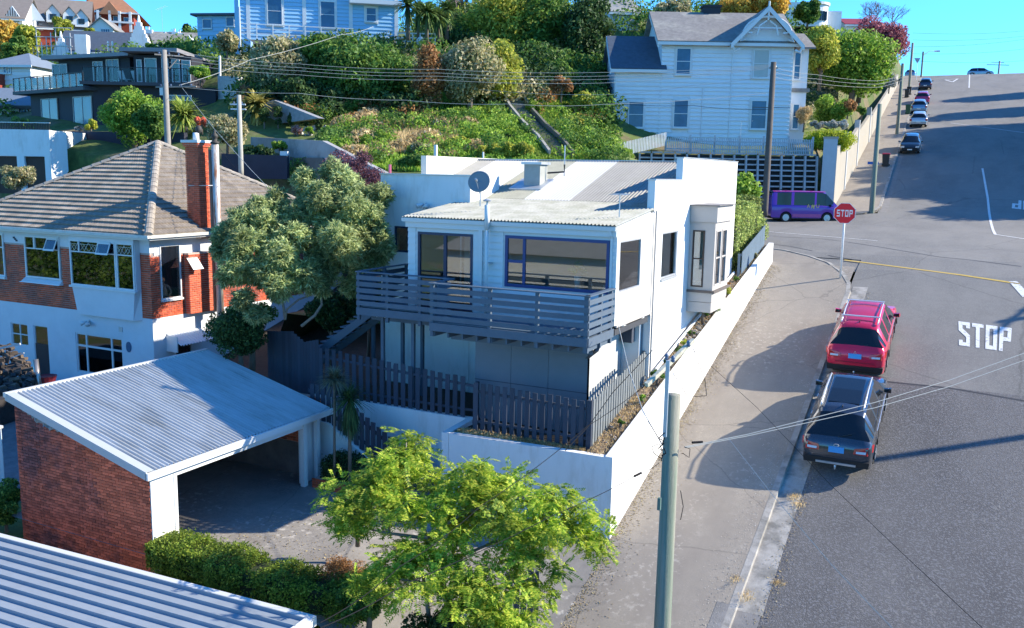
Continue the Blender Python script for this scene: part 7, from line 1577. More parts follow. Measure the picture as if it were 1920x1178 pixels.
def arms(t, c, L, n, m=M_POLEC, yaw=FRONT, r=.05, ins=True):
    d = V(math.cos(yaw), math.sin(yaw), 0); mb = MB(); mb.tube([c-d*L/2, c+d*L/2], r, 4); mb.build('crossarm', m, t)
    if ins:
        for i in range(n): q = c-d*L/2+d*(L*(i+.5)/n); mb = MB(); mb.lathe(tuple(q), [(.03, .03), (.06, .08), (.03, .14)], 6); mb.build('insulator', M_INS, t)
arms(pc, P(1446, 202, 53), 2.2, 4, mat('steel_arm', (.08, .09, .10), .5, 0), r=.03, ins=False); arms(pc, P(1450, 128, 53), .5, 2)
pd = pole('green grey pole on the far footpath corner with a blue street name sign', P(1646, 200, 60.5), V(*onR(1634, 397, .1)), .17, .13, M_POLE)
q = P(1640, 306, 60.2); fr = Fr(q, yaw=FRONT-.2); mb = MB(); mb.fbox(fr, -.45, .25, -.09, .09, 0, .02); mb.build('name_board', mat('sign_blue', (.02, .10, .35), .4, 0), pd)
pe = pole('timber pole beside the far footpath, second up the hill', P(1692, 122, 91), V(*onR(1682, 252, .1)), .18, .14, M_POLE)
pf = pole('timber pole at the kerb beside the row of parked cars', P(1711, 85, 128), V(*onR(1704, 172, .1)), .19, .15, M_POLE)
t = thing('street_lamp', 'slim street lamp with a curved arm at the crest', 'street lamp', tuple(onR(1727, 145, .1))); q = onR(1727, 145, .1); tp_ = P(1729, 98, q.dot(CF)); mb = MB(); mb.tube([q, V(q.x, q.y, tp_.z)], .14, 8); mb.build('column', M_POLE, t); mb = MB(); e_ = P(1756, 96, q.dot(CF)); mb.tube([V(q.x, q.y, tp_.z-.6), V(q.x, q.y, tp_.z-.6).lerp(e_, .5)+V(0, 0, .35), e_], .06, 6); mb.build('arm', M_GALV, t); mb = MB(); mb.tube([e_-V(.3, 0, 0), e_+V(.5, .2, 0)], .13, 6); mb.build('lamp_head', M_GALV, t)
t = thing('give_way_sign', 'back of a triangular give way sign at the crest', 'sign', tuple(onR(1718, 150, .1))); q = onR(1718, 150, .1); w = q.dot(CF); mb = MB(); mb.tube([q, P(1720, 118, w)], .05, 6); mb.build('post', M_GALV, t); mb = MB(); mb.slab([P(1714, 109, w), P(1726, 109, w), P(1720, 120, w)], .03); mb.build('plate', mat('sign_back', (.35, .38, .40), .5, 0), t)
pg = pole('distant pole with crossarms on the skyline over the crest', P(1871, 115, 185), P(1871, 150, 185), .2, .16); arms(pg, P(1871, 122, 185), 4.6, 4, r=.09); arms(pg, P(1871, 117, 185), 2.6, 2, r=.07)
ph = pole('grey concrete pole rising behind the ridge of the brick house', P(317, 98, 49), P(316, 300, 49), .165, .135, mat('pole_concrete', (.24, .225, .205), .85, .15, 3), 8)
arms(ph, P(317, 104, 49), 1.5, 3, mat('pole_concrete', (.36, .34, .31)), yaw=FRONT+.5); mb = MB(); mb.tube([P(302, 107, 49), P(317, 128, 49)], .04, 4); mb.tube([P(331, 112, 49), P(317, 128, 49)], .04, 4); mb.build('stay', mat('pole_concrete', (.36, .34, .31)), ph)
arms(ph, P(330, 163, 49), 2.6, 4, mat('pole_concrete', (.36, .34, .31)), yaw=FRONT-.3); q = P(305, 172, 48.9); mb = MB(); mb.box(q.x-.12, q.x+.12, q.y-.1, q.y+.1, q.z-.2, q.z+.2); mb.build('fuse_box', M_WHITEP, ph)
pi_ = pole('thin pale pole with a white bracket behind the roof, left of the tree fern', P(449, 180, 47), P(452, 318, 47), .13, .11, mat('pole_pale', (.34, .33, .29), .8, .1, 3)); arms(pi_, P(446, 196, 47), .8, 2, M_WHITEP); arms(pi_, P(447, 205, 47), .8, 2, M_WHITEP, ins=False)
for lab, px, t_, b_, w, r in (('slim grey pole left of the thin pole above the bushes', 412, 105, 140, 68, .09), ('thin white vent pipe on the slope behind the parapet', 817, 272, 300, 46, .10), ('slim pipe standing above the roof ridge', 906, 285, 300, 46, .05)):
    q = thing('pipe', lab, 'pipe', tuple(P(px, b_, w))); mb = MB(); mb.tube([P(px, b_, w)-V(0, 0, 1), P(px, t_, w)], r, 8); mb.build('pipe', M_WHITEP, q)
# poles across the street, out of the picture, whose shadows fall on the road
for lab, tip, X, h in (('power pole on the opposite footpath casting a long shadow on the near road', V(-1.9, 26.4, -7.8), 13.2, None), ('power pole with crossarms opposite the stop lettering', V(1.5, 36.4, -4.9), 13.2, None)):
    L = (X-tip.x)/math.cos(SUN_AZ); y = tip.y+L*math.sin(SUN_AZ); zt2 = tip.z+L*math.tan(SUN_EL); t = pole(lab, V(X, y, zt2+.1), V(X, y, zs(y)+.1), .17, .13)
    if 'crossarms' in lab: arms(t, V(X, y, zt2-.1), 2.0, 4, yaw=PI/2, r=.07); arms(t, V(X, y, zt2-.75), 2.0, 4, yaw=PI/2, r=.07)
def wire(label, pts, r=.012, m=M_WIRE, sag=.0, group=None, name='wire', n=14):
    """overhead wire through photo points (px, py, distance)"""
    q = [P(*p) if not isinstance(p, Vector) else p for p in pts]; out = []
    for a, b in zip(q, q[1:]):
        L = (b-a).length
        for i in range(n+(b == q[-1])): f = i/n; out.append(a.lerp(b, f)-V(0, 0, 4*sag*f*(1-f)))
    if len(out) < 2: return
    mb = MB(); mb.tube(out, r, 5, False); return tag(mb.build(name, m), label, 'wire', group)
wire('black service cable with a splice running from the foreground pole to the lower left', [(1236, 868, 17.1), (1190, 893, 16), (1040, 965, 13.5), (760, 1095, 10.5), (600, 1178, 9)], .006, sag=.03)
mb = MB(); mb.tube([P(1202, 887, 16.3), P(1190, 893, 16)], .022, 8); tag(mb.build('splice', M_WIRE), 'dark splice on the service cable beside the white wall', 'splice')
wire('black cable crossing in front of the picket fence down to the feathery tree', [(1236, 700, 17.4), (1100, 800, 15.5), (900, 950, 12.5), (750, 1062, 10.8), (600, 1168, 9.4)], .0055, sag=.05)
wire('upper of two pale cables running right from the foreground pole', [(1284, 838, 17.2), (1400, 815, 17.8), (1640, 755, 19), (1780, 713, 20), (1960, 648, 21)], .007, M_WIREL)
wire('lower of two pale cables running right from the foreground pole', [(1284, 840, 17.2), (1400, 818, 17.8), (1640, 765, 19), (1780, 725, 20), (1960, 662, 21)], .007, M_WIREL)
mb = MB(); mb.tube([P(1298, 830, 17.3), P(1317, 829, 17.4)], .025, 8); tag(mb.build('splice', M_WIRE), 'dark splice on the cable just right of the foreground pole', 'splice')
wire('dark wire falling from the crossarm across the footpath to the lower right corner', [(1293, 650, 17.6), (1420, 765, 15), (1560, 912, 12.5), (1700, 1045, 10.5), (1850, 1185, 9)], .0035)
wire('pale wire falling across the kerb to the bottom edge', [(1366, 822, 16), (1450, 930, 14), (1560, 1060, 12), (1680, 1185, 10.5)], .0045, M_WIREL)
wire('thin wire looping from the crossarm over the white wall', [(1262, 700, 17.2), (1290, 745, 17.2), (1325, 742, 17.3), (1322, 715, 17.4), (1300, 655, 17.6)], .006)
wire('thin wire along the white wall from the house to the foreground pole', [(1160, 612, 23), (1178, 690, 21), (1205, 770, 19), (1242, 835, 17.1)], .010, M_WIREL)
wire('dark cable from the basement corner along the picket fence top', [(1225, 655, 24), (1150, 735, 22.5), (1103, 800, 21), (1060, 845, 19)], .010)
wire('twin service wires close to the foreground pole', [(1215, 790, 17.6), (1240, 830, 17.1)], .007)
for i, (ya, yb) in enumerate([(96, 128), (103, 135), (109, 141), (117, 148)]):
    wire(['topmost', 'second', 'third', 'lowest'][i]+' of the four power wires crossing the hill trees', [(318, ya, 49), (560, (ya+yb)/2+8, 50), (820, yb+2, 51), (1130, yb+8, 52), (1446, 122+i*2, 53)], .011, M_WIREL, sag=.10, group='power wires crossing the hill')
wire('thick pale wire rising from the concrete pole toward the blue house', [(336, 160, 49), (470, 112, 54), (640, 65, 62), (700, 50, 66)], .015, M_WIREL, sag=.1)
wire('pale wire from the concrete pole sagging right past the tree fern', [(336, 163, 49), (560, 175, 49), (760, 188, 50), (960, 195, 50), (1130, 196, 51), (1436, 175, 53)], .012, M_WIREL, sag=.1)
wire('service wire from the concrete pole down over the brick house roof', [(340, 163, 49), (400, 240, 42), (470, 318, 36), (520, 370, 34)], .010, M_WIREL)
wire('thin wire from the concrete pole to the roof vent behind the chimney', [(336, 165, 49), (390, 250, 42), (440, 315, 38)], .008)
for i, (a, b) in enumerate([(78, 50), (92, 60), (108, 66), (118, 84), (126, 106)]):
    wire(['highest', 'second highest', 'middle', 'fourth', 'lowest'][i]+' wire crossing the sky above the upper street', [(1712, 62+i*13, 128), (1920, b+8, 150), (2050, b+2, 165)], .018, M_WIRE, sag=.3, group='wires in the sky above the street')
for i in range(3): wire(['top', 'middle', 'bottom'][i]+' wire from the dark pole to the far footpath pole past the big tree', [(1450, 126+i*9, 53), (1530, 140+i*8, 56), (1646, 152+i*6, 62), (1692, 140+i*5, 91)], .010, M_WIREL, sag=.08, group='wires past the broad tree')
wire('long wire sloping across the white weatherboard house to the left trees', [(1446, 140, 53), (1300, 160, 54), (1130, 178, 55), (900, 168, 60)], .010, M_WIREL, sag=.1)
wire('lower wire crossing the face of the white weatherboard house', [(1446, 205, 53), (1300, 198, 54), (1130, 192, 55)], .012, M_WIRE, sag=.1)
# ================================================================== HOUSES AND WALLS ON THE HILL
M_LBLUE = mat('light_blue_boards', (.27, .50, .70), .7, .04, 2); M_VILLA = mat('villa_white', (.68, .70, .72), .7, .05, 1.5)
M_SLATE = mat('slate_grey', (.20, .19, .18), .8, .25, 3, .2, 20, col2=(.28, .27, .24), c2scale=.5); M_SLATED = mat('slate_dark', (.06, .08, .11), .7, .2, 3)
M_RTILE = mat('terracotta_roof', (.32, .15, .08), .8, .15, 2); M_GROOF = mat('brown_grey_roof', (.20, .17, .15), .8, .12, 2)
M_DARKH = mat('black_house', (.022, .024, .036), .7, .1, 2); M_RBR = mat('far_red_brick', (.28, .05, .03), .85, .15, 2)
M_FGL = mat('far_pane', (.03, .095, .19), .12, .3, .8, spec=.6)
def rect(fr, x0, y0, x1, y1): a = fr.uv(x0, y0); b = fr.uv(x1, y1); return min(a[0], b[0]), max(a[0], b[0]), min(a[1], b[1]), max(a[1], b[1])
def wins(t, fr, lst, fm=M_WHITEP, gm=None, rows=(.5,), cols=(), sill=.08, back=None, d=.0, surround=None):
    d = max(d, .05)
    for r in lst:
        u0, u1, v0, v1 = rect(fr, *r[:4])
        if surround: mb = MB(); mb.fbox(fr, u0-surround, u1+surround, v0-surround, v1+surround, d, d+.03); mb.build('architrave', fm, t)
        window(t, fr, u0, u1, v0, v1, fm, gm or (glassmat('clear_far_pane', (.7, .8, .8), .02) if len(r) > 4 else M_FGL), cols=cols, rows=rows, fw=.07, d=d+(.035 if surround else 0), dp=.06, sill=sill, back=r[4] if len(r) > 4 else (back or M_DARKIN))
def house(label, fr, u0, u1, v0, v1, depth, wm, rm, roof='r', rise=2.0, over=.4, wl=(), name='house', fm=M_WHITEP, brd=None, cat='house', rows=(.5,), cols=(), fascia=True, parent=None, surround=None):
    c = fr.p((u0+u1)/2, v0, -depth/2); t = parent or thing(name, label, cat, tuple(c)); q = fr.p
    mb = MB(); mb.fbox(fr, u0, u1, v0-1.5, v1, -depth, 0)
    if roof == 'g': mb.add([q(u0, v1, 0), q(u1, v1, 0), q((u0+u1)/2, v1+rise, 0), q(u0, v1, -depth), q(u1, v1, -depth), q((u0+u1)/2, v1+rise, -depth)], [(0, 1, 2), (5, 4, 3), (0, 2, 5, 3), (1, 4, 5, 2)])
    if roof == 'r': mb.add([q(u0, v1, 0), q(u0, v1, -depth), q(u0, v1+rise, -depth/2), q(u1, v1, 0), q(u1, v1, -depth), q(u1, v1+rise, -depth/2)], [(0, 1, 2)[::-1], (3, 4, 5), (0, 2, 5, 3), (1, 4, 5, 2)])
    mb.build('wall', wm, t)
    o = over; mb = MB(); m_ = (u0+u1)/2; f = rise/(depth/2) if roof in 'rh' else rise/((u1-u0)/2)
    if roof == 'r':
        for s in (0, 1):
            e = o if s == 0 else -depth-o; mb.slab([q(u0-o, v1-o*f+.05, e), q(u1+o, v1-o*f+.05, e), q(u1+o, v1+rise+.05, -depth/2), q(u0-o, v1+rise+.05, -depth/2)], -.10 if s == 0 else .10)
    elif roof == 'g':
        for s in (-1, 1):
            e = u0-o if s < 0 else u1+o; mb.slab([q(e, v1-o*f+.05, o), q(m_, v1+rise+.05, o), q(m_, v1+rise+.05, -depth-o), q(e, v1-o*f+.05, -depth-o)], .10 if s < 0 else -.10)
    elif roof == 'h':
        k = depth/2; a = [q(u0-o, v1, o), q(u1+o, v1, o), q(u1+o, v1, -depth-o), q(u0-o, v1, -depth-o)]; r0, r1 = q(u0+k, v1+rise, -k), q(u1-k, v1+rise, -k)
        if u1-u0 < depth: r0 = r1 = q(m_, v1+rise, -k)
        mb.quad(a[0], a[1], r1, r0); mb.quad(a[1], a[2], r1); mb.quad(a[2], a[3], r0, r1); mb.quad(a[3], a[0], r0); mb.quad(*a[::-1])
    elif roof == 'f': mb.fbox(fr, u0-o, u1+o, v1, v1+.2, -depth-o, o)
    mb.build('roof', rm, t)
    if fascia and roof in 'rh': mb = MB(); z = v1-o*f if roof == 'r' else v1; mb.fbox(fr, u0-o, u1+o, z-.16, z+.06, o, o+.08); mb.build('gutter', fm, t)
    if brd: boards(fr, t, wm, u0, u1, v0, v1, brd, [(a-.05, b+.05, c_-.08, d_+.05) for a, b, c_, d_ in [rect(fr, *r[:4]) for r in wl]], 0, th=.075)
    wins(t, fr, wl, fm, rows=rows, cols=cols, surround=surround)
    return t
# ---------------- big white weatherboard house
f1 = ffr(1150, 270, 66.5); uL, uM, uR = f1.uv(1151, 200)[0], f1.uv(1237, 200)[0], f1.uv(1481, 200)[0]
ve1 = f1.uv(1190, 126)[1]; ve2 = f1.uv(1300, 76)[1]; uG0 = f1.uv(1368, 150)[0]
Vh = thing('villa', 'big two storey white weatherboard house with decorated gable, above the crib wall', 'house', tuple(f1.p(6, 0, -4)))
wl1 = [(1178, 190, 1206, 240)]; wl2 = [(1268, 90, 1294, 141), (1263, 187, 1289, 240), (1408, 188, 1435, 243)]; wl3 = [(1413, 93, 1440, 147)]
house('', f1, uL, uM, -.3, ve1, 7, M_VILLA, M_SLATED, 'r', 2.55, .35, wl1, brd=.30, parent=Vh, surround=.12)
house('', f1, uM, uR, -.3, ve2, 9, M_VILLA, M_SLATE, 'r', 2.6, .4, wl2, brd=.30, parent=Vh, surround=.12)
wins(Vh, f1, wl3, surround=.12, gm=mat('blind_behind_glass', (.40, .42, .40), .3, .05))
mb = MB(); mb.fbox(f1, uL, uR, f1.uv(1300, 164)[1], f1.uv(1300, 161)[1], 0, .07); mb.build('belt_course', M_WHITEP, Vh)
mb = MB(); mb.fbox(f1, uL, uR, -.6, -.05, 0, .05); mb.build('plinth', mat('villa_plinth', (.45, .48, .50), .8, .1), Vh)
for px in (1152, 1237, 1480): u = f1.uv(px, 200)[0]; mb = MB(); mb.fbox(f1, u-.07, u+.07, -.3, ve1 if px < 1240 else ve2, 0, .05); mb.build('corner_board', M_WHITEP, Vh)
for px, y0 in ((1374, 100), (1155, 128), (1318, 165)): u, v = f1.uv(px, y0); mb = MB(); mb.tube([f1.p(u, v, .08), f1.p(u, -.2, .08)], .045, 6); mb.build('downpipe', M_VILLA, Vh)
# decorated gable on the right part
ga, gb, gc = f1.uv(1366, 84), f1.uv(1502, 88), f1.uv(1437, 14); q = f1.p
mb = MB(); mb.add([q(ga[0]+.2, ga[1], .25), q(gb[0]-.3, ga[1], .25), q(gc[0], gc[1]-.2, .25), q(ga[0]+.2, ga[1], -4), q(gb[0]-.3, ga[1], -4), q(gc[0], gc[1]-.2, -4)], [(0, 1, 2), (0, 2, 5, 3), (1, 4, 5, 2)]); mb.build('gable_wall', M_VILLA, Vh)
mb = MB()
for e in (ga, gb): mb.slab([q(e[0], e[1]-.05, .75), q(gc[0], gc[1], .75), q(gc[0], gc[1], -4.5), q(e[0], e[1]-.05, -4.5)], .1, (0, 0, 1))
mb.build('gable_roof', M_SLATE, Vh)
mb = MB()
for e in (ga, gb):
    a_, b_ = q(e[0], e[1], .78), q(gc[0], gc[1], .78); mb.hexa([a_-V(0, 0, .38), b_-V(0, 0, .38), b_-V(0, 0, .38)+f1.n*.08, a_-V(0, 0, .38)+f1.n*.08, a_, b_, b_+f1.n*.08, a_+f1.n*.08])
mb.build('bargeboard', M_WHITEP, Vh)
mb = MB(); cu_, cv_ = gc[0], gc[1]-1.55; R_ = 1.35
arc_ = [q(cu_+1.75*math.cos(a), cv_-.55+1.35*math.sin(a), .76) for a in [PI*i/14 for i in range(15)]]; mb.tube(arc_, .09, 4)
mb.tube([q(gc[0], gc[1]+.3, .78), q(gc[0], gc[1]-1.0, .78)], .08, 4); mb.tube([q(cu_-1.0, cv_, .76), q(cu_+1.0, cv_, .76)], .06, 4)
for s in (-1, 1):
    mb.tube([q(cu_+s*.1, cv_+.5, .76), q(cu_+s*.6, cv_+.15, .76), q(cu_+s*.75, cv_-.5, .76)], .07, 4); mb.tube([q(cu_+s*1.1, cv_-.35, .76), q(cu_+s*1.6, cv_-.3, .76), q(cu_+s*1.9, cv_-.95, .76), q(cu_+s*1.5, cv_-.8, .76)], .07, 4)
    e = ga if s < 0 else gb; mb.tube([q(e[0]-s*.1, e[1]-.1, .76), q(e[0]-s*.3, e[1]-.5, .76), q(e[0]-s*.65, e[1]-.35, .76)], .10, 4)
mb.build('gable_fretwork', M_WHITEP, Vh)
f1c = Fr(f1.p(0, 0, -4.2), yaw=FRONT); c_ = rect(f1c, 1320, 9, 1350, 38); mb = MB(); mb.fbox(f1c, c_[0], c_[1], c_[2]-1.5, c_[3]-.15, -1.0, 0); mb.fbox(f1c, c_[0]-.08, c_[1]+.08, c_[3]-.15, c_[3], -1.08, .08); mb.build('chimney', mat('dark_chimney', (.035, .04, .05), .9, .1), Vh)
# right side bays
f1b = Fr(f1.p(uR, 0, -1.2), yaw=FRONT); ub = f1b.uv(1510, 200)[0]
mb = MB(); mb.fbox(f1b, -.1, ub, -.4, f1b.uv(1500, 90)[1], -4, 0); mb.build('bay_wall', M_VILLA, Vh)
wins(Vh, f1b, [(1489, 98, 1499, 150), (1486, 195, 1496, 243)], surround=.08)
mb = MB(); v_ = f1b.uv(1500, 90)[1]; mb.slab([f1b.p(-.3, v_+1.4, -2.5), f1b.p(-.3, v_, .5), f1b.p(ub+.35, v_, .5), f1b.p(ub+.35, v_+1.4, -2.5)], .12, (0, 0, 1)); mb.fbox(f1b, -.1, ub+.2, f1b.uv(1500, 173)[1], f1b.uv(1500, 166)[1], -4, .15); mb.build('bay_roof', M_SLATE, Vh)
# left gable end ornaments: rakes of the two roofs seen edge on
for u, ve, rs_, dp_ in ((uL, ve1, 2.55, 7), (uM, ve2, 2.6, 9)):
    mb = MB(); a_ = q(u-.4, ve-.25, .4); b_ = q(u-.4, ve+rs_, -dp_/2); mb.hexa([a_-V(0, 0, .3), b_-V(0, 0, .3), b_-V(0, 0, .3)+f1.u*.08, a_-V(0, 0, .3)+f1.u*.08, a_+V(0, 0, .1), b_+V(0, 0, .1), b_+V(0, 0, .1)+f1.u*.08, a_+V(0, 0, .1)+f1.u*.08]); mb.build('bargeboard', M_WHITEP, Vh)
# picket fence along the top of the crib wall
ft = thing('picket_fence', 'weathered white picket fence below the big white weatherboard house', 'fence', tuple(P(1340, 283, 62))); M_PK = mat('weathered_white', (.40, .45, .48), .8, .12, 3, rnd=.08)
f2 = ffr(1248, 283, 62.3); u = 0; k = 0; uend = f2.uv(1524, 283)[0]
vT = lambda u: .02-.0*u+ (f2.uv(1248, 257)[1]); 
while u < uend: mb = MB(); mb.fbox(f2, u, u+.075, -.1, f2.uv(1248, 257)[1]-.07*abs(math.sin(k*.9))*.3, 0, .02); mb.build('picket', M_PK, ft); u += .125; k += 1
mb = MB(); mb.fbox(f2, 0, uend, .12, .2, -.06, 0); mb.fbox(f2, 0, uend, .65, .73, -.06, 0); mb.build('rail', M_PK, ft)
for i in range(7): u = uend*i/6; mb = MB(); mb.fbox(f2, u-.06, u+.06, -.2, 1.12, -.16, -.065); mb.build('post', M_PK, ft)
A0, B0 = P(1163, 292, 60.5), P(1248, 283, 62.3); f2b = Fr(A0, u=(B0-A0)); Lb = V(B0.x-A0.x, B0.y-A0.y, 0).length; u = 0
while u < Lb: z = (B0.z-A0.z)*u/Lb; mb = MB(); mb.fbox(f2b, u, u+.075, z-.05, z+.85, 0, .02); mb.build('picket', M_PK, ft); u += .13
# crib wall
cw = thing('crib_wall', 'concrete crib retaining wall of dark cells below the picket fence', 'retaining wall', tuple(P(1380, 380, 61))); f3 = ffr(1200, 290, 61); M_CRIB = mat('crib_concrete', (.34, .36, .38), .85, .2, 3)
u1_ = f3.uv(1534, 290)[0]; vb = f3.uv(1500, 392)[1]
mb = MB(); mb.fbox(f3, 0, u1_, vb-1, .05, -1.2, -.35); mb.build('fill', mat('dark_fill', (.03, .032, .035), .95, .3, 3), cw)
n_v = 15
for i in range(n_v+1):
    u = u1_*i/n_v; mb = MB(); q = f3.p; mb.hexa([q(u-.06, vb-.3, .35), q(u+.06, vb-.3, .35), q(u+.06, vb-.3, .1), q(u-.06, vb-.3, .1), q(u-.06, .1, -.1), q(u+.06, .1, -.1), q(u+.06, .1, -.35), q(u-.06, .1, -.35)]); mb.build('header_beam', M_CRIB, cw)
v = vb; j = 0
while v < .15:
    d = .25-.35*(v-vb)/(0-vb)
    for i in range(n_v): u = u1_*i/n_v; mb = MB(); mb.fbox(f3, u+.065, u+u1_/n_v-.065, v, v+.10, d-.3, d-.04); mb.build('stretcher_beam', M_CRIB, cw)
    v += .36; j += 1
# pillar and tall wall beside the far footpath
M_SW = mat('street_wall_cream', (.34, .315, .27), .85, .07, 1)
sw = thing('street_wall', 'tall cream garden wall climbing beside the far footpath behind a square pillar', 'wall', tuple(V(-8.4, 66, zs(66)))); pil = P(1556, 385, 62)
mb = MB(); zt1 = P(1556, 262, 62).z; fp_ = Fr(V(-8.75, 64.35, 0), yaw=FRONT*.35); mb.fbox(fp_, -.45, .42, zs(62)-.5, zt1, -.8, .0); mb.build('pillar', mat('pillar_grey', (.42, .45, .48), .85, .08), sw); mb = MB(); mb.fbox(fp_, -.5, .47, zt1, zt1+.12, -.85, .05); mb.build('pillar_cap', M_SW, sw)
hts = [(64.8, 4.1), (72, 3.9), (72.05, 3.4), (82, 3.3), (82.05, 2.9), (95, 2.7), (95.05, 2.3), (115, 2.1), (150, 1.8)]
for (a, ha), (b, hb) in zip(hts, hts[1:]):
    if b-a < .2: continue
    mb = MB(); xa, xb = kx(a)-2.96, kx(b)-2.96; mb.hexa([(xa-.25, a, zs(a)-.5), (xa, a, zs(a)-.5), (xb, b, zs(b)-.5), (xb-.25, b, zs(b)-.5), (xa-.25, a, zs(a)+ha), (xa, a, zs(a)+ha), (xb, b, zs(b)+hb), (xb-.25, b, zs(b)+hb)]); mb.build('wall_panel', M_SW, sw)
for y, h in ((72, 4.3), (82, 3.9), (95, 3.4)): x = kx(y)-3.1; mb = MB(); mb.box(x-.2, x+.2, y-.2, y+.2, zs(y)-.4, zs(y)+h); mb.build('pillar', mat('pillar_grey', (.42, .45, .48)), sw)
aerial('aerial on a short mast behind the picket fence of the white weatherboard house', P(1388, 262, 63.5), 1.3, (.9, .3, 0), 5, 1.6)
# ---------------- blue house above the bank
f4 = ffr(452, 84, 78, 12); q = f4.p
bw = [(500, -6, 530, 48), (600, 2, 629, 54), (686, 14, 706, 42)]
bh = house('tall light blue weatherboard house with white trim at the top centre left', f4, 0, f4.uv(747, 90)[0], -.2, f4.uv(500, -40)[1], 9, M_LBLUE, M_SLATED, 'h', 2.5, .5, bw, brd=.33, surround=.16)
for px in (466, 571, 658, 743): u = f4.uv(px, 50)[0]; mb = MB(); mb.fbox(f4, u-.16, u+.16, -.2, 7, 0, .09); mb.build('corner_board', M_WHITEP, bh)
u = f4.uv(658, 8)[0]; mb = MB(); a_, b_ = f4.uv(655, 6), f4.uv(752, 5); mb.fbox(f4, a_[0], b_[0], a_[1]-.1, a_[1]+.25, 0, .9); mb.build('bay_eave', M_WHITEP, bh)
mb = MB(); a_ = f4.uv(455, 80); b_ = f4.uv(660, 84); mb.fbox(f4, a_[0], b_[0], a_[1]-.35, a_[1], .1, 2.2); mb.build('balcony_floor', mat('weathered_timber', (.22, .19, .16)), bh)
for i in range(8): u = a_[0]+(b_[0]-a_[0])*i/7; mb = MB(); mb.fbox(f4, u-.05, u+.05, a_[1], a_[1]+1.3, 2.1, 2.2); mb.build('baluster_post', M_WHITEP, bh)
for h in (.5, .9, 1.28): mb = MB(); mb.fbox(f4, a_[0], b_[0], a_[1]+h-.04, a_[1]+h+.04, 2.12, 2.18); mb.build('rail', M_WHITEP, bh)
f4b = ffr(441, 150, 76); r_ = rect(f4b, 441, 0, 472, 152); mb = MB(); mb.fbox(f4b, r_[0]+.45, r_[1], r_[2], r_[3]*.49, -1, 0); mb.build('sub_wall', mat('blue_panel', (.22, .38, .62), .7, .05), bh)
for i in range(9): v = r_[2]+.3+i*.36; mb = MB(); mb.hexa([f4b.p(r_[0]+.5, v+.5, .03), f4b.p(r_[1], v, .03), f4b.p(r_[1], v, 0), f4b.p(r_[0]+.5, v+.5, 0), f4b.p(r_[0]+.5, v+.62, .03), f4b.p(r_[1], v+.12, .03), f4b.p(r_[1], v+.12, 0), f4b.p(r_[0]+.5, v+.62, 0)]); mb.build('lattice_board', M_LBLUE, bh)
mb = MB(); mb.fbox(f4b, r_[0], r_[0]+.35, r_[2], r_[3], 0, .3); mb.build('corner_tower_post', M_LBLUE, bh)
mb = MB(); mb.tube([f4b.p(r_[0]+.5, r_[2]+.3, .6), f4b.p(r_[0]+.5, r_[3]*.9, .6)], .06, 6); mb.build('scaffold_pole', M_WHITEP, bh)
t = thing('balustrade', 'white rail fence on the edge of the bank right of the blue house', 'fence', tuple(P(780, 85, 76))); f5 = ffr(745, 88, 75)
for i in range(6): u = i*.62; mb = MB(); mb.fbox(f5, u, u+.1, -.1, 1.15, 0, .08); mb.build('post', M_WHITEP, t)
for h in (.45, .75, 1.1): mb = MB(); mb.fbox(f5, 0, 3.2, h-.05, h+.05, -.04, 0); mb.build('rail', M_WHITEP, t)
t = thing('satellite_dish', 'small white satellite dish at the end of the white rail fence', 'satellite dish', tuple(P(787, 80, 74))); c = P(787, 76, 74); mb = MB(); mb.lathe((0, 0, 0), [(.02, .05), (.2, .02), (.36, -.04), (.34, -.06), (.1, -.01)], 14); o = mb.build('dish', M_WHITEP, t); o.matrix_parent_inverse = Matrix(); o.matrix_basis = Matrix.Translation(c-Vector(t['_w'])) @ Matrix.Rotation(PI/2*.8, 4, 'X'); mb = MB(); mb.tube([c, c-V(0, 0, .9)], .04, 6); mb.build('pole', M_GALV, t)
# ---------------- smaller blue house
f6 = ffr(372, 95, 92, -8)
house('small blue house with a flat roof left of the tall blue house', f6, 0, f6.uv(444, 95)[0], -.5, f6.uv(400, 30)[1], 6, M_LBLUE, M_SLATED, 'f', 0, .5, [(380, 36, 398, 54), (424, 32, 440, 50), (384, 76, 392, 92), (400, 74, 406, 94)], brd=.4, rows=())
# ---------------- dark modern house
dh = thing('house', 'dark two storey modern house with glass balcony, upper left', 'house', tuple(P(230, 240, 70)))
fa = ffr(61, 244, 73, -36); ua = fa.uv(178, 240)[0]; fbk = Fr(fa.p(ua, 0, 0), yaw=FRONT+rad(4)); ub_ = fbk.uv(406, 240)[0]
va = fa.uv(100, 176)[1]; vb_ = fbk.uv(250, 162)[1]; vv = (va+vb_)/2
mb = MB(); mb.fbox(fa, 0, ua, -.5, va, -6, 0); mb.fbox(fbk, 0, ub_, -.5, vb_, -7, -.0); mb.build('lower_wall', M_DARKH, dh)
wins(dh, fa, [(78, 186, 112, 238), (138, 182, 176, 236)], fm=mat('pale_frame', (.35, .33, .30), .5, 0), rows=(), cols=(.5,), sill=None); wins(dh, fbk, [(236, 178, 264, 192), (310, 178, 360, 190)], rows=(), sill=None, back=mat('pale_blind', (.6, .6, .55)))
fu = Fr(fa.p(.9, 0, -2.0), yaw=fa_yaw if False else math.atan2(fa.u.y, fa.u.x)+rad(12)); uu = fu.uv(245, 150)[0]; fu2 = Fr(fbk.p(fbk.uv(235, 150)[0], 0, -2.0), yaw=FRONT); uu2 = fu2.uv(360, 150)[0]
vt1 = fu.uv(150, 112)[1]; vt2 = fu2.uv(300, 104)[1]
mb = MB(); mb.fbox(fu, 0, uu, va-.2, vt1, -5, 0); mb.fbox(fu2, 0, uu2, vb_-.2, vt2, -6, 0); mb.build('upper_wall', M_DARKH, dh)
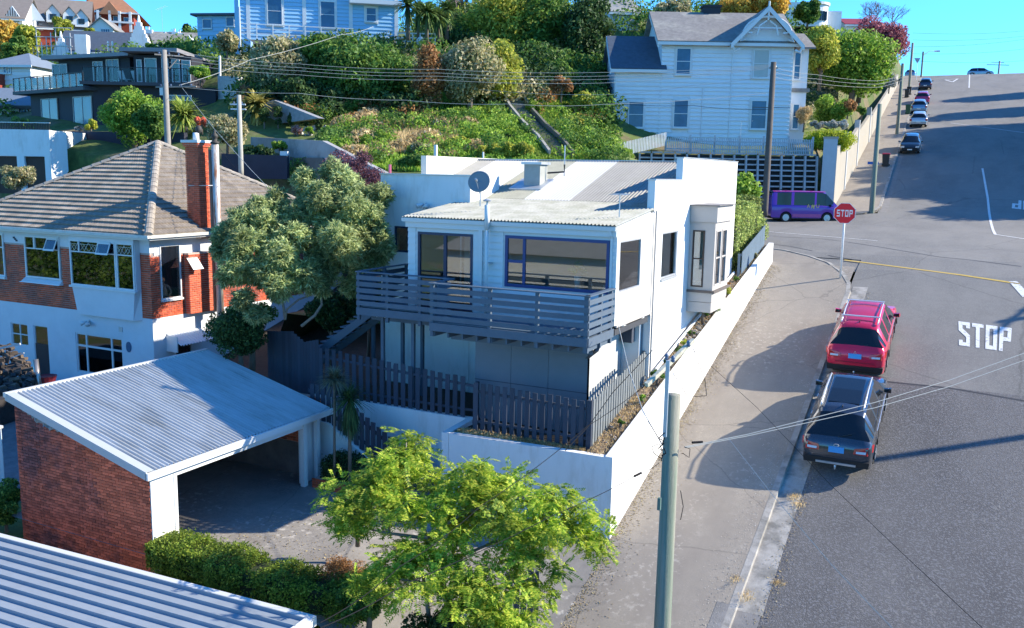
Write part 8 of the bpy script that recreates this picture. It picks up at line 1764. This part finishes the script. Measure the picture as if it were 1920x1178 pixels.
PF = mat('white_frame', (.6, .6, .6), .5, 0); CUR = mat('pale_curtain', (.34, .30, .22), .9, .1)
wins(dh, fu, [(99, 121, 129, 162, CUR), (175, 116, 196, 158, CUR), (200, 112, 226, 158, CUR)], fm=PF, rows=(), cols=(.5,), sill=None)
wins(dh, fu2, [(256, 112, 268, 155, CUR), (271, 109, 296, 157, CUR), (303, 110, 318, 156, CUR), (322, 112, 339, 155, CUR), (341, 113, 359, 155, CUR)], fm=PF, rows=(), sill=None)
mb = MB(); mb.fbox(fu, -.9, uu+.8, vt1, vt1+.28, -6, .9); mb.fbox(fu2, -.5, uu2-.6, vt2+.12, vt2+.40, -6.5, 1.3); mb.build('roof', mat('flat_roof_grey', (.22, .22, .24), .6, .1), dh)
mb = MB(); mb.fbox(fa, -1.0, ua+.3, va, va+.25, -3, .9); mb.fbox(fbk, -.6, ub_*.82, vb_, vb_+.25, -3, .9); mb.build('balcony_floor', mat('balcony_edge', (.05, .05, .06), .6, 0), dh)
gb_ = glassmat('balustrade_glass', (.8, .84, .84), -.03)
for fr_, a, b, v0 in ((fa, -.9, ua+.2, va+.25), (fbk, -.4, ub_*.80, vb_+.25)):
    n = int((b-a)/.9)
    for i in range(n+1): u = a+(b-a)*i/n; mb = MB(); mb.fbox(fr_, u-.03, u+.03, v0, v0+1.0, .80, .86); mb.build('baluster_post', M_TRIM, dh)
    for i in range(n): u0_, u1__ = a+(b-a)*i/n+.05, a+(b-a)*(i+1)/n-.05; mb = MB(); mb.fbox(fr_, u0_, u1__, v0+.05, v0+.95, .82, .84); mb.build('glass_panel', gb_, dh)
    mb = MB(); mb.fbox(fr_, a, b, v0+1.0, v0+1.05, .78, .88); mb.build('handrail', M_TRIM, dh)
def lounge(label, px, py, w, m, group): 
    q = P(px, py, w); t = thing('garden_chair', label, 'chair', tuple(q), FRONT+2.6, group, local=True)
    part(t, 'seat', m, lambda mb: mb.hexa([(-.3, -.3, .38), (.3, -.3, .38), (.3, .3, .34), (-.3, .3, .34), (-.3, -.3, .43), (.3, -.3, .43), (.3, .3, .39), (-.3, .3, .39)])); part(t, 'backrest', m, lambda mb: mb.hexa([(-.3, .28, .36), (.3, .28, .36), (.3, .33, .36), (-.3, .33, .36), (-.3, .5, 1.0), (.3, .5, 1.0), (.3, .55, 1.0), (-.3, .55, 1.0)]))
    for a in (-.28, .28):
        for b in (-.26, .26): part(t, 'leg', m, lambda mb: mb.tube([(a, b, .38), (a*1.1, b*1.1, 0)], .025, 5))
lounge('white garden chair on the dark house balcony, leftmost of the white ones', 238, 159, 70, M_WHITEP, 'white chairs on the balcony'); lounge('white garden chair in the middle of the balcony beside the concrete pole', 262, 159, 70, M_WHITEP, 'white chairs on the balcony'); lounge('bulky white garden chair on the balcony nearest the concrete pole', 287, 159, 70, M_WHITEP, 'white chairs on the balcony'); lounge('magenta garden chair at the left end of the balcony', 73, 169, 72, mat('magenta_plastic', (.35, .02, .25), .5, 0), None)
# garage and retaining walls below the dark house
f7 = ffr(-15, 338, 55); g = thing('garage', 'white rendered double garage built into the slope at the left edge', 'garage', tuple(P(50, 335, 56)))
u7 = f7.uv(97, 330)[0]; v7 = f7.uv(40, 243)[1]; d1, d2 = rect(f7, -14, 292, 34, 336), rect(f7, 45, 293, 86, 336)
mb = MB(); wall_holes(mb, f7, -1, u7, -.8, v7, -.3, 0, [(d1[0], d1[1], -.9, d1[3]), (d2[0], d2[1], -.9, d2[3])]); mb.fbox(f7, -1, u7, -.8, v7, -6, -1); mb.build('wall', M_WHITE, g)
for d_ in (d1, d2): mb = MB(); mb.fbox(f7, d_[0]+.02, d_[1]-.02, -.8, d_[3]-.02, -.25, -.18); mb.build('garage_door', mat('brown_door', (.05, .03, .025), .6, .1), g)
fs7 = Fr(f7.p(u7, 0, 0), yaw=FRONT+rad(55)); mb = MB(); a_ = fs7.uv(124, 246); mb.slab([fs7.p(0, -.8, 0), fs7.p(a_[0], .6, 0), fs7.p(a_[0], a_[1]-.1, 0), fs7.p(0, v7, 0)], .3, fs7.n); mb.build('side_wall', M_WHITE, g)
t = thing('railing', 'dark picket railing along the top of the white garage', 'fence', tuple(f7.p(2, v7, 0)))
for i in range(46): u = -.9+(u7+.9)*i/46; mb = MB(); mb.fbox(f7, u, u+.05, v7, v7+.42, -.2, -.17); mb.build('picket', M_TRIM, t)
mb = MB(); mb.fbox(f7, -.9, u7, v7+.40, v7+.45, -.23, -.14); mb.build('rail', M_GALV, t)
def wall_px(label, pxs, w0, w1, th, m, name='retaining_wall', cat='retaining wall'):
    """wall whose face fills the photo polygon given as top points then bottom points"""
    t = thing(name, label, cat, tuple(P(*pxs[-1], w1))); a, b = P(*pxs[0], w0), P(*pxs[1], w1); fr = Fr(a, u=(b-a)); pts = [fr.uv(*p) for p in pxs]; mb = MB(); mb.slab([fr.p(u, v, 0) for u, v in pts[::-1]], th, fr.n); mb.build('face', m, t); return t, fr
MDW = mat('dark_navy_wall', (.028, .032, .05), .85, .15, 2)
wall_px('dark navy retaining wall between the white garage and the tiled roof', [(122, 246), (345, 247), (345, 320), (122, 330)], 60, 56, .3, MDW)
wall_px('low dark wall with dry grass behind the brick house ridge', [(415, 288), (538, 291), (538, 335), (415, 335)], 48, 47.5, .3, MDW)
wall_px('pale grey concrete garden wall sloping down to the right behind the purple shrub', [(470, 257), (604, 258), (718, 312), (718, 345), (540, 300), (470, 285)], 53, 47, .3, mat('pale_garden_wall', (.30, .30, .30), .9, .15, 1.2, col2=(.20, .20, .20), c2scale=.8))
wall_px('dark weathered end wall below the pale garden wall', [(540, 296), (604, 296), (640, 345), (540, 345)], 49, 47, .3, mat('weathered_wall', (.13, .12, .11), .9, .2))
wall_px('tall pale rough rendered wall between the dark house and the bank', [(408, 142), (445, 142), (452, 212), (408, 214)], 68, 67, .5, mat('rough_render', (.42, .45, .46), .95, .2, 5, .6, 10))
t, fr = wall_px('sloping pale stone wall striped by small dark cypresses', [(478, 200), (512, 192), (600, 238), (478, 238)], 60, 58, .4, mat('pale_stone', (.26, .27, .28), .95, .25, 4, .5, 10))
for i, px in enumerate((495, 521, 547, 574, 598)): tree('cypress', ['small dark cypress at the left end of the sloping stone wall', 'second small cypress on the sloping stone wall', 'middle small cypress on the sloping stone wall', 'fourth small cypress on the sloping stone wall', 'small cypress at the low right end of the sloping stone wall'][i], 'tree', px, 216+i*3, 56.5, 6, 24-i*2, L_DARK, n=900, size=.14, seed=300+i, nb=10, br=.18, limbs=0, trunk_h=.1, group='cypresses against the stone wall')
for px, py in ((533, 292),): t = thing('pillar', 'short white pillar beside the green bush near the thin pole', 'pillar', tuple(P(px, py, 48))); fr = ffr(px, 300, 48); mb = MB(); mb.fbox(fr, -.2, .2, -.2, .45, -.3, .1); mb.build('pillar', M_WHITEP, t)
# mossy sunken path up the bank
t = thing('path_steps', 'narrow mossy stepped path with low stone walls climbing the bank', 'path', tuple(P(1010, 250, 57)))
cen = [(952, 182, 66), (975, 213, 62), (1003, 247, 58), (1030, 277, 55), (1052, 303, 52)]; mo = mat('mossy_stone', (.14, .13, .11), .95, .3, 5, .5, 12, col2=(.12, .15, .07), c2scale=2); Q_ = [P(*c_) for c_ in cen]; Q_ = [V(p.x, p.y, tz0(p.x, p.y)+.15) for p in Q_]
for a, b in zip(Q_, Q_[1:]):
    d = b-a; n = max(1, int(d.length/.45)); s = V(d.y, -d.x, 0).normalized()
    for i in range(n):
        c0, c1_ = a+d*(i/n), a+d*((i+1)/n); z = max(c0.z, c1_.z); mb = MB(); mb.hexa([V(c0.x, c0.y, z-.6)-s*.45, V(c1_.x, c1_.y, z-.6)-s*.45, V(c1_.x, c1_.y, z-.6)+s*.45, V(c0.x, c0.y, z-.6)+s*.45, V(c0.x, c0.y, z)-s*.45, V(c1_.x, c1_.y, z)-s*.45, V(c1_.x, c1_.y, z)+s*.45, V(c0.x, c0.y, z)+s*.45]); mb.build('step', mo, t)
    for k in (-1, 1):
        mb = MB(); o_ = s*k*.62; w_2 = s*k*.16; mb.hexa([a+o_-V(0, 0, .5), b+o_-V(0, 0, .5), b+o_+w_2-V(0, 0, .5), a+o_+w_2-V(0, 0, .5), a+o_+V(0, 0, .35), b+o_+V(0, 0, .35), b+o_+w_2+V(0, 0, .35), a+o_+w_2+V(0, 0, .35)]); mb.build('side_wall', mo if k < 0 else mat('pale_side_wall', (.30, .29, .26), .9, .2, 3), t)
# rocks on the slope
rk = MB(); rr = random.Random(17)
for i in range(120):
    px, py = rr.choice([(rr.uniform(640, 720), rr.uniform(236, 250)), (rr.uniform(560, 660), rr.uniform(232, 262)), (rr.uniform(905, 930), rr.uniform(235, 248))]); w = 57-(py-235)*.08; q = P(px, py, w); q.z = tz0(q.x, q.y)+.05; s = rr.uniform(.06, .2)
    rk.hexa([q+V(-s, -s, -s), q+V(s, -s*.8, -s), q+V(s*.9, s, -s), q+V(-s, s*.8, -s), q+V(-s*.6, -s*.7, s*.6), q+V(s*.7, -s*.5, s*.8), q+V(s*.5, s*.6, s*.7), q+V(-s*.6, s*.6, s*.5)])
stuff(tag(rk.build('rocks', mat('slope_rock', (.34, .34, .33), .9, .2, island=.25)), 'scattered pale rocks edging the garden beds on the slope', 'rocks'))
t = thing('post', 'pink painted post on the slope just above the blue shaded parapet', 'post', tuple(P(731, 325, 44))); mb = MB(); mb.tube([P(731, 330, 44), P(731, 309, 44)], .07, 6); mb.build('post', mat('pink_paint', (.5, .12, .22), .6, 0), t)
# ---------------- skyline houses, left
f8 = ffr(62, 72, 125, 20); house('gabled house with a big brown roof and three dormers on the skyline', f8, 0, f8.uv(165, 60)[0], 0, f8.uv(60, 46)[1], 9, M_RBR, M_GROOF, 'r', 4.2, .5, [(73, 45, 80, 56)], rows=())
hh = COL.objects[-1]; H8 = [o for o in COL.objects if o.get('label', '').startswith('gabled house with a big brown')][0]
mb = MB(); a = [f8.uv(*p) for p in ((46, 42), (88, 44), (60, 3))]; mb.slab([f8.p(a[0][0], a[0][1], 2.2), f8.p(a[1][0], a[1][1], 2.2), f8.p(a[2][0], a[2][1], 2.2)], .3); mb.build('gable_wall', mat('pale_blue_gable', (.45, .52, .6), .8, .05), H8)
for px, py in ((101, 27), (132, 31), (154, 36)):
    u, v = f8.uv(px, py+8); mb = MB(); mb.fbox(f8, u-.85, u+.85, v-.6, v+.7, -3, .8); mb.add([f8.p(u-.85, v+.7, .8), f8.p(u+.85, v+.7, .8), f8.p(u, v+1.7, .8)], [(0, 1, 2)]); dm = mb.build('dormer', M_WHITEP, H8)
    mb = MB(); mb.slab([f8.p(u-1.1, v+.5, 1.0), f8.p(u, v+1.85, 1.0), f8.p(u, v+1.85, -3), f8.p(u-1.1, v+.5, -3)], .1, (0, 0, 1)); mb.slab([f8.p(u+1.1, v+.5, 1.0), f8.p(u, v+1.85, 1.0), f8.p(u, v+1.85, -3), f8.p(u+1.1, v+.5, -3)], .1, (0, 0, 1)); mb.build('dormer_roof', M_GROOF, dm)
    mb = MB(); mb.fbox(f8, u-.4, u+.4, v-.2, v+.5, .82, .86); mb.build('pane', M_CGLASS, dm)
f9 = ffr(146, 62, 140, 14); t9 = house('red brick mansion with terracotta roof and white balconies on the skyline', f9, 0, f9.uv(252, 60)[0], -1, f9.uv(200, 24)[1], 12, M_RBR, M_RTILE, 'h', 4.6, .9, [(178, 28, 190, 38), (212, 30, 222, 40), (232, 33, 242, 42), (176, 48, 186, 56)], rows=())
mb = MB(); a = rect(f9, 166, 38, 252, 47); mb.fbox(f9, a[0], a[1], a[2], a[3]-.1, .9, 1.3); mb.build('balcony_band', M_WHITEP, t9)
for px in (166, 186, 208, 226, 246): u = f9.uv(px, 30)[0]; mb = MB(); mb.fbox(f9, u-.18, u+.18, f9.uv(200, 60)[1], f9.uv(200, 22)[1], .9, 1.2); mb.build('balcony_column', M_WHITEP, t9)
mb = MB(); a = f9.uv(208, 17); mb.add([f9.p(a[0]-1.6, a[1]-1, 1.2), f9.p(a[0]+1.6, a[1]-1, 1.2), f9.p(a[0], a[1]+1.0, 1.2), f9.p(a[0], a[1]+1.0, -4)], [(0, 1, 2), (0, 2, 3), (1, 3, 2)]); mb.build('small_gable', M_RTILE, t9)
for px in (150, 200): a = rect(f9, px-1, -6, px+8, 8); mb = MB(); mb.fbox(f9, a[0], a[1], a[2], a[3]+.5, -6, -5); mb.build('chimney', M_RBR, t9)
f10 = ffr(168, 66, 120, 5); house('white conservatory with a gabled front below the red mansion', f10, 0, f10.uv(212, 60)[0], -.5, f10.uv(190, 52)[1], 5, M_WHITEP, M_SLATE, 'g', 1.3, .3, [(189, 54, 207, 63)], rows=(), cols=(.25, .5, .75))
f11 = ffr(-12, 48, 118, 12); house('grey roofed house with a half timbered gable at the far left of the skyline', f11, 0, f11.uv(42, 45)[0], -1, f11.uv(20, 32)[1], 8, M_WHITEP, M_GROOF, 'r', 3.0, .5, [(2, 34, 8, 40)], rows=())
t = [o for o in COL.objects if o.get('label', '').startswith('grey roofed house with a half')][0]; a = [f11.uv(*p) for p in ((16, 33), (42, 34), (28, 14))]; mb = MB(); mb.slab([f11.p(a[0][0], a[0][1], 1.2), f11.p(a[1][0], a[1][1], 1.2), f11.p(a[2][0], a[2][1], 1.2)], .3); mb.build('gable_wall', M_WHITEP, t)
for k in range(6): u = a[0][0]+(a[1][0]-a[0][0])*(k+.5)/6; h = (1-abs(k-2.5)/3)*(a[2][1]-a[0][1]); mb = MB(); mb.fbox(f11, u-.05, u+.05, a[0][1], a[0][1]+h*.95, 1.5, 1.54); mb.build('half_timber', M_TRIM, t)
# stone church like house being repaired
f12 = ffr(105, 108, 100, 8); t12 = house('house with a steep navy slate roof and white stone gables wrapped in scaffolding', f12, 0, f12.uv(262, 100)[0], -1.5, f12.uv(200, 98)[1], 8, M_WHITE, M_SLATED, 'r', 2.6, .2, [])
for (x0, x1, yb, yt) in ((104, 132, 108, 74), (246, 280, 86, 44)):
    a, b, c_ = f12.uv(x0, yb), f12.uv(x1, yb), f12.uv((x0+x1)/2, yt); n = 6; mb = MB()
    for k in range(n): f_ = k/n; hw = (b[0]-a[0])/2*(1-f_)+.12; mb.fbox(f12, c_[0]-hw, c_[0]+hw, a[1]+(c_[1]-a[1])*f_-(.6 if k == 0 else 0), a[1]+(c_[1]-a[1])*(f_+1/n), .3, .9)
    mb.build('stepped_gable', M_WHITE, t12); mb = MB(); mb.tube([f12.p(c_[0], c_[1], .6), f12.p(c_[0], c_[1]+.8, .6)], [.2, .06], 6); mb.build('finial', M_WHITE, t12)
a = rect(f12, 148, 68, 172, 104); mb = MB(); mb.fbox(f12, a[0], a[1], a[2]-1, a[3], .3, 1.6); mb.build('chimney', M_WHITE, t12)
for px in (206, 214, 245): a = f12.uv(px, 96); mb = MB(); mb.tube([f12.p(a[0], a[1]-.5, .6), f12.p(a[0], a[1]+1.0, .6)], .09, 6); mb.build('vent_pipe', M_WHITE, t12)
t = thing('scaffolding', 'pale pole scaffolding with a ladder left of the white chimney', 'scaffolding', tuple(P(95, 110, 97))); f13 = ffr(68, 114, 97)
for i in range(8): u, _ = f13.uv(70+i*9, 100); h = f13.uv(80, 52+((i*7) % 4)*9)[1]; mb = MB(); mb.tube([f13.p(u, -1, .0), f13.p(u, h, 0)], .05, 5); mb.build('standard', M_GALV if i % 2 else mat('pale_plank', (.45, .45, .45)), t)
for i in range(4): v = .6+i*.95; mb = MB(); mb.tube([f13.p(0, v, 0), f13.p(4.0, v, 0)], .05, 5); mb.build('ledger', mat('pale_plank', (.45, .45, .45)), t)
mb = MB(); 
for s in (0, .5): mb.tube([f13.p(.1+s, -.8, .4), f13.p(-.2+s, 1.4, .2)], .03, 4)
for k in range(7): mb.tube([f13.p(.1-.04*k, -.7+.3*k, .38), f13.p(.6-.04*k, -.7+.3*k, .38)], .025, 4)
mb.build('ladder', mat('pale_wood', (.42, .33, .22)), t)
f14 = ffr(278, 95, 112, 6); t14 = house('row of pale houses with grey roofs and tall chimneys below the skyline', f14, 0, f14.uv(372, 92)[0], -1, f14.uv(320, 84)[1], 6, M_WHITEP, M_SLATE, 'r', 1.8, .3, [])
for x0, x1, yb, yt in ((342, 372, 90, 68),): a, b, c_ = f14.uv(x0, yb), f14.uv(x1, yb), f14.uv((x0+x1)/2, yt); mb = MB(); mb.slab([f14.p(a[0], a[1], 1), f14.p(b[0], b[1], 1), f14.p(c_[0], c_[1], 1)], 2); mb.build('gable_wall', M_WHITEP, t14)
for px, y in ((268, 50), (300, 60), (318, 54), (328, 57)): a = f14.uv(px, y); mb = MB(); mb.fbox(f14, a[0]-.4, a[0]+.4, a[1]-2.4, a[1], -3, -2.4); mb.fbox(f14, a[0]-.2, a[0]+.0, a[1], a[1]+.4, -2.8, -2.6); mb.build('chimney', M_WHITE, t14)
a_ = P(305, 62, 108); aerial('tall double television aerial on the skyline', a_, 2.9, (.9, -.2, .1), 6, 2.0)
# house at the far left below the autumn trees
f15 = ffr(-10, 200, 84, -6); t15 = house('white weatherboard house with a blue grey hipped roof at the left edge', f15, -1, f15.uv(62, 200)[0], -2, f15.uv(30, 124)[1], 7, M_WHITEP, mat('blue_grey_roof', (.16, .20, .25), .7, .1), 'h', 1.6, .4, [(6, 122, 14, 138), (16, 126, 22, 138)], brd=.4)
f16 = ffr(-10, 235, 76, 0); t16 = house('low half timbered porch house in shade at the left edge', f16, -.5, f16.uv(60, 235)[0], -.5, f16.uv(30, 196)[1], 5, M_WHITEP, mat('blue_grey_roof', (.16, .20, .25)), 'r', 1.4, .4, [(4, 208, 14, 232), (18, 208, 30, 232), (36, 200, 56, 228)], fm=M_TRIM, rows=(), cols=(.33, .66))
mb = MB(); a = rect(f15, -10, 140, 12, 180); mb.fbox(f15, a[0], a[1], a[2], a[3], 0, .8); mb.build('brick_bay', M_RBR, t15)
# ---------------- skyline houses, right
f17 = ffr(1488, 48, 112, 0); t17 = thing('house', 'white curved modernist house on the skyline above the golden tree', 'house', tuple(f17.p(3, 0, -4)))
a = rect(f17, 1480, 2, 1560, 50); mb = MB(); c_ = f17.p(f17.uv(1532, 20)[0], 0, -1.9); mb.lathe((c_.x, c_.y, f17.p(0, a[2], 0).z), [(1.9, 0), (1.9, a[3]-a[2]-.3), (2.1, a[3]-a[2]-.3), (2.1, a[3]-a[2]), (1.8, a[3]-a[2])], 28); mb.build('round_bay', M_WHITE, t17, False)
mb = MB(); mb.fbox(f17, a[0], f17.uv(1532, 20)[0], a[2], a[3]-.1, -5, -.1); mb.fbox(f17, f17.uv(1556, 20)[0], f17.uv(1592, 20)[0], a[2], f17.uv(1560, 14)[1], -5, -2.5); mb.build('wall', M_WHITE, t17)
mb = MB(); cz = f17.p(0, f17.uv(1530, 32)[1], 0).z
for k in range(7): an = math.atan2(-f17.n.y, -f17.n.x)+PI+(k-3)*.24; mb.tube([V(c_.x+1.93*math.cos(an), c_.y+1.93*math.sin(an), cz-.35), V(c_.x+1.93*math.cos(an), c_.y+1.93*math.sin(an), cz+.75)], .2, 4)
mb.build('curved_window', M_CGLASS, t17)
f18 = ffr(1586, 60, 118, 0); house('small red roofed cottage behind the purple tree', f18, 0, f18.uv(1626, 60)[0], -1, f18.uv(1600, 46)[1], 5, M_WHITEP, mat('red_iron_roof', (.25, .03, .04), .6, .1), 'r', 1.0, .3, [], rows=())
f19 = ffr(1142, 70, 98, 10); house('white house with a pale roof between the evergreen and the big white house', f19, 0, f19.uv(1196, 70)[0], -1, f19.uv(1160, 22)[1], 7, M_VILLA, M_RGREY, 'r', 1.8, .4, [(1150, 30, 1158, 44)], brd=.4)
# ---------------- right side of the street, outside the picture: what throws the long shade on the road
t = thing('house', 'house on the opposite corner whose roof throws shade onto the junction', 'house', (17.5, 60, zs(60))); z0 = zs(60)
mb = MB(); mb.box(13.6, 24, 55.5, 65, z0-1, z0+5.2); mb.build('wall', M_CREAM, t); a = [V(13.1, 55, z0+5.2), V(24.5, 55, z0+5.2), V(24.5, 65.5, z0+5.2), V(13.1, 65.5, z0+5.2)]; r0, r1 = V(17, 60.2, z0+7.8), V(20, 60.2, z0+7.8)
mb = MB(); mb.quad(a[0], a[1], r1, r0); mb.quad(a[1], a[2], r1); mb.quad(a[2], a[3], r0, r1); mb.quad(a[3], a[0], r0); mb.quad(*a[::-1]); mb.build('roof', M_RGREY, t)
def bigtree(lab, x, y, h, r, seed, n=20000):
    t = thing('tree', lab, 'tree', (x, y, zs(y))); z = zs(y)+h-r; crown(t, (x, y, z), (r*.8, r*.8, r*.85), L_DARK, 50, r*.36, n, .5, seed); mb = MB(); mb.tube([(x, y, zs(y)-.5), (x, y, z)], [.3, .15], 8); mb.build('trunk', M_BARK, t)
for i, (x, y, h, r) in enumerate([(16.8, 85, 13, 4.6), (17.5, 93, 15, 5.2), (15.6, 102, 12, 4.4), (15.5, 112, 12.5, 4.6), (14.2, 124, 11, 4.0), (13.5, 140, 10, 3.6), (17.3, 76, 11.5, 4.0), (14.6, 88.5, 10, 3.2), (15.2, 97.5, 12, 3.6), (14.4, 107, 11, 3.4), (15.6, 80.5, 10, 3.0)]): bigtree(['tall street tree', 'tallest street tree', 'broad street tree', 'street tree', 'far street tree', 'farthest street tree', 'lowest street tree', 'slim street tree', 'dark street tree', 'round street tree', 'small street tree'][i]+' on the opposite side shading the upper street', x, y, h, r, 400+i)
for i, (x, y, h, r) in enumerate([(-22, -16, 6, 3), (-4, -22, 7, 3.5), (-40, 0, 8, 4.5), (-9, -9, 4.5, 2.2), (-48, 4, 9, 5), (-54, -4, 9, 5), (-62, 2, 10, 5)]):
    t = thing('tree', ['tree', 'large tree', 'small tree', 'bushy tree', 'broad tree', 'leaning tree', 'tallest tree'][i]+' behind the viewer mirrored in the front windows', 'tree', (x, y, -12)); crown(t, (x, y, -12+h-r), (r*.8, r*.8, r*.85), L_MID, 30, r*.4, 4000, .4, 420+i)
for o in COL.objects:
    if '_w' in o: del o['_w']
